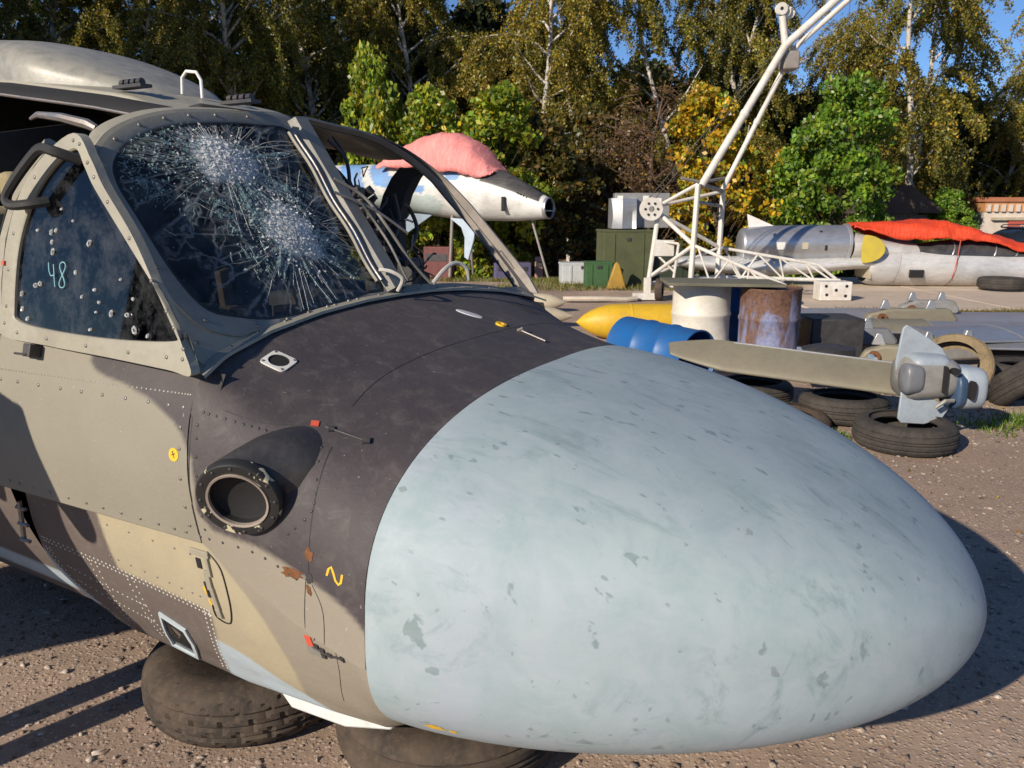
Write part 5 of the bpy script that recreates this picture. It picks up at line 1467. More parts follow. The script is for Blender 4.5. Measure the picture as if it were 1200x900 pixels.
for k, (f, g_) in enumerate(((0.05, 0.2), (0.40, 0.2), (0.40, 0.55), (0.62, 0.55), (0.62, 0.8), (0.88, 0.8), (0.88, 0.95))):
    bar('truss_brace', [lerp(Bm, F1, f), lerp(B0, F2, g_)], 0.022); bar('truss_brace', [lerp(Cm, G1, f), lerp(C0, G2, g_)], 0.022)
for f in (0.3, 0.7): bar('cross_tie', [lerp(B0, F2, f), lerp(C0, G2, f * 0.8)], 0.025)
bar('lattice_brace', [(2.55, 14.5, 1.05), (2.95, 14.3, 1.0)], 0.03); bar('lattice_brace', [(2.95, 14.3, 1.0), (2.88, 14.3, 0.35)], 0.03); bar('lattice_brace', [(2.55, 14.5, 0.85), (2.9, 14.3, 0.5)], 0.025)
mb = MB(); mb.box(cp(2.72, 14.42, 0.92), (0.34, 0.04, 0.28)); mb.build('winch_plate', M_cr_w, crane, smooth=False)
# boom, knuckle, jib
K1, K2 = (4.62, 14.38, 4.30), (4.84, 14.72, 4.22)
bar('boom_tube', [(3.27, 14.15, 2.0), K1], 0.085, n=12); bar('boom_tube', [(3.86, 15.02, 1.95), lerp((3.86, 15.02, 1.95), K2, 0.45), K2], 0.06, n=12)
bar('boom_collar', [lerp((3.27, 14.15, 2.0), K1, 0.5), lerp((3.27, 14.15, 2.0), K1, 0.53)], 0.10, n=12)
bar('boom_collar', [lerp((3.86, 15.02, 1.95), K2, 0.5), lerp((3.86, 15.02, 1.95), K2, 0.53)], 0.075, n=12)
bar('jib_tube', [K1, (6.9, 14.3, 6.35)], 0.085, n=12); bar('jib_tube', [K2, (4.95, 14.7, 4.38), (7.1, 14.6, 6.3)], 0.06, n=12)
bar('mast_head', [K1, (4.55, 14.45, 4.82)], 0.075, n=10); bar('mast_head', [(4.86, 14.7, 4.3), (4.58, 14.5, 4.75)], 0.04)
for k in range(3):
    mb = MB(); mb.lathe([(0.03, -0.03), (0.10, -0.03), (0.075, 0.0), (0.10, 0.03), (0.03, 0.03)], 18, Matrix.Translation(cp(4.52 + 0.08 * k, 14.4 + 0.06 * k, 4.88 - 0.02 * k)) @ Matrix.Rotation(PI / 2, 4, 'X'))
    mb.build('pulley', M_cr_w, crane)
mb = MB(); mb.box(cp(4.76, 14.55, 4.08), (0.28, 0.30, 0.30)); mb.build('knuckle_box', M_cr_g, crane, bevel=0.03)
mb = MB(); mb.lathe([(0.05, -0.05), (0.20, -0.05), (0.20, -0.03), (0.15, -0.02), (0.15, 0.02), (0.20, 0.03), (0.20, 0.05), (0.05, 0.05)], 28, Matrix.Translation(cp(2.46, 14.42, 1.60)) @ Matrix.Rotation(PI / 2, 4, 'X'))
sh = mb.build('sheave_wheel', M_cr_w, crane)
for a in range(6):
    mb = MB(); mb.lathe([(0.022, 0.0), (0.022, 0.012), (0.0001, 0.012)], 8, Matrix.Translation(cp(2.46 + 0.11 * math.cos(a * PI / 3), 14.366, 1.60 + 0.11 * math.sin(a * PI / 3))) @ Matrix.Rotation(PI / 2, 4, 'X'))
    mb.build('wheel_hole', M_black, sh)
M_rope = paint('steel_rope', (0.06, 0.055, 0.05), None, 0.3, 20, 0.6)
bar('hoist_rope', [(2.38, 14.4, 1.75), (5.6, 14.5, 5.55)], 0.009, M_rope, 5); bar('hoist_rope', [(2.52, 14.4, 1.78), (5.7, 14.5, 5.55)], 0.009, M_rope, 5)
bar('hoist_rope', [(4.6, 14.4, 4.92), (6.9, 14.4, 6.9)], 0.012, M_rope, 5); bar('hoist_rope', [(4.7, 14.4, 4.85), (6.9, 14.4, 6.7)], 0.012, M_rope, 5)
bar('hanging_rope', [(5.62, 14.3, 5.15), (5.62, 14.3, 4.6)], 0.008, M_rope, 5)
# ballast block with holes on small castor, and road wheel
mb = MB(); mb.box(cp(5.68, 14.15, 0.19), (0.56, 0.34, 0.33)); bb = mb.build('ballast_block', M_cr_w, crane, smooth=False, bevel=0.012)
for dx, dz in ((-0.18, 0.09), (0.18, 0.09), (0.0, 0.02), (-0.16, -0.06), (0.17, -0.08)):
    mb = MB(); mb.lathe([(0.028, 0.0), (0.028, 0.006), (0.0001, 0.006)], 10, Matrix.Translation(cp(5.68 + dx, 13.981, 0.19 + dz)) @ Matrix.Rotation(PI / 2, 4, 'X'))
    mb.build('block_hole', M_black, bb)
def wheel(c, r, w):
    mb = MB(); mb.lathe([(r * 0.5, -w / 2), (r * 0.95, -w / 2), (r, -w / 4), (r, w / 4), (r * 0.95, w / 2), (r * 0.5, w / 2)], 28, Matrix.Translation(cp(*c)) @ Matrix.Rotation(PI / 2, 4, 'Y') @ Matrix.Rotation(0.3, 4, 'X'))
    o = mb.build('road_wheel', M_tyre, crane)
    mb = MB(); mb.lathe([(0.0001, -w * .3), (r * 0.52, -w * .3), (r * 0.52, w * .3), (0.0001, w * .3)], 20, Matrix.Translation(cp(*c)) @ Matrix.Rotation(PI / 2, 4, 'Y') @ Matrix.Rotation(0.3, 4, 'X')); mb.build('wheel_rim', M_rust, o)
wheel((2.62, 14.2, 0.20), 0.20, 0.12)
mb = MB(); mb.box(cp(2.42, 14.3, 0.25), (0.12, 0.12, 0.30)); mb.box(cp(2.36, 14.2, 0.08), (0.42, 0.14, 0.12), None); mb.build('outrigger_foot', M_cr_w, crane, smooth=False, bevel=0.01)

# ================================================================ JETS
def loft(name, st, n, parent, mat, colf=None, power=2.0, close=False):
    """st: rows (x, y, zc, half width, half height)"""
    st = catmull(st, 150)
    a = np.linspace(0, 2 * PI, n, endpoint=False); c_, s_ = np.cos(a), np.sin(a)
    c_ = np.sign(c_) * abs(c_) ** (2 / power); s_ = np.sign(s_) * abs(s_) ** (2 / power)
    G = np.stack([np.repeat(st[:, :1], n, 1), st[:, 1:2] + st[:, 3:4] * c_[None], st[:, 2:3] + st[:, 4:5] * s_[None]], -1)
    G2 = np.concatenate([G, G[:, :1]], 1)
    V, Q = mesh_np(G2)
    cols = colf(V, st, np.tile(np.r_[s_, s_[:1]], len(st))) if colf else None
    o = np_mesh(name, V, Q, mat, parent, cols, smooth=True)
    if close:
        me = o.data
    return o
def worn_attr(name, rough, metal=0.0, dirt=(0.2, 0.18, 0.15), amt=0.45):
    t = NT(name); at = t.new('ShaderNodeAttribute'); at.attribute_name = 'paint'; v = t.coord()
    n1 = t.noise(v, 1.6, 7, 0.65, 0.5); n2 = t.noise(t.coord((1, 1, 5)), 6, 6, 0.7)
    c = t.mix(t.math('MULTIPLY', t.ramp(n1, [(0.42, 0.0), (0.72, 1.0)]), amt), at.outputs['Color'], dirt)
    c = t.mix(t.math('MULTIPLY', t.ramp(n2, [(0.5, 0.0), (0.75, 1.0)]), amt), c, dirt)
    t.base(c); t.set(rough=rough, metal=metal); t.bump(n1, 0.2, 0.02); return t.m
def tarp_mat(name, col, col2, bstr=0.55):
    t = NT(name); v = t.coord(); n = t.noise(t.coord((2.6, 0.7, 0.7)), 4, 6, 0.62, 1.6); n2 = t.noise(v, 30, 4, 0.6, 0.6)
    t.base(t.mix(t.ramp(n, [(0.3, 0.0), (0.7, 1.0)]), col, col2)); t.set(rough=0.5, spec=0.35)
    t.bump(t.math('ADD', n, t.math('MULTIPLY', n2, 0.5)), bstr, 0.06); return t.m
M_jet = worn_attr('worn_jet_paint', 0.45)
M_tarp1 = tarp_mat('pink_red_tarp', (0.80, 0.33, 0.30), (0.70, 0.20, 0.19))
M_tarp2 = tarp_mat('orange_red_tarp', (0.72, 0.075, 0.022), (0.60, 0.05, 0.016))
# --- left jet, standing
jl = thing('jet_aircraft', 'white jet with pale blue camouflage, black nose panel and pink tarpaulin, beside the trees', 'aircraft', (0.86, 19.5, 0), R(-33), group='stripped jet aircraft in the yard')
stL = [(0.0, 0, 1.62, 0.25, 0.25), (-0.35, 0, 1.70, 0.33, 0.36), (-0.9, 0, 1.83, 0.45, 0.52), (-1.6, 0, 1.97, 0.56, 0.66), (-2.4, 0, 2.05, 0.64, 0.72), (-3.4, 0, 2.10, 0.68, 0.68), (-4.4, 0, 2.16, 0.68, 0.60), (-5.4, 0, 2.2, 0.66, 0.58), (-7.0, 0, 2.25, 0.6, 0.55), (-9.0, 0, 2.3, 0.46, 0.44), (-9.9, 0, 2.3, 0.16, 0.15), (-10.1, 0, 2.3, 0.02, 0.02)]
def colL(V, st, s_):
    c = np.tile((0.66, 0.66, 0.63), (len(V), 1)).astype(float)
    x, z = V[:, 0], V[:, 2]
    for poly in ([(-5.5, 2.9), (-4.9, 2.9), (-4.45, 2.45), (-3.2, 2.15), (-3.3, 1.98), (-4.9, 2.2)], [(-6.6, 2.9), (-5.7, 2.9), (-5.2, 2.1), (-6.0, 2.1)], [(-2.9, 2.85), (-2.5, 2.85), (-2.2, 2.3), (-2.6, 2.3)]):
        c[inpoly(x, z, poly)] = (0.16, 0.33, 0.62)
    for poly in ([(-5.4, 1.95), (-3.0, 1.95), (-2.7, 1.7), (-3.2, 1.3), (-6, 1.3)],):
        c[inpoly(x, z, poly)] = (0.44, 0.52, 0.50)
    c[(s_ > 0.42) & (x > -1.65) & (x < -0.10)] = (0.03, 0.03, 0.035)
    return c
loft('fuselage', stL, 120, jl, M_jet, colL)
def at_x(parent, name, prof, x, z, mat, n=32):
    mb = MB(); mb.lathe(prof, n, Matrix.Translation((x, 0, z)) @ Matrix.Rotation(PI / 2, 4, 'Y')); return mb.build(name, mat, parent, ang=40)
lip = at_x(jl, 'intake_lip', [(0.25, -0.06), (0.262, 0.0), (0.255, 0.05), (0.235, 0.06), (0.222, 0.02), (0.222, -0.3)], 0.0, 1.62, M_alu)
at_x(jl, 'intake_throat', [(0.222, 0.0), (0.20, -0.4), (0.0001, -0.5)], 0.0, 1.62, M_black)
mb = MB(); mb.box((-0.12, 0, 1.56), (0.3, 0.43, 0.025)); mb.build('intake_splitter', M_alu, lip)
# tarpaulin over the canopy
def tarp(parent, name, st, mat, drape=0.25, seed=0, n=40):
    r_ = np.random.default_rng(seed); st = catmull(st, 46); rows = []
    for i, (x, y, zt, hw, zb) in enumerate(st):
        row = []
        for j, f in enumerate(np.linspace(-1, 1, n)):
            a = (f + 1) / 2 * PI
            yy = y + hw * 1.03 * math.copysign(abs(math.cos(a)) ** 0.8, -f)
            k = math.sin(a) ** 0.75 if 0 < a < PI else 0.0
            zz = zb + (zt - zb) * k
            wob = 0.011 * math.sin(i * 1.1 + 1.3 * math.sin(j * 0.22)) + 0.014 * math.sin(i * 0.45 - j * 0.35 + 1) + 0.008 * math.sin(i * 2.3 + j * 0.6) + r_.normal(0, 0.003)
            if j in (0, n - 1): zz += 0.018 * math.sin(i * 0.5) + 0.012 * math.sin(i * 1.7)
            row.append((x + wob * 0.3, yy + wob * (1 if f < 0 else -1), zz + wob))
        rows.append(row)
    mb = MB(); mb.grid(rows); o = mb.build(name, mat, parent, ang=80)
    s = o.modifiers.new('solid', 'SOLIDIFY'); s.thickness = 0.012
    return o
tarp(jl, 'tarpaulin', [(-1.33, 0, 2.50, 0.36, 2.42), (-1.5, 0, 2.66, 0.50, 2.36), (-1.95, 0, 3.12, 0.64, 2.42), (-2.5, 0, 3.42, 0.70, 2.50), (-3.1, 0, 3.50, 0.72, 2.58), (-3.7, 0, 3.36, 0.72, 2.62), (-4.3, 0, 3.1, 0.7, 2.66), (-4.8, 0, 2.85, 0.68, 2.62)], M_tarp1, seed=2)
# gear legs, dangling fin, belly pylon
def strut(parent, name, pts, r, mat): mb = MB(); mb.tube(pts, r, 8); return mb.build(name, mat, parent)
M_bluegrey = paint('blue_grey_metal', (0.24, 0.31, 0.38), (0.14, 0.16, 0.18), 0.4, 4, 0.5)
strut(jl, 'nose_leg', [(-0.55, 0.1, 1.45), (0.05, 0.1, -0.3)], 0.028, M_cr_g); strut(jl, 'main_leg', [(-2.6, -0.35, 1.45), (-2.6, -0.5, -0.1)], 0.04, M_cr_g); strut(jl, 'main_leg', [(-2.6, 0.35, 1.45), (-2.6, 0.5, -0.1)], 0.04, M_cr_g)
mb = MB(); mb.prism([(-2.55, 1.38), (-1.75, 1.34), (-1.82, 0.85), (-2.0, 0.35), (-2.12, 0.42), (-2.1, 0.9), (-2.2, 1.15)], 0.05, Matrix.Translation((0, -0.5, 0)) @ Matrix.Rotation(PI / 2, 4, 'X'))
mb.build('gear_door', paint('pale_blue_door', (0.42, 0.52, 0.62), (0.28, 0.3, 0.32), 0.4, 4), jl, bevel=0.01)
mb = MB(); mb.prism([(-3.9, 1.5), (-3.2, 1.45), (-4.2, 0.9), (-4.4, 0.95)], 0.06, Matrix.Translation((0, -0.4, 0)) @ Matrix.Rotation(PI / 2, 4, 'X')); mb.build('wing_stub', M_bluegrey, jl)
mb = MB(); mb.box((-0.95, -0.50, 1.72), (0.10, 0.03, 0.34)); mb.build('open_hatch', M_black, jl)
for k in range(5):
    mb = MB(); mb.box((-0.62 + 0.07 * k, -0.40 + 0.03 * k, 1.98 - 0.035 * k), (0.025, 0.03, 0.03)); mb.build('vent_slot', M_black, jl, smooth=False)
# scrap below the jet
def scrap(name, label, cat, c, s, mat, rz=0.0, bev=0.02):
    t_ = thing(name, label, cat, (c[0], c[1], 0), rz)
    mb = MB(); mb.box((0, 0, c[2] + s[2] / 2), s); mb.build('box_body', mat, t_, smooth=False, bevel=bev)
    mb = MB(); mb.box((0, -s[1] / 2 - 0.004, c[2] + s[2] * 0.7), (s[0] * 0.8, 0.02, s[2] * 0.2)); mb.build('front_strip', M_dark, t_, smooth=False)
    return t_
scrap('tool_chest', 'violet grey chest on the grass under the white jet nose', 'chest', (0.0, 20.8, -0.25), (0.95, 0.5, 0.5), paint('violet_chest', (0.10, 0.09, 0.17), None, 0.4, 3), 0.1)
scrap('battery_box', 'dark red box under the belly of the white jet', 'box', (-1.9, 21.0, -0.25), (0.7, 0.5, 0.9), paint('dark_red_box', (0.14, 0.035, 0.03), None, 0.5, 3), -0.2)
scrap('ground_cart', 'black equipment cart under the white jet wing stub', 'cart', (-3.3, 20.6, -0.2), (0.9, 0.7, 1.1), M_dark, 0.3)
scrap('battery_box', 'small pinkish box on the grass right of the violet chest', 'box', (0.75, 22.5, -0.4), (0.22, 0.2, 0.7), paint('pink_box', (0.4, 0.24, 0.2), None, 0.4, 4), 0.0)

# --- right jet, lying on the ground
jr = thing('jet_aircraft', 'silver and white jet fuselage lying on the apron under an orange red tarpaulin', 'aircraft', (7.0, 17.0, 0), R(-1.5), group='stripped jet aircraft in the yard')
M_jet2 = worn_attr('worn_silver_jet', 0.42, 0.25)
stE = [(-2.24, 0, 0.86, 0.02, 0.02), (-2.2, 0, 0.86, 0.30, 0.30), (-2.05, 0, 0.86, 0.36, 0.36), (-1.6, 0, 0.87, 0.39, 0.385), (-0.9, 0, 0.885, 0.40, 0.39), (-0.3, 0, 0.895, 0.40, 0.38), (0.0, 0, 0.90, 0.39, 0.37)]
def colE(V, st, s_): return np.tile((0.50, 0.51, 0.54), (len(V), 1))
eng = loft('engine_barrel', stE, 48, jr, worn_attr('silver_barrel', 0.36, 0.7), colE)
at_x(eng, 'barrel_rim', [(0.37, -0.05), (0.405, -0.03), (0.41, 0.02), (0.385, 0.03), (0.36, 0.0)], 0.0, 0.90, M_alu)
at_x(eng, 'barrel_mouth', [(0.37, 0.0), (0.34, -0.25), (0.0001, -0.3)], 0.0, 0.90, M_black)
for (x, z, sx, sz, m_) in ((-1.45, 0.86, 0.18, 0.15, M_white), (-0.95, 0.86, 0.12, 0.14, M_pale), (-0.52, 0.82, 0.05, 0.10, M_black), (-0.62, 1.14, 0.05, 0.05, M_black)):
    mb = MB(); mb.box((x, -math.sqrt(max(0.0, 0.395 ** 2 - (z - 0.885) ** 2)) - 0.002, z), (sx, 0.02, sz)); mb.build('access_patch', m_, eng, smooth=False)
stW = [(-3.5, 0.1, 0.50, 0.03, 0.02), (-3.3, 0.1, 0.50, 0.32, 0.12), (-2.0, 0.05, 0.42, 0.44, 0.20), (-0.8, 0.0, 0.44, 0.46, 0.18), (0.2, 0.0, 0.50, 0.46, 0.14), (0.9, 0.0, 0.50, 0.44, 0.16)]
loft('belly_fairing', stW, 40, jr, M_jet2, lambda V, st, s_: np.tile((0.62, 0.62, 0.60), (len(V), 1)))
stF = [(0.40, 0, 0.50, 0.42, 0.40), (0.62, 0, 0.47, 0.46, 0.44), (1.2, 0, 0.45, 0.49, 0.44), (2.0, 0, 0.42, 0.50, 0.42), (3.0, 0, 0.40, 0.48, 0.40), (4.2, 0, 0.37, 0.43, 0.36), (5.2, 0, 0.34, 0.35, 0.30), (6.0, 0, 0.32, 0.26, 0.22), (6.5, 0, 0.31, 0.02, 0.02)]
def colF(V, st, s_):
    c = np.tile((0.60, 0.60, 0.60), (len(V), 1)).astype(float); x = V[:, 0]
    c[(x > 1.0) & (x < 2.1)] = (0.66, 0.65, 0.63); c[(x > 0.3) & (x < 1.0) & (V[:, 2] > 0.5)] = (0.55, 0.53, 0.52); return c
fus = loft('front_fuselage', stF, 56, jr, M_jet2, colF)
mb = MB(); mb.box((0.43, 0, 0.52), (0.03, 0.78, 0.66)); mb.build('frame_bulkhead', M_jet2 if False else M_pale, jr)
for x in (0.98, 2.12, 3.55):
    r0_ = np.interp(x, [0.62, 1.2, 2.0, 3.0, 4.2], [0.46, 0.49, 0.50, 0.48, 0.43]); h0_ = np.interp(x, [0.62, 1.2, 2.0, 3.0, 4.2], [0.44, .44, .42, .40, .36]); z0_ = np.interp(x, [0.62, 1.2, 2.0, 3.0, 4.2], [.47, .45, .42, .40, .37])
    mb = MB(); mb.tube([(x + 0.06 * math.sin(a), (r0_ + 0.003) * math.cos(a), z0_ + (h0_ + 0.003) * math.sin(a)) for a in np.linspace(0, 2 * PI, 40, endpoint=False)], 0.007, 5, closed=True); mb.build('panel_band', M_rust if x == 2.12 else M_cr_g, fus)
yl = [(0.04 + 0.40 * math.cos(a) * (1.0 if math.cos(a) > 0 else 0.12) + 0.10, 0.80 + 0.285 * math.sin(a)) for a in np.linspace(0, 2 * PI, 40, endpoint=False)]
mb = MB(); mb.prism(yl, 0.03, Matrix.Translation((0.08, -0.46, 0)) @ Matrix.Rotation(R(-14), 4, 'Z') @ Matrix.Rotation(PI / 2, 4, 'X')); mb.build('intake_cover', paint('mustard_cover', (0.46, 0.36, 0.03), (0.3, 0.23, 0.04), 0.4, 5), jr, bevel=0.008)
stI = [(0.05, -0.02, 0.84, 0.40, 0.28), (0.4, -0.01, 0.82, 0.41, 0.27), (0.8, 0, 0.76, 0.42, 0.22), (1.4, 0, 0.7, 0.4, 0.2)]
loft('intake_trunk', stI, 40, jr, M_jet2, lambda V, st, s_: np.tile((0.60, 0.59, 0.57), (len(V), 1)))
mb = MB(); rows = []
for x in np.linspace(1.2, 4.0, 24):
    t = (x - 1.2) / 2.8; hh = 0.30 * math.sin(PI * min(1, t * 0.92 + 0.08)) ** 0.7; hw = np.interp(x, [1.2, 2.2, 3.2, 4.2], [0.36, 0.42, 0.40, 0.3])
    rows.append([(x, hw * math.cos(a), 0.70 - 0.06 * t + hh * math.sin(a)) for a in np.linspace(0, PI, 24)])
mb.grid(rows); can = mb.build('canopy', paint('dark_canopy', (0.03, 0.032, 0.04), (0.10, 0.09, 0.08), 0.5, 6, 0.15), jr)
for x in (2.05, 2.9, 3.35):
    t = (x - 1.2) / 2.8; hh = 0.30 * math.sin(PI * min(1, t * 0.92 + 0.08)) ** 0.7; hw = np.interp(x, [1.2, 2.2, 3.2, 4.2], [0.36, 0.42, 0.40, 0.3])
    mb = MB(); mb.tube([(x + 0.12 * math.sin(a), (hw + .004) * math.cos(a), 0.70 - 0.06 * t + (hh + .004) * math.sin(a)) for a in np.linspace(0, PI, 20)], 0.014, 6); mb.build('canopy_frame', M_alu, can)
tarp(jr, 'tarpaulin', [(0.02, 0, 1.28, 0.35, 1.22), (0.4, 0, 1.32, 0.40, 1.13), (1.0, 0, 1.35, 0.42, 1.02), (1.6, 0, 1.37, 0.46, 0.98), (2.0, 0, 1.33, 0.47, 1.0), (2.5, 0, 1.22, 0.45, 0.98), (3.0, 0, 1.06, 0.43, 0.86), (3.6, 0, 0.90, 0.41, 0.70), (4.2, 0, 0.77, 0.37, 0.58), (4.7, 0, 0.68, 0.34, 0.50)], M_tarp2, seed=5)
mb = MB(); mb.tube([(2.15, -0.48, 0.98), (2.1, -0.51, 0.5), (2.06, -0.47, 0.2)], 0.008, 5); mb.build('tie_rope', M_red, jr)
mb = MB(); mb.box((1.32, -0.50, 0.30), (0.28, 0.05, 0.16)); mb.build('gear_opening', M_black, jr)
mb = MB(); mb.prism([(-2.0, 1.2), (-1.35, 1.2), (-2.05, 1.5)], 0.03, Matrix.Translation((0, 0.1, 0)) @ Matrix.Rotation(PI / 2, 4, 'X')); mb.build('fin_stub', M_white, jr)
# support blocks below
mb = MB(); mb.box((7.9, 17.3, 0.02), (0.3, 0.8, 0.10)); o = mb.build('timber_block', M_board, None, bevel=0.01); tag(o, 'timber block under the silver jet fuselage', 'timber')

# ================================================================ OLIVE BLADE AND FINNED TAIL UNIT
bl_t = thing('rotor_blade', 'olive grey rotor blade section lying across the old tyres', 'blade', (2.0, 6.05, 0.3))
M_bladeol = paint('olive_grey_paint', (0.215, 0.195, 0.140), (0.13, 0.115, 0.085), 0.4, 3, 0.5)
def airfoil(n=36):
    out = []
    for k in range(n):
        a = 2 * PI * k / n; x = 0.5 * (1 + math.cos(a)); t = 0.62 * (0.2969 * math.sqrt(x) - 0.126 * x - 0.3516 * x * x + 0.2843 * x ** 3 - 0.1036 * x ** 4)
        out.append((x, t if a < PI else -t))
    return out
rows = []
for f in np.linspace(0, 1, 30):
    c = Vector((1.27, 6.34, 0.50)).lerp(Vector((2.95, 5.78, 0.36)), f) - Vector((2.0, 6.05, 0.3)); ch = 0.16 + 0.27 * min(1, f / 0.22) ** 0.8; tl = R(52)
    rows.append([tuple(c + Vector((0, (x - 0.5) * ch * math.cos(tl) - t * ch * 1.2 * math.sin(tl), (x - 0.5) * ch * math.sin(tl) * 0.62 + t * ch * 1.2 * math.cos(tl)))) for x, t in airfoil()])
mb = MB(); mb.grid(rows, wrap=True, caps=True); mb.build('blade_skin', M_bladeol, bl_t, ang=50)
mb = MB(); mb.tube([tuple(Vector((1.27, 6.34, 0.50)).lerp(Vector((2.95, 5.78, 0.36)), f) - Vector((2.0, 6.05, 0.3)) + Vector((0, 0.5 * 0.38 * math.cos(R(52)), 0.5 * 0.40 * math.sin(R(52)) * 0.62))) for f in np.linspace(0.3, 1, 12)], 0.008, 6); mb.build('edge_strip', M_alu, bl_t)
tu = thing('tail_unit', 'blue grey finned missile tail unit with dark slots, propped against the olive blade', 'missile part', (2.88, 5.45, 0.2))
M_bg2 = paint('pale_blue_grey', (0.33, 0.385, 0.44), (0.20, 0.21, 0.22), 0.4, 5, 0.42)
M_bg3 = paint('slate_grey', (0.17, 0.18, 0.20), (0.10, 0.10, 0.10), 0.4, 6, 0.4)
M_bg4 = paint('warm_grey_casting', (0.27, 0.265, 0.25), (0.15, 0.14, 0.12), 0.5, 6, 0.4)
def rbox(name, c, s, mat, parent, p=4.0, n=28, axis=0, taper=0.85):
    rows = []
    for t in np.linspace(-1, 1, 16):
        k = (1 - abs(t) ** 5) ** (1 / 2.6) if abs(t) < 1 else 0.0; k = max(k, 0.02) * (1 - (1 - taper) * (t + 1) / 2)
        row = []
        for a in np.linspace(0, 2 * PI, n, endpoint=False):
            c_, s_ = math.cos(a), math.sin(a); e = (abs(c_) ** p + abs(s_) ** p) ** (-1 / p)
            q = [0, 0, 0]; q[axis] = t * s[axis] / 2; q[(axis + 1) % 3] = k * e * c_ * s[(axis + 1) % 3] / 2; q[(axis + 2) % 3] = k * e * s_ * s[(axis + 2) % 3] / 2
            row.append((c[0] + q[0], c[1] + q[1], c[2] + q[2]))
        rows.append(row)
    mb = MB(); mb.grid(rows, wrap=True, caps=True); return mb.build(name, mat, parent, ang=60)
body = rbox('unit_body', (0.0, -0.02, 0.26), (0.42, 0.34, 0.32), M_bg4, tu, 3.2)
rbox('dome_cap', (-0.15, -0.13, 0.27), (0.15, 0.16, 0.22), M_bg3, tu, 3.0)
rbox('shoulder_shell', (-0.02, -0.02, 0.355), (0.30, 0.30, 0.16), M_bg2, tu, 3.0)
col = rbox('collar', (0.28, -0.02, 0.19), (0.22, 0.32, 0.30), M_bg2, tu, 3.5, taper=0.95)
rbox('collar_liner', (0.19, -0.05, 0.18), (0.10, 0.30, 0.27), paint('deep_blue_metal', (0.05, 0.09, 0.16), None, 0.4, 8, 0.4), tu, 3.5)
for (x, y, z, sx, sz, nm) in ((0.05, -0.19, 0.27, 0.022, 0.16, 'slot'), (0.235, -0.205, 0.20, 0.035, 0.11, 'slot'), (0.11, -0.195, 0.33, 0.045, 0.035, 'slot')):
    mb = MB(); mb.prism([(sx * math.copysign(abs(math.cos(a)) ** .6, math.cos(a)) / 1.6, sz * math.sin(a) / 1.7) for a in np.linspace(0, 2 * PI, 20, endpoint=False)], 0.04, Matrix.Translation((x, y + 0.012, z)) @ Matrix.Rotation(PI / 2, 4, 'X')); mb.build(nm, M_black, tu)
def fin(poly, y, rx, nm='fin'):
    mb = MB(); mb.prism(poly, 0.022, Matrix.Translation((0, y, 0)) @ Matrix.Rotation(rx, 4, 'X') @ Matrix.Rotation(PI / 2, 4, 'X')); mb.build(nm, M_bg2, tu, bevel=0.006)
fin([(-0.21, 0.36), (-0.19, 0.60), (-0.165, 0.625), (-0.12, 0.60), (0.0, 0.53), (0.10, 0.46), (0.17, 0.36), (0.16, 0.28), (-0.2, 0.28)], 0.02, 0.05)
fin([(-0.20, 0.18), (-0.205, -0.02), (-0.18, -0.05), (-0.02, -0.06), (0.10, -0.02), (0.14, 0.05), (0.0, 0.14)], -0.10, 0.0)
mb = MB(); mb.tube([(0.0, -0.19, 0.08), (0.06, -0.20, 0.13), (0.12, -0.19, 0.13)], 0.014, 6); mb.build('lock_lever', M_bg4, tu)

# ================================================================ PANELS AND SCRAP BEHIND
M_wing = paint('violet_grey_panel', (0.30, 0.31, 0.36), (0.18, 0.18, 0.2), 0.45, 2, 0.45, 0.2)
def panel(label, c, s, rz, tilt, mat=None):
    t_ = thing('wing_panel', label, 'panel', (c[0], c[1], 0), rz, group='grey wing panels laid on the ground')
    M_ = Matrix.Translation((0, 0, c[2])) @ Matrix.Rotation(tilt, 4, 'X')
    mb = MB(); hx, hy = s[0] / 2, s[1] / 2
    rows = [[tuple(M_ @ Vector((x, hy * yy, s[2] * zz))) for yy, zz in ((-1, 0), (-0.6, 0.5), (0, 0.72), (0.6, 0.5), (1, 0), (0.6, -0.4), (0, -0.5), (-0.6, -0.4))] for x in np.linspace(-hx, hx, 14)]
    mb.grid(rows, wrap=True, caps=True); o = mb.build('panel_skin', mat or M_wing, t_, ang=40)
    for f in (-0.5, 0.0, 0.5):
        mb = MB(); mb.tube([tuple(M_ @ Vector((f * s[0], yy * hy, s[2] * zz + 0.004))) for yy, zz in ((-0.95, .06), (-0.6, .5), (0, .72), (0.6, .5), (0.95, .06))], 0.006, 4); mb.build('rivet_seam', M_alu, o)
    mb = MB(); mb.tube([tuple(M_ @ Vector((x, -hy, 0))) for x in (-hx, hx)], 0.012, 6); mb.build('leading_edge', M_alu, o)
panel('long violet grey wing panel behind the rusty drum', (5.1, 11.6, 0.07), (2.9, 1.3, 0.06), -0.03, 0.06)
panel('grey wing panel at the right edge beyond the finned tail unit', (7.3, 10.9, 0.09), (2.8, 1.4, 0.06), -0.05, 0.05)
panel('near violet grey wing panel behind the finned tail unit', (6.2, 9.4, 0.16), (3.2, 1.2, 0.07), -0.10, 0.08)
panel('short pale panel between the rusty drum and the finned tail unit', (4.35, 9.4, 0.24), (1.1, 0.6, 0.10), -0.08, 0.1, M_bladeol)
panel('pale grey panel lying across the near violet panel', (5.3, 8.5, 0.30), (1.9, 0.7, 0.05), 0.12, 0.10, M_alu)
panel('narrow grey blade panel at the right edge behind the tan ring', (6.1, 8.1, 0.22), (2.4, 0.5, 0.06), -0.16, 0.06, M_bg3)
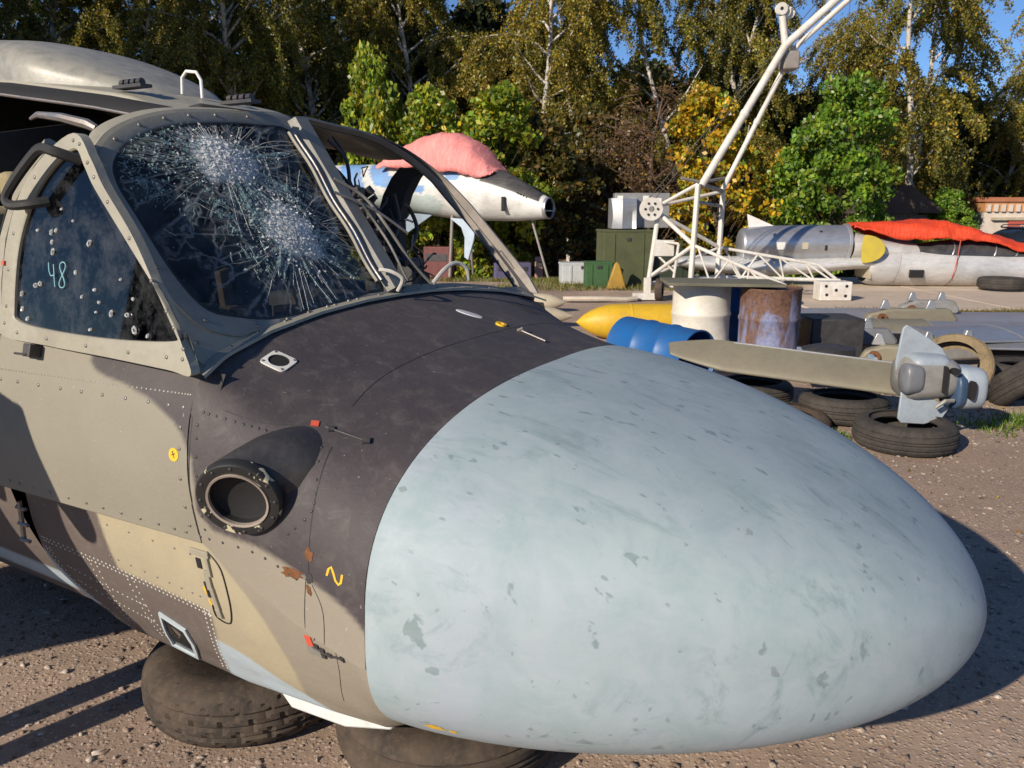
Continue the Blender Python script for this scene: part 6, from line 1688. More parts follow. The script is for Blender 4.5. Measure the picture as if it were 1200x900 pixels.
def pylon(label, c, rz, s, mat):
    t_ = thing('pylon', label, 'pylon', (c[0], c[1], 0), rz, group='weapon pylons among the panels')
    h = c[2]
    mb = MB(); mb.prism([(-s / 2, 0), (-s * 0.42, 0.13), (-s * 0.2, 0.2), (s * 0.4, 0.2), (s / 2, 0.06), (s * 0.46, 0)], 0.16, Matrix.Translation((0, 0, h)) @ Matrix.Rotation(PI / 2, 4, 'X')); b = mb.build('pylon_body', mat, t_, bevel=0.03)
    for x in (-0.25, 0.22):
        mb = MB(); mb.prism([(-0.07, 0), (0.07, 0), (0.02, 0.12), (-0.03, 0.12)], 0.05, Matrix.Translation((x * s, 0, h + 0.19)) @ Matrix.Rotation(PI / 2, 4, 'X')); mb.build('lug', M_alu, b, bevel=0.008)
    mb = MB(); mb.lathe([(0.02, -0.02), (0.06, -0.02), (0.06, 0.02), (0.02, 0.02)], 16, Matrix.Translation((-s * 0.30, -0.10, h + 0.08)) @ Matrix.Rotation(PI / 2, 4, 'X')); mb.build('roller', M_rust, b)
pylon('olive weapon pylon with roller lying on the wing panels', (5.25, 10.5, 0.12), -0.05, 1.25, M_bladeol)
pylon('dark pylon lying beside the rusty drum', (3.72, 8.9, 0.10), -0.15, 1.2, M_bg3)
pylon('grey pylon lying farther back on the long wing panel', (5.9, 11.3, 0.14), 0.03, 0.9, M_bg4)
pylon('slate pylon lying in front of the near violet panel', (4.55, 8.2, 0.06), 0.2, 1.0, M_bg4)
pylon('small olive pylon leaning beside the black metal box', (3.95, 8.0, 0.05), -0.35, 0.8, M_bladeol)
mb = MB(); mb.box((3.35, 8.35, 0.25), (0.55, 0.5, 0.5)); o = mb.build('black_box', M_dark, None, bevel=0.02); tag(o, 'black metal box in the shadow right of the rusty drum', 'box')
def bracket(label, c, rz, s):
    t_ = thing('bracket_frame', label, 'bracket', c, rz, group='pale blue brackets behind the olive blade')
    M_ = paint('pale_blue_bracket', (0.36, 0.46, 0.55), (0.22, 0.26, 0.3), 0.4, 6, 0.45)
    mb = MB(); mb.box((0, 0, 0.05), (s, 0.22, 0.06)); mb.build('channel', M_, t_, bevel=0.006)
    mb = MB(); mb.box((-0.3 * s, 0, 0.11), (0.03, 0.20, 0.09)); mb.build('web_plate', M_, t_)
bracket('pale blue bracket frame just behind the olive blade near the rusty drum', (2.66, 6.72, 0.27), -0.25, 0.62)
bracket('pale blue bracket frame left of the finned tail unit', (3.12, 6.5, 0.25), -0.2, 0.4)
mb = MB(); rows = [[(3.0 + 0.28 * f * math.cos(a), 7.5 + 0.16 * f * math.sin(a), 0.30 + 0.05 * (1 - f * f)) for a in np.linspace(0, 2 * PI, 24, endpoint=False)] for f in (1.0, 0.8, 0.4, 0.02)]
mb.grid([[(p[0], p[1], 0.0) for p in rows[0]]] + rows, wrap=True); o = mb.build('rubber_bowl', M_dark, None); tag(o, 'shallow black rubber bowl between brackets and black box', 'bowl')

# ================================================================ BUILDING, SHED, CAR
M_brickw = paint('whitewashed_brick', (0.62, 0.55, 0.47), (0.45, 0.36, 0.28), 0.4, 3, 0.85)
M_brick = paint('red_brick', (0.42, 0.16, 0.075), (0.28, 0.11, 0.06), 0.5, 4, 0.9)
bd = thing('brick_building', 'whitewashed brick building with orange brick cornice and red sign at right edge', 'building', (20.6, 31.5, -0.6))
mb = MB(); mb.box((0, 0, 1.05), (6.4, 3.0, 2.1)); mb.build('wall', M_brickw, bd, smooth=False)
mb = MB(); mb.box((0, 0, 2.54), (6.6, 3.2, 0.16)); mb.build('roof', M_brick, bd, smooth=False)
mb = MB(); mb.box((0, 0, 2.28), (6.46, 3.06, 0.36)); mb.build('cornice_band', paint('orange_brick', (0.52, 0.25, 0.11), None, 0.4, 4), bd, smooth=False)
for k in range(24):
    mb = MB(); mb.box((-3.1 + 0.27 * k, -1.57, 2.24), (0.13, 0.08, 0.26)); mb.build('dentil', M_brickw if k % 1 == 0 else M_brick, bd, smooth=False)
mb = MB(); mb.box((-1.0, -1.55, 1.55), (2.6, 0.08, 0.62)); sg_ = mb.build('sign_board', paint('red_sign', (0.50, 0.10, 0.07), None, 0.4, 4), bd, smooth=False)
cu = bpy.data.curves.new('sign_lettering', 'FONT'); cu.body = 'ОХРАНА'; cu.size = 0.26; cu.extrude = 0.005; cu.align_x = 'CENTER'; cu.align_y = 'CENTER'
cu.materials.append(M_white)
tmp = bpy.data.objects.new('lettering_source', cu); link(tmp)
bpy.context.view_layer.update()
me_ = bpy.data.meshes.new_from_object(tmp.evaluated_get(bpy.context.evaluated_depsgraph_get()))
bpy.data.objects.remove(tmp)
tx = bpy.data.objects.new('sign_lettering', me_); link(tx, sg_); tx.location = (-1.35, -1.60, 1.52); tx.rotation_euler = (PI / 2, 0, 0)
mb = MB(); mb.box((-2.35, -1.58, 1.85), (1.2, 0.14, 0.10)); mb.build('lamp_bar', M_pale, bd, smooth=False)
sd = thing('shed', 'dark timber shed with pitched roof standing before the trees', 'shed', (13.1, 28.5, -0.6))
M_plank = paint('dark_planks', (0.13, 0.11, 0.095), (0.06, 0.05, 0.045), 0.5, 4, 0.9)
for k in range(9):
    mb = MB(); mb.box((-0.72 + 0.155 * k, -1.0, 1.10 + 0.03 * math.sin(k * 3)), (0.148, 0.03, 2.15 + 0.05 * math.sin(k * 5))); mb.build('plank', M_plank, sd, smooth=False)
mb = MB(); mb.box((0.1, 0.1, 1.0), (1.7, 2.1, 2.0)); mb.build('shed_body', M_plank, sd, smooth=False)
mb = MB(); mb.prism([(-0.98, 2.05), (-0.15, 2.98), (0.15, 2.98), (1.25, 2.2), (1.25, 2.08)], 2.5, Matrix.Rotation(PI / 2, 4, 'X')); mb.build('shed_roof', paint('dark_roof_felt', (0.07, 0.05, 0.04), None, 0.4, 3, 0.9), sd, smooth=False)
car = thing('parked_car', 'dark blue car with roof rack parked beyond the silver jet', 'car', (16.9, 26.3, -0.6), R(2))
M_carp = paint('dark_blue_car_paint', (0.012, 0.015, 0.035), (0.03, 0.03, 0.04), 0.2, 3, 0.25)
st_c = [(-2.2, -0.0, 0.62, 0.80, 0.25), (-2.1, 0, 0.66, 0.86, 0.34), (-1.4, 0, 0.68, 0.88, 0.37), (0, 0, 0.68, 0.9, 0.38), (1.6, 0, 0.68, 0.88, 0.37), (2.2, 0, 0.64, 0.8, 0.28)]
loft('body', st_c, 32, car, M_carp, None, 4.5)
st_g = [(-1.35, 0, 1.0, 0.66, 0.06), (-0.75, 0, 1.22, 0.74, 0.33), (0.2, 0, 1.26, 0.76, 0.36), (1.5, 0, 1.26, 0.76, 0.36), (2.0, 0, 1.15, 0.70, 0.26)]
loft('cabin', st_g, 32, car, paint('car_glass', (0.012, 0.016, 0.022), None, 0.1, 3, 0.08), None, 4.0)
mb = MB(); mb.box((0.45, 0, 1.61), (2.2, 1.36, 0.05)); mb.build('roof', M_carp, car, bevel=0.02)
for y in (-0.6, 0.6):
    mb = MB(); mb.tube([(-0.7, y, 1.64), (-0.6, y, 1.70), (1.4, y, 1.70), (1.5, y, 1.64)], 0.02, 6); mb.build('roof_rail', M_dark, car)
for x in (-1.35, 1.4):
    for y in (-0.82, 0.82):
        mb = MB(); mb.lathe([(0.18, -0.1), (0.32, -0.1), (0.34, -0.06), (0.34, 0.06), (0.32, 0.1), (0.18, 0.1)], 24, Matrix.Translation((x, y, 0.34)) @ Matrix.Rotation(PI / 2, 4, 'X')); wv = mb.build('wheel', M_tyre2, car)
        mb = MB(); mb.lathe([(0.0001, -0.09), (0.19, -0.09), (0.19, 0.09), (0.0001, 0.09)], 18, Matrix.Translation((x, y, 0.34)) @ Matrix.Rotation(PI / 2, 4, 'X')); mb.build('rim', M_alu, wv)
for x in (-0.55, 0.35, 1.2):
    mb = MB(); mb.box((x, -0.735, 1.26), (0.05, 0.06, 0.62), None); mb.build('window_pillar', M_carp, car)

# ================================================================ TREES
def leaf_mat(name, trans=0.42):
    t = NT(name); at = t.new('ShaderNodeAttribute'); at.attribute_name = 'paint'
    d = t.new('ShaderNodeBsdfDiffuse'); tr = t.new('ShaderNodeBsdfTranslucent'); g = t.new('ShaderNodeBsdfGlossy'); g.inputs['Roughness'].default_value = 0.45
    t.link(at.outputs['Color'], d.inputs[0])
    br = t.mix(1.0, at.outputs['Color'], (1.0, 0.95, 0.45), 'MULTIPLY'); t.link(br, tr.inputs[0])
    m = t.new('ShaderNodeMixShader'); m.inputs[0].default_value = trans; t.link(d.outputs[0], m.inputs[1]); t.link(tr.outputs[0], m.inputs[2])
    m2 = t.new('ShaderNodeMixShader'); m2.inputs[0].default_value = 0.04; t.link(m.outputs[0], m2.inputs[1]); t.link(g.outputs[0], m2.inputs[2])
    t.link(m2.outputs[0], t.out.inputs[0]); return t.m
M_leaf = leaf_mat('leaf')
def birch_bark():
    t = NT('birch_bark'); v = t.coord((1, 1, 0.35)); n = t.noise(v, 9, 5, 0.6, 0.4); n2 = t.noise(t.coord((0.5, 0.5, 3.5)), 5, 4, 0.6)
    c = t.mix(t.ramp(n, [(0.54, 0.0), (0.62, 1.0)]), (0.52, 0.48, 0.42), (0.05, 0.045, 0.04))
    c = t.mix(t.ramp(n2, [(0.60, 0.0), (0.66, 1.0)]), c, (0.06, 0.05, 0.045)); t.base(c); t.set(rough=0.85); t.bump(n, 0.4, 0.02); return t.m
M_birch = birch_bark()
M_bark = paint('dark_bark', (0.085, 0.062, 0.045), (0.04, 0.03, 0.025), 0.5, 6, 0.95, 0, 0.5, 25)
M_twig = paint('reddish_twigs', (0.17, 0.105, 0.07), (0.09, 0.06, 0.045), 0.5, 8, 0.9)
def leaves(P, size, cols, seed, flat=0.0, hang=False):
    """diamond leaf at each point"""
    r_ = np.random.default_rng(seed); n = len(P)
    d = r_.normal(size=(n, 3)); d[:, 2] = d[:, 2] * (1 - flat) - (0.9 if hang else 0.25)
    d /= np.linalg.norm(d, axis=1, keepdims=True)
    e = np.cross(d, r_.normal(size=(n, 3))); e /= np.linalg.norm(e, axis=1, keepdims=True) + 1e-9
    s = (size * r_.uniform(0.6, 1.35, n))[:, None]
    V = np.stack([P - d * s, P + e * s * 0.62 + d * s * 0.15, P + d * s, P - e * s * 0.62 + d * s * 0.15], 1).reshape(-1, 3)
    Q = np.arange(n * 4).reshape(n, 4)
    return V, Q, np.repeat(cols, 4, 0)
def pick(pal, wts, n, r_, jit=0.25):
    pal = np.array(pal, float); c = pal[r_.choice(len(pal), n, p=np.array(wts) / sum(wts))]
    return np.clip(c * (1 + r_.normal(0, jit, (n, 1))) * (1 + r_.normal(0, 0.08, (n, 3))), 0.004, 0.9)
def limb_path(r_, p, d, ln_, seg=7, gn=0.16, up=0.0):
    pts = [np.array(p, float)]; d = np.array(d, float)
    for k in range(seg):
        d = d + r_.normal(0, gn, 3); d[2] += up; d /= np.linalg.norm(d); pts.append(pts[-1] + d * ln_ / seg)
    return np.array(pts)
BIRCH_PAL = [(0.185, 0.185, 0.030), (0.27, 0.235, 0.035), (0.38, 0.28, 0.032), (0.095, 0.11, 0.022), (0.48, 0.32, 0.028)]
def make_birch(name, h, spread, seed, nl=30, per=9, leaf=0.043, pal=BIRCH_PAL, wts=(5, 4, 2.2, 3.5, 0.8), lean=0.06, fork=False, droop=1.15, dens=215):
    r_ = np.random.default_rng(seed)
    tr = MB(); tw = MB(); LP = []; LC = []
    base = np.array((0, 0, 0.0))
    stems = []
    dirs = [(r_.normal(0, lean), r_.normal(0, lean), 1.0)] if not fork else [(-0.16, 0.05, 1.0), (0.20, -0.05, 1.0)]
    for dd_ in dirs:
        main = limb_path(r_, base, dd_, h * 0.96, 14, 0.045, 0.03); stems.append(main)
        tr.tube([tuple(p) for p in main], [0.16 * h / 12 * (1 - 0.92 * i / 14) + 0.012 for i in range(15)], 9)
    for k in range(nl):
        main = stems[k % len(stems)]
        f = 0.22 + 0.76 * (k + r_.random()) / nl; i = min(int(f * 14), 13); p = main[i] + (main[i + 1] - main[i]) * (f * 14 - i)
        a = k * 2.4 + r_.normal(0, 0.4); out = spread * (0.35 + 0.65 * math.sin(PI * min(1, f * 0.95 + 0.05)) ** 0.7) * r_.uniform(0.7, 1.15)
        lp = limb_path(r_, p, (math.cos(a), math.sin(a), 0.75 + 0.5 * f), out, 7, 0.15, -0.03)
        tr.tube([tuple(q) for q in lp], [0.045 * h / 12 * (1 - 0.85 * j / 7) + 0.006 for j in range(8)], 5)
        shade = r_.uniform(0.75, 1.2); tint = r_.random()
        for t_ in range(per):
            g_ = r_.uniform(0.25, 1.0); j = min(int(g_ * 7), 6); q = lp[j] + (lp[j + 1] - lp[j]) * (g_ * 7 - j)
            b = a + r_.normal(0, 0.9); ln_ = r_.uniform(0.8, 2.1) * droop
            d = np.array((math.cos(b) * 0.7, math.sin(b) * 0.7, 0.25)); pts = [q]
            for s_ in range(7):
                d[2] -= 0.28; d = d + r_.normal(0, 0.10, 3); dn_ = d / np.linalg.norm(d); pts.append(pts[-1] + dn_ * ln_ / 7)
            pts = np.array(pts); tw.tube([tuple(x) for x in pts[::2]], 0.006, 3, caps=False)
            n = int(dens * ln_ * r_.uniform(0.5, 1.3)); u = r_.random(n) ** 0.8 * 6.999; ii = u.astype(int)
            L_ = pts[ii] + (pts[ii + 1] - pts[ii]) * (u - ii)[:, None] + r_.normal(0, 1.0, (n, 3)) * np.array((0.065, 0.065, 0.09))
            w2 = np.array(wts, float); 
            if tint > 0.7: w2[2] *= 2.2; w2[4] *= 2.5
            if tint < 0.3: w2[3] *= 2.0; w2[0] *= 1.3
            LP.append(L_); LC.append(pick(pal, w2, n, r_) * shade)
    P = np.concatenate(LP); Cc = np.concatenate(LC)
    return ('birch_tree', tr, M_birch, tw, leaves(P, leaf, Cc, seed + 1, hang=True))
def make_bushy(h, w, seed, pal, wts, leaf, nclump=110, per=150, low=0.06, bark=None, pointed=0.0, csize=0.34):
    r_ = np.random.default_rng(seed); tr = MB(); tw = MB(); LP = []; LC = []
    main = limb_path(r_, (0, 0, 0), (r_.normal(0, .05), r_.normal(0, .05), 1), h * 0.85, 10, 0.06, 0.03)
    tr.tube([tuple(p) for p in main], [0.055 * h / 5 * (1 - 0.9 * i / 10) + 0.008 for i in range(11)], 7)
    for k in range(nclump):
        f = low + (1 - low) * r_.random() ** 0.85; a = r_.uniform(0, 2 * PI)
        rad = w / 2 * (math.sin(PI * min(1, (f * (0.80 - 0.2 * pointed) + 0.18))) ** (0.7 + pointed)) * r_.uniform(0.45, 1.05)
        c = np.array((main[min(int(f * 10), 10)][0] + rad * math.cos(a), main[min(int(f * 10), 10)][1] + rad * math.sin(a), f * h + r_.normal(0, 0.05)))
        s0 = main[min(int(max(0, f - 0.18) * 11), 10)]
        if k % 2 == 0: tr.tube([tuple(s0), tuple((s0 + c) / 2 + r_.normal(0, .08, 3)), tuple(c)], [0.016, 0.011, 0.005], 4)
        n = int(per * r_.uniform(0.5, 1.3)); cs = csize * r_.uniform(0.7, 1.3)
        off = r_.normal(size=(n, 3)); off *= (cs * r_.random((n, 1)) ** 0.4) / np.linalg.norm(off, axis=1, keepdims=True); off[:, 2] *= 0.75
        shade = r_.uniform(0.7, 1.25); LP.append(c + off)
        w2 = np.array(wts, float) * r_.uniform(0.3, 1.7, len(wts)); LC.append(pick(pal, w2, n, r_, 0.2) * shade)
    return ('bush', tr, bark or M_bark, tw, leaves(np.concatenate(LP), leaf, np.concatenate(LC), seed + 1))
PROTO = {}
def proto_meshes(key, spec):
    nm, tr, bm_, tw, lv = spec
    t_ = tr.build('trunk', bm_, None, ang=80, fix=False); w_ = None
    if tw.v: w_ = tw.build('twigs', M_twig, None, smooth=False, fix=False); w_['kind'] = 'stuff'
    V, Q, Cc = lv
    l_ = np_mesh('crown', V, Q, M_leaf, None, Cc)
    PROTO[key] = [t_, w_, l_]; PROTO[key + '_used'] = False
def plant(key, name, label, cat, x, y, rz, sc, group):
    e = thing(name, label, cat, (x, y, float(gz(np.array(x), np.array(y)))), rz, group); e.scale = sc if hasattr(sc, '__len__') else (sc, sc, sc)
    first = not PROTO[key + '_used']; PROTO[key + '_used'] = True
    objs = PROTO[key]
    tr = objs[0] if first else objs[0].copy()
    lv = objs[2] if first else objs[2].copy()
    if not first: C.objects.link(tr); C.objects.link(lv)
    tr.parent = e; lv.parent = e
    if objs[1]:
        w_ = objs[1] if first else objs[1].copy()
        if not first: C.objects.link(w_)
        w_.parent = lv
    return e
proto_meshes('birchA', make_birch('b', 12.5, 2.7, 31, 34, 10))
proto_meshes('birchB', make_birch('b', 11.0, 2.3, 47, 28, 9, fork=True))
proto_meshes('birchC', make_birch('b', 13.5, 3.0, 63, 36, 10, wts=(5, 3, 1.2, 5, 0.3)))
proto_meshes('birchD', make_birch('b', 12.0, 2.6, 77, 26, 8, 0.043, wts=(3, 4, 3.5, 2, 1.5), droop=1.35, dens=160))
DK = [(0.028, 0.042, 0.012), (0.045, 0.055, 0.014), (0.018, 0.028, 0.01), (0.075, 0.07, 0.018)]
proto_meshes('dark', make_bushy(9.0, 5.2, 91, DK, (4, 3, 3, 1.2), 0.12, 190, 150, 0.05, csize=0.62))
MG = [(0.15, 0.27, 0.024), (0.22, 0.35, 0.03), (0.08, 0.17, 0.02), (0.34, 0.38, 0.03)]
proto_meshes('green', make_bushy(5.6, 3.8, 103, MG, (5, 4, 3, 1.0), 0.08, 150, 170, 0.04, pointed=0.15, csize=0.40))
MY = [(0.60, 0.37, 0.02), (0.70, 0.47, 0.025), (0.34, 0.35, 0.025), (0.42, 0.24, 0.02), (0.18, 0.25, 0.022)]
proto_meshes('yellow', make_bushy(5.4, 3.2, 117, MY, (4, 3, 3, 2, 3), 0.085, 105, 110, 0.12))
ML = [(0.32, 0.38, 0.03), (0.21, 0.31, 0.028), (0.46, 0.40, 0.03), (0.12, 0.18, 0.022)]
proto_meshes('lime', make_bushy(4.6, 2.8, 131, ML, (4, 4, 2.5, 2), 0.08, 110, 120, 0.04))
MO = [(0.10, 0.10, 0.022), (0.16, 0.105, 0.025), (0.06, 0.07, 0.016), (0.26, 0.17, 0.02)]
proto_meshes('olive', make_bushy(5.0, 2.6, 149, MO, (4, 3, 3, 1), 0.08, 110, 130, 0.04))
# bare reddish tree
def make_bare(h, seed):
    r_ = np.random.default_rng(seed); tr = MB(); tw = MB()
    main = limb_path(r_, (0, 0, 0), (0.1, 0, 1), h, 10, 0.08, 0.02)
    tr.tube([tuple(p) for p in main], [0.07 * (1 - 0.9 * i / 10) + 0.008 for i in range(11)], 6)
    LP = []
    for k in range(46):
        f = r_.uniform(0.12, 0.95); p = main[min(int(f * 10), 9)]; a = r_.uniform(0, 2 * PI)
        lp = limb_path(r_, p, (math.cos(a), math.sin(a), 0.9), r_.uniform(0.9, 2.2) * (1.15 - 0.6 * f), 6, 0.18, 0.0)
        tr.tube([tuple(q) for q in lp], [0.022 * (1 - j / 7) + 0.004 for j in range(7)], 4)
        for t_ in range(11):
            q = lp[r_.integers(2, 7)]; tl = limb_path(r_, q, (math.cos(a) + r_.normal(0, .8), math.sin(a) + r_.normal(0, .8), r_.normal(0.2, 0.5)), r_.uniform(0.4, 1.0), 4, 0.25, -0.05)
            tw.tube([tuple(x) for x in tl], 0.0065, 3, caps=False); LP.append(tl[-1] + r_.normal(0, .08, (5, 3))); LP.append(tl[2] + r_.normal(0, .1, (3, 3)))
    P = np.concatenate(LP)
    return ('bare', tr, M_twig, tw, leaves(P, 0.045, pick([(0.16, 0.09, 0.03), (0.11, 0.075, 0.03), (0.25, 0.15, 0.03)], (3, 3, 1), len(P), r_), seed))
proto_meshes('bare', make_bare(6.0, 171))
def px(xp, y): return (xp - 600) / 933.3 * (y * 0.977 + 0.34)
BG = 'birches along the yard edge'
for i, (xp, y, k, rz, sc, lab) in enumerate((
        (60, 30, 'birchC', 0.5, 1.0, 'dark drooping birch above the helicopter roof at the far left'),
        (170, 33, 'birchA', 2.1, 1.05, 'birch with pale trunk behind the helicopter roof grab handle'),
        (280, 29, 'birchC', 3.9, 0.95, 'dark birch behind the helicopter windscreen'),
        (400, 31, 'birchC', 1.2, 1.0, 'birch with pale drooping limbs above the tall green shrub'),
        (505, 33, 'birchA', 4.4, 1.05, 'tall birch above the white jet canopy'),
        (610, 30, 'birchD', 0.9, 1.0, 'golden birch with forking limbs above the white jet nose'),
        (668, 34, 'birchA', 5.5, 0.86, 'birch left of the gap of sky at the top'),
        (815, 31, 'birchB', 0.3, 1.05, 'forked birch behind the yellow maple, left of the boom'),
        (880, 34, 'birchC', 2.6, 0.9, 'dark green birch just behind the crane boom'),
        (1055, 30, 'birchB', 1.15, 1.10, 'forked white-stemmed birch behind the dark shed'),
        (1000, 35, 'birchD', 3.3, 0.92, 'slender golden birch right of the crane jib'),
        (1150, 36, 'birchC', 5.0, 0.72, 'shaded birch left of the brick building'),
        (1215, 36, 'birchD', 2.2, 1.15, 'golden weeping birch at the right edge, sky showing through'))):
    plant(k, 'birch_tree', lab, 'tree', px(xp, y), y, rz, sc, BG)
BW = 'shrubs and young trees before the wood'
for (xp, y, k, rz, sc, nm, lab) in (
        (445, 24.5, 'lime', 0.3, (0.8, 0.8, 1.42), 'young_maple', 'tall narrow bright green young tree left of the pink tarpaulin'),
        (515, 24.0, 'lime', 1.2, (1.0, 1.0, 1.16), 'lime_shrub', 'lime green shrub just above the pink tarpaulin'),
        (585, 24.0, 'lime', 3.0, (1.1, 1.1, 1.16), 'lime_shrub', 'yellow green shrub right of the pink tarpaulin'),
        (655, 24.5, 'olive', 2.0, (1.0, 1.0, 0.95), 'olive_shrub', 'olive brown shrub beyond the white jet nose'),
        (700, 27.5, 'olive', 0.7, (0.9, 0.9, 1.1), 'olive_shrub', 'olive shrub behind the dented silver cabinet'),
        (850, 24.5, 'yellow', 0.5, (1.0, 1.0, 1.02), 'yellow_maple', 'golden yellow maple behind the crane boom'),
        (905, 26.0, 'yellow', 2.5, (0.8, 0.8, 0.72), 'yellow_maple', 'smaller yellow maple between the boom and the bright green maple'),
        (960, 24.5, 'green', 1.7, (0.88, 0.88, 1.02), 'green_maple', 'full bright green maple behind the silver jet barrel'),
        (1105, 27.5, 'green', 4.0, (0.5, 0.5, 0.50), 'green_maple', 'small green maple right of the dark shed'),
        (1118, 31.0, 'green', 5.2, (0.6, 0.6, 0.50), 'green_maple', 'low green bush at the left corner of the brick building')):
    plant(k, nm, lab, 'tree', px(xp, y), y, rz, sc, BW)
plant('bare', 'bare_tree', 'nearly bare reddish brown tree left of the yellow maple', 'tree', px(752, 26.0), 26.0, 0.4, (1.15, 1.15, 1.02), BW)
plant('bare', 'bare_tree', 'nearly bare reddish tree behind the dented silver cabinet', 'tree', px(722, 27.0), 27.0, 2.4, (0.9, 0.9, 0.85), BW)
for i, (xp, y, sx, sz) in enumerate(((-10, 35, 1.1, 1.15), (130, 37, 1.2, 1.1), (250, 36, 1.1, 1.05), (350, 38, 1.2, 1.15), (460, 37, 1.2, 1.2), (570, 38, 1.2, 1.2), (655, 37, 1.1, 1.0), (745, 38, 1.2, 0.92), (850, 37.5, 1.2, 0.95), (930, 38, 1.1, 0.78), (1020, 40, 1.2, 0.80), (1105, 38, 0.9, 0.78), (1200, 42, 1.2, 0.62))):
    lab = ['dark dense tree behind the birches at the far left', 'dark dense tree behind the helicopter roof', 'dark dense tree behind the windscreen', 'dark dense tree left of the tall narrow green tree', 'dark dense tree above the tall narrow green tree', 'dark dense tree above the yellow green shrub',
           'dark dense tree above the olive brown shrub', 'dark dense tree behind the bare tree', 'dark dense tree behind the yellow maple', 'dark dense tree right of the crane boom', 'dark dense tree behind the forked birch', 'dark dense tree left of the golden weeping birch', 'dark dense tree behind the brick building'][i]
    plant('dark', 'dense_tree', lab, 'tree', px(xp, y), y, i * 1.3, (sx, sx, sz), 'dark trees of the wood')
# unseen trees added on the left to shade that end of the wood
for (x, y, k, sc, lab) in ((-22.0, 18.0, 'dark', 1.75, 'added dense tree out of view left of the helicopter, nearer one'), (-29.0, 20.0, 'dark', 1.85, 'added dense tree out of view left of the helicopter, farther one'), (-17.0, 19.5, 'dark', 1.45, 'added dense tree out of view behind the helicopter tail')):
    plant(k, 'dense_tree', lab, 'tree', x, y, x, sc, 'dark trees of the wood')
# far wood: one mass
r_ = np.random.default_rng(5)
nW = 90000
wx = r_.uniform(-55, 62, nW); wy = r_.uniform(42, 52, nW)
top = np.interp(wx, [-55, -8, 0, 4, 8, 12, 14, 18, 24, 40, 62], [13, 13, 12, 9.6, 9.2, 9.4, 8.2, 7.2, 6.2, 7.0, 8]) + 0.9 * np.sin(wx * 1.1) + 0.6 * np.sin(wx * 2.7 + 1)
wz = -0.6 + top * r_.random(nW) ** 0.85
V, Q, Cc = leaves(np.column_stack([wx, wy, wz]), 0.26, pick(DK, (4, 3, 3, 2), nW, r_, 0.3), 8)
o = np_mesh('far_wood', V, Q, M_leaf, None, Cc); tag(o, 'dark far wood closing the view behind the trees', 'wood', kind='stuff')
# undergrowth at the foot of the trees
nU = 60000
ux = r_.uniform(-20, 26, nU); uy = 25.5 + 4.5 * r_.random(nU) + 0.8 * np.sin(ux * 0.9); hgt = 0.9 + 0.7 * np.sin(ux * 0.7) * np.sin(ux * 1.9 + 1)
hgt = np.where((ux > 11) & (ux < 26), 0.6, hgt); uz = -0.58 + np.abs(hgt) * r_.random(nU) ** 1.3
V, Q, Cc = leaves(np.column_stack([ux, uy, uz]), 0.07, pick([(0.05, 0.075, 0.018), (0.09, 0.12, 0.022), (0.12, 0.10, 0.025), (0.03, 0.045, 0.015)], (3, 2, 2, 3), nU, r_, 0.3), 9)
o = np_mesh('undergrowth', V, Q, M_leaf, None, Cc); tag(o, 'low tangled undergrowth along the edge of the wood', 'undergrowth', kind='stuff')

# ---------------------------------------------------------------- grass, weeds, fallen leaves
def grass(name, pts, h, seed, pal, label):
    r_ = np.random.default_rng(seed); n = len(pts)
    P = np.column_stack([pts, gz(pts[:, 0], pts[:, 1]) + 0.0]); a = r_.uniform(0, 2 * PI, n); hh = h * r_.uniform(0.4, 1.2, n)
    d = np.column_stack([np.cos(a), np.sin(a), np.zeros(n)]); ln_ = np.column_stack([r_.normal(0, .4, n), r_.normal(0, .4, n), np.ones(n)]); w = (0.012 * h / 0.15)
    w = np.clip(w, 0.006, 0.016)
    V = np.stack([P - d * w, P + d * w, P + ln_ * hh[:, None] + d * w * 0.15, P + ln_ * hh[:, None] - d * w * 0.15], 1).reshape(-1, 3)
    o = np_mesh(name, V, np.arange(n * 4).reshape(n, 4), M_leaf, None, np.repeat(pick(pal, [1] * len(pal), n, r_), 4, 0))
    return tag(o, label, 'grass', kind='stuff')
GP = [(0.12, 0.16, 0.025), (0.20, 0.19, 0.04), (0.09, 0.12, 0.02), (0.28, 0.22, 0.07)]
def scatter(n, xr, yr, seed, thr=0.0):
    r_ = np.random.default_rng(seed); x = r_.uniform(*xr, n); y = r_.uniform(*yr, n)
    k = np.sin(x * 1.3 + 0.7 * y) + np.sin(y * 1.9 - 0.4 * x + 2) + 0.8 * np.sin(x * 3.1 + 1) * np.sin(y * 2.7) + r_.normal(0, 0.4, n)
    m = k > thr; return np.column_stack([x[m], y[m]])
grass('grass', np.concatenate([scatter(60000, (-9, 6), (16.0, 27), 1, -0.3), scatter(26000, (4, 26), (21, 29), 2, 0.2)]), 0.10, 3, GP, 'thin sunlit grass between the jets and the trees')
rs = np.random.default_rng(14)
strip = np.column_stack([rs.uniform(3.6, 10, 9000), 12.45 + rs.normal(0, 0.16, 9000)])
weeds = np.concatenate([np.array(c) + rs.normal(0, s, (n, 2)) for c, s, n in (((3.95, 5.9), 0.11, 260), ((3.6, 5.75), 0.12, 150), ((2.02, 5.5), 0.06, 160), ((2.3, 5.45), 0.05, 120), ((2.15, 6.2), 0.05, 60), ((6.1, 12.4), 0.12, 250))])
grass('grass', strip, 0.07, 5, [(0.22, 0.15, 0.05), (0.17, 0.13, 0.04), (0.12, 0.14, 0.03)], 'dry grass strip along the edge of the concrete apron')
grass('weeds', weeds, 0.07, 6, [(0.10, 0.20, 0.02), (0.16, 0.24, 0.03)], 'small green weeds growing beside the loose tyres')
nf = 420
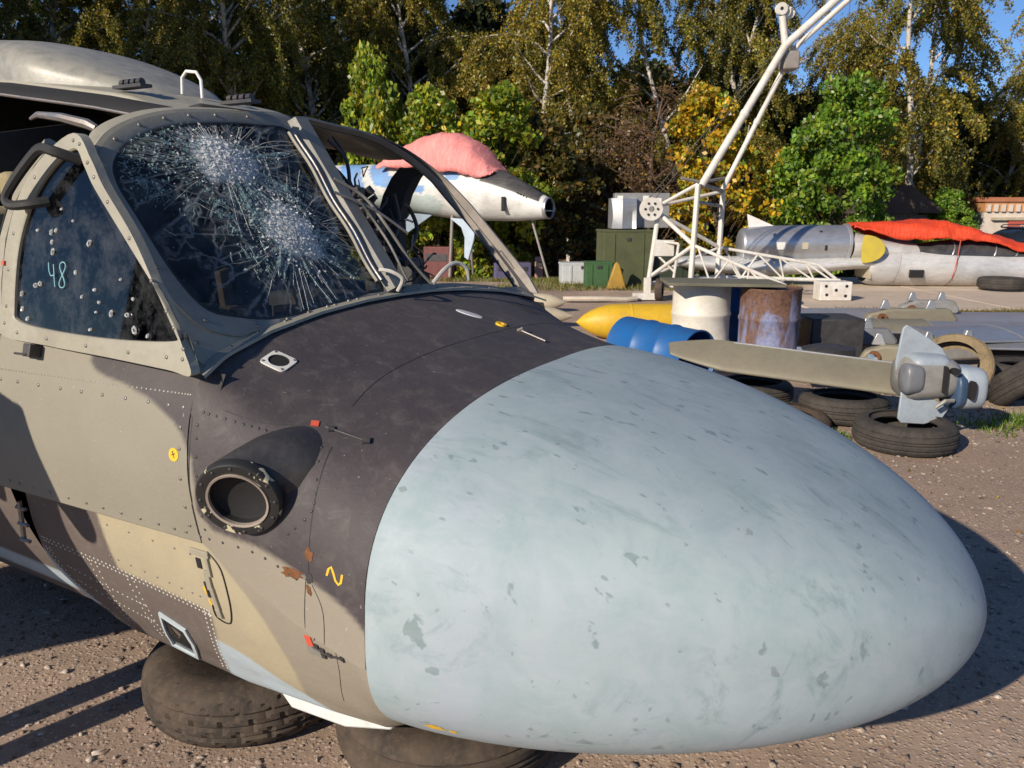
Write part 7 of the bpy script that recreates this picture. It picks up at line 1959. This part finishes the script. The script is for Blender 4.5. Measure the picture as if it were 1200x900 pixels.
fp = np.column_stack([rs.uniform(1.6, 6.5, nf), rs.uniform(3.2, 13, nf)]); fp = np.concatenate([fp, np.array((3.8, 5.9)) + rs.normal(0, 0.22, (60, 2))])
V, Q, Cc = leaves(np.column_stack([fp, gz(fp[:, 0], fp[:, 1]) + 0.012]), 0.016, pick([(0.50, 0.32, 0.03), (0.36, 0.2, 0.03), (0.25, 0.12, 0.03)], (2, 2, 1), len(fp), rs), 12, flat=0.85)
o = np_mesh('fallen_leaves', V, Q, M_leaf, None, Cc); tag(o, 'fallen yellow leaves scattered on the ground', 'leaves', kind='stuff')

# ================================================================ A BYSTANDER left of the frame, whose shadow falls on the fuselage
def person_at(x, y, rz):
    me = bpy.data.meshes.new('person')
    J = dict(pel=(0, 0, .95), waist=(0, .01, 1.12), chest=(0, .015, 1.33), neck=(0, 0.0, 1.50), head0=(0, -.01, 1.58), head1=(0, -.02, 1.68), crown=(0, -.01, 1.76),
             shL=(.17, .01, 1.43), elL=(.25, .02, 1.16), wrL=(.20, -.20, 1.12), shR=(-.17, .01, 1.43), elR=(-.25, .02, 1.16), wrR=(-.20, -.20, 1.12),
             hipL=(.09, 0, .90), knL=(.08, -.02, .50), anL=(.07, .02, .09), toL=(.09, -.14, .04), hipR=(-.09, 0, .90), knR=(-.08, -.02, .50), anR=(-.07, .02, .09), toR=(-.09, -.14, .04))
    names = list(J); E = [('pel', 'waist'), ('waist', 'chest'), ('chest', 'neck'), ('neck', 'head0'), ('head0', 'head1'), ('head1', 'crown'), ('chest', 'shL'), ('shL', 'elL'), ('elL', 'wrL'), ('chest', 'shR'), ('shR', 'elR'), ('elR', 'wrR'),
         ('pel', 'hipL'), ('hipL', 'knL'), ('knL', 'anL'), ('anL', 'toL'), ('pel', 'hipR'), ('hipR', 'knR'), ('knR', 'anR'), ('anR', 'toR')]
    Rd = dict(pel=.145, waist=.135, chest=.15, neck=.06, head0=.07, head1=.092, crown=.06, shL=.075, elL=.05, wrL=.038, shR=.075, elR=.05, wrR=.038, hipL=.095, knL=.065, anL=.045, toL=.04, hipR=.095, knR=.065, anR=.045, toR=.04)
    vs = [J[n] for n in names]; ed = [(names.index(a), names.index(b)) for a, b in E]
    rad = [Rd[n] for n in names]
    # five fingers to each hand
    for sgn, wr in ((1, 'wrL'), (-1, 'wrR')):
        w0 = len(vs); b = Vector(J[wr]); vs.append(tuple(b + Vector((-.03 * sgn, -.07, 0)))); rad.append(.034); ed.append((names.index(wr), w0))
        for k in range(4):
            p = b + Vector((-.03 * sgn, -.10, .03 - .022 * k)); vs += [tuple(p), tuple(p + Vector((-.02 * sgn, -.05, -.01))), tuple(p + Vector((-.05 * sgn, -.06, -.015)))]; rad += [.010, .009, .008]
            n0 = len(vs); ed += [(w0, n0 - 3), (n0 - 3, n0 - 2), (n0 - 2, n0 - 1)]
        p = b + Vector((-.05 * sgn, -.05, .03)); vs += [tuple(p), tuple(p + Vector((-.03 * sgn, -.03, .02)))]; rad += [.012, .010]; n0 = len(vs); ed += [(w0, n0 - 2), (n0 - 2, n0 - 1)]
    me.from_pydata(vs, ed, []); o = bpy.data.objects.new('person', me); C.objects.link(o)
    sk = o.modifiers.new('skin', 'SKIN'); sk.use_smooth_shade = True
    lay = me.skin_vertices[0] if me.skin_vertices else None
    if lay is None:
        bpy.context.view_layer.objects.active = o; o.select_set(True)
        bpy.ops.mesh.customdata_skin_add(); lay = me.skin_vertices[0]
    for i, r_ in enumerate(rad): lay.data[i].radius = (r_, r_)
    lay.data[0].use_root = True
    o.modifiers.new('sub', 'SUBSURF').levels = 2; o.modifiers['sub'].render_levels = 2
    me.materials.append(paint('dark_clothes', (0.05, 0.06, 0.09), None, 0.3, 8, 0.9))
    o.location = (x, y, 0); o.rotation_euler = (0, 0, rz)
    return tag(o, 'person in dark clothes standing left of the helicopter, only the shadow in view', 'person')
person_at(-2.10, 1.58, R(140))

# made-up box, unseen to the left, added to shade ground under the fuselage
shade_box = thing('added_shade_box', 'made-up green shade box on a pedestal, out of view left of the helicopter', 'cabinet', (-3.72, 1.04, 0), R(28.6))
mb = MB(); mb.box((0, 0, 1.45), (1.9, 0.5, 0.80)); mb.build('cabinet_body', M_green, shade_box, smooth=False, bevel=0.01)  # body of the added shade box
mb = MB(); mb.box((-0.3, 0, 0.56), (0.35, 0.35, 1.12)); mb.build('pedestal', M_cr_g, shade_box, bevel=0.02)
mb = MB(); mb.box((0, -0.256, 1.45), (1.7, 0.015, 0.66)); mb.build('door', M_olive, shade_box, smooth=False)  # front sheet of the added shade box
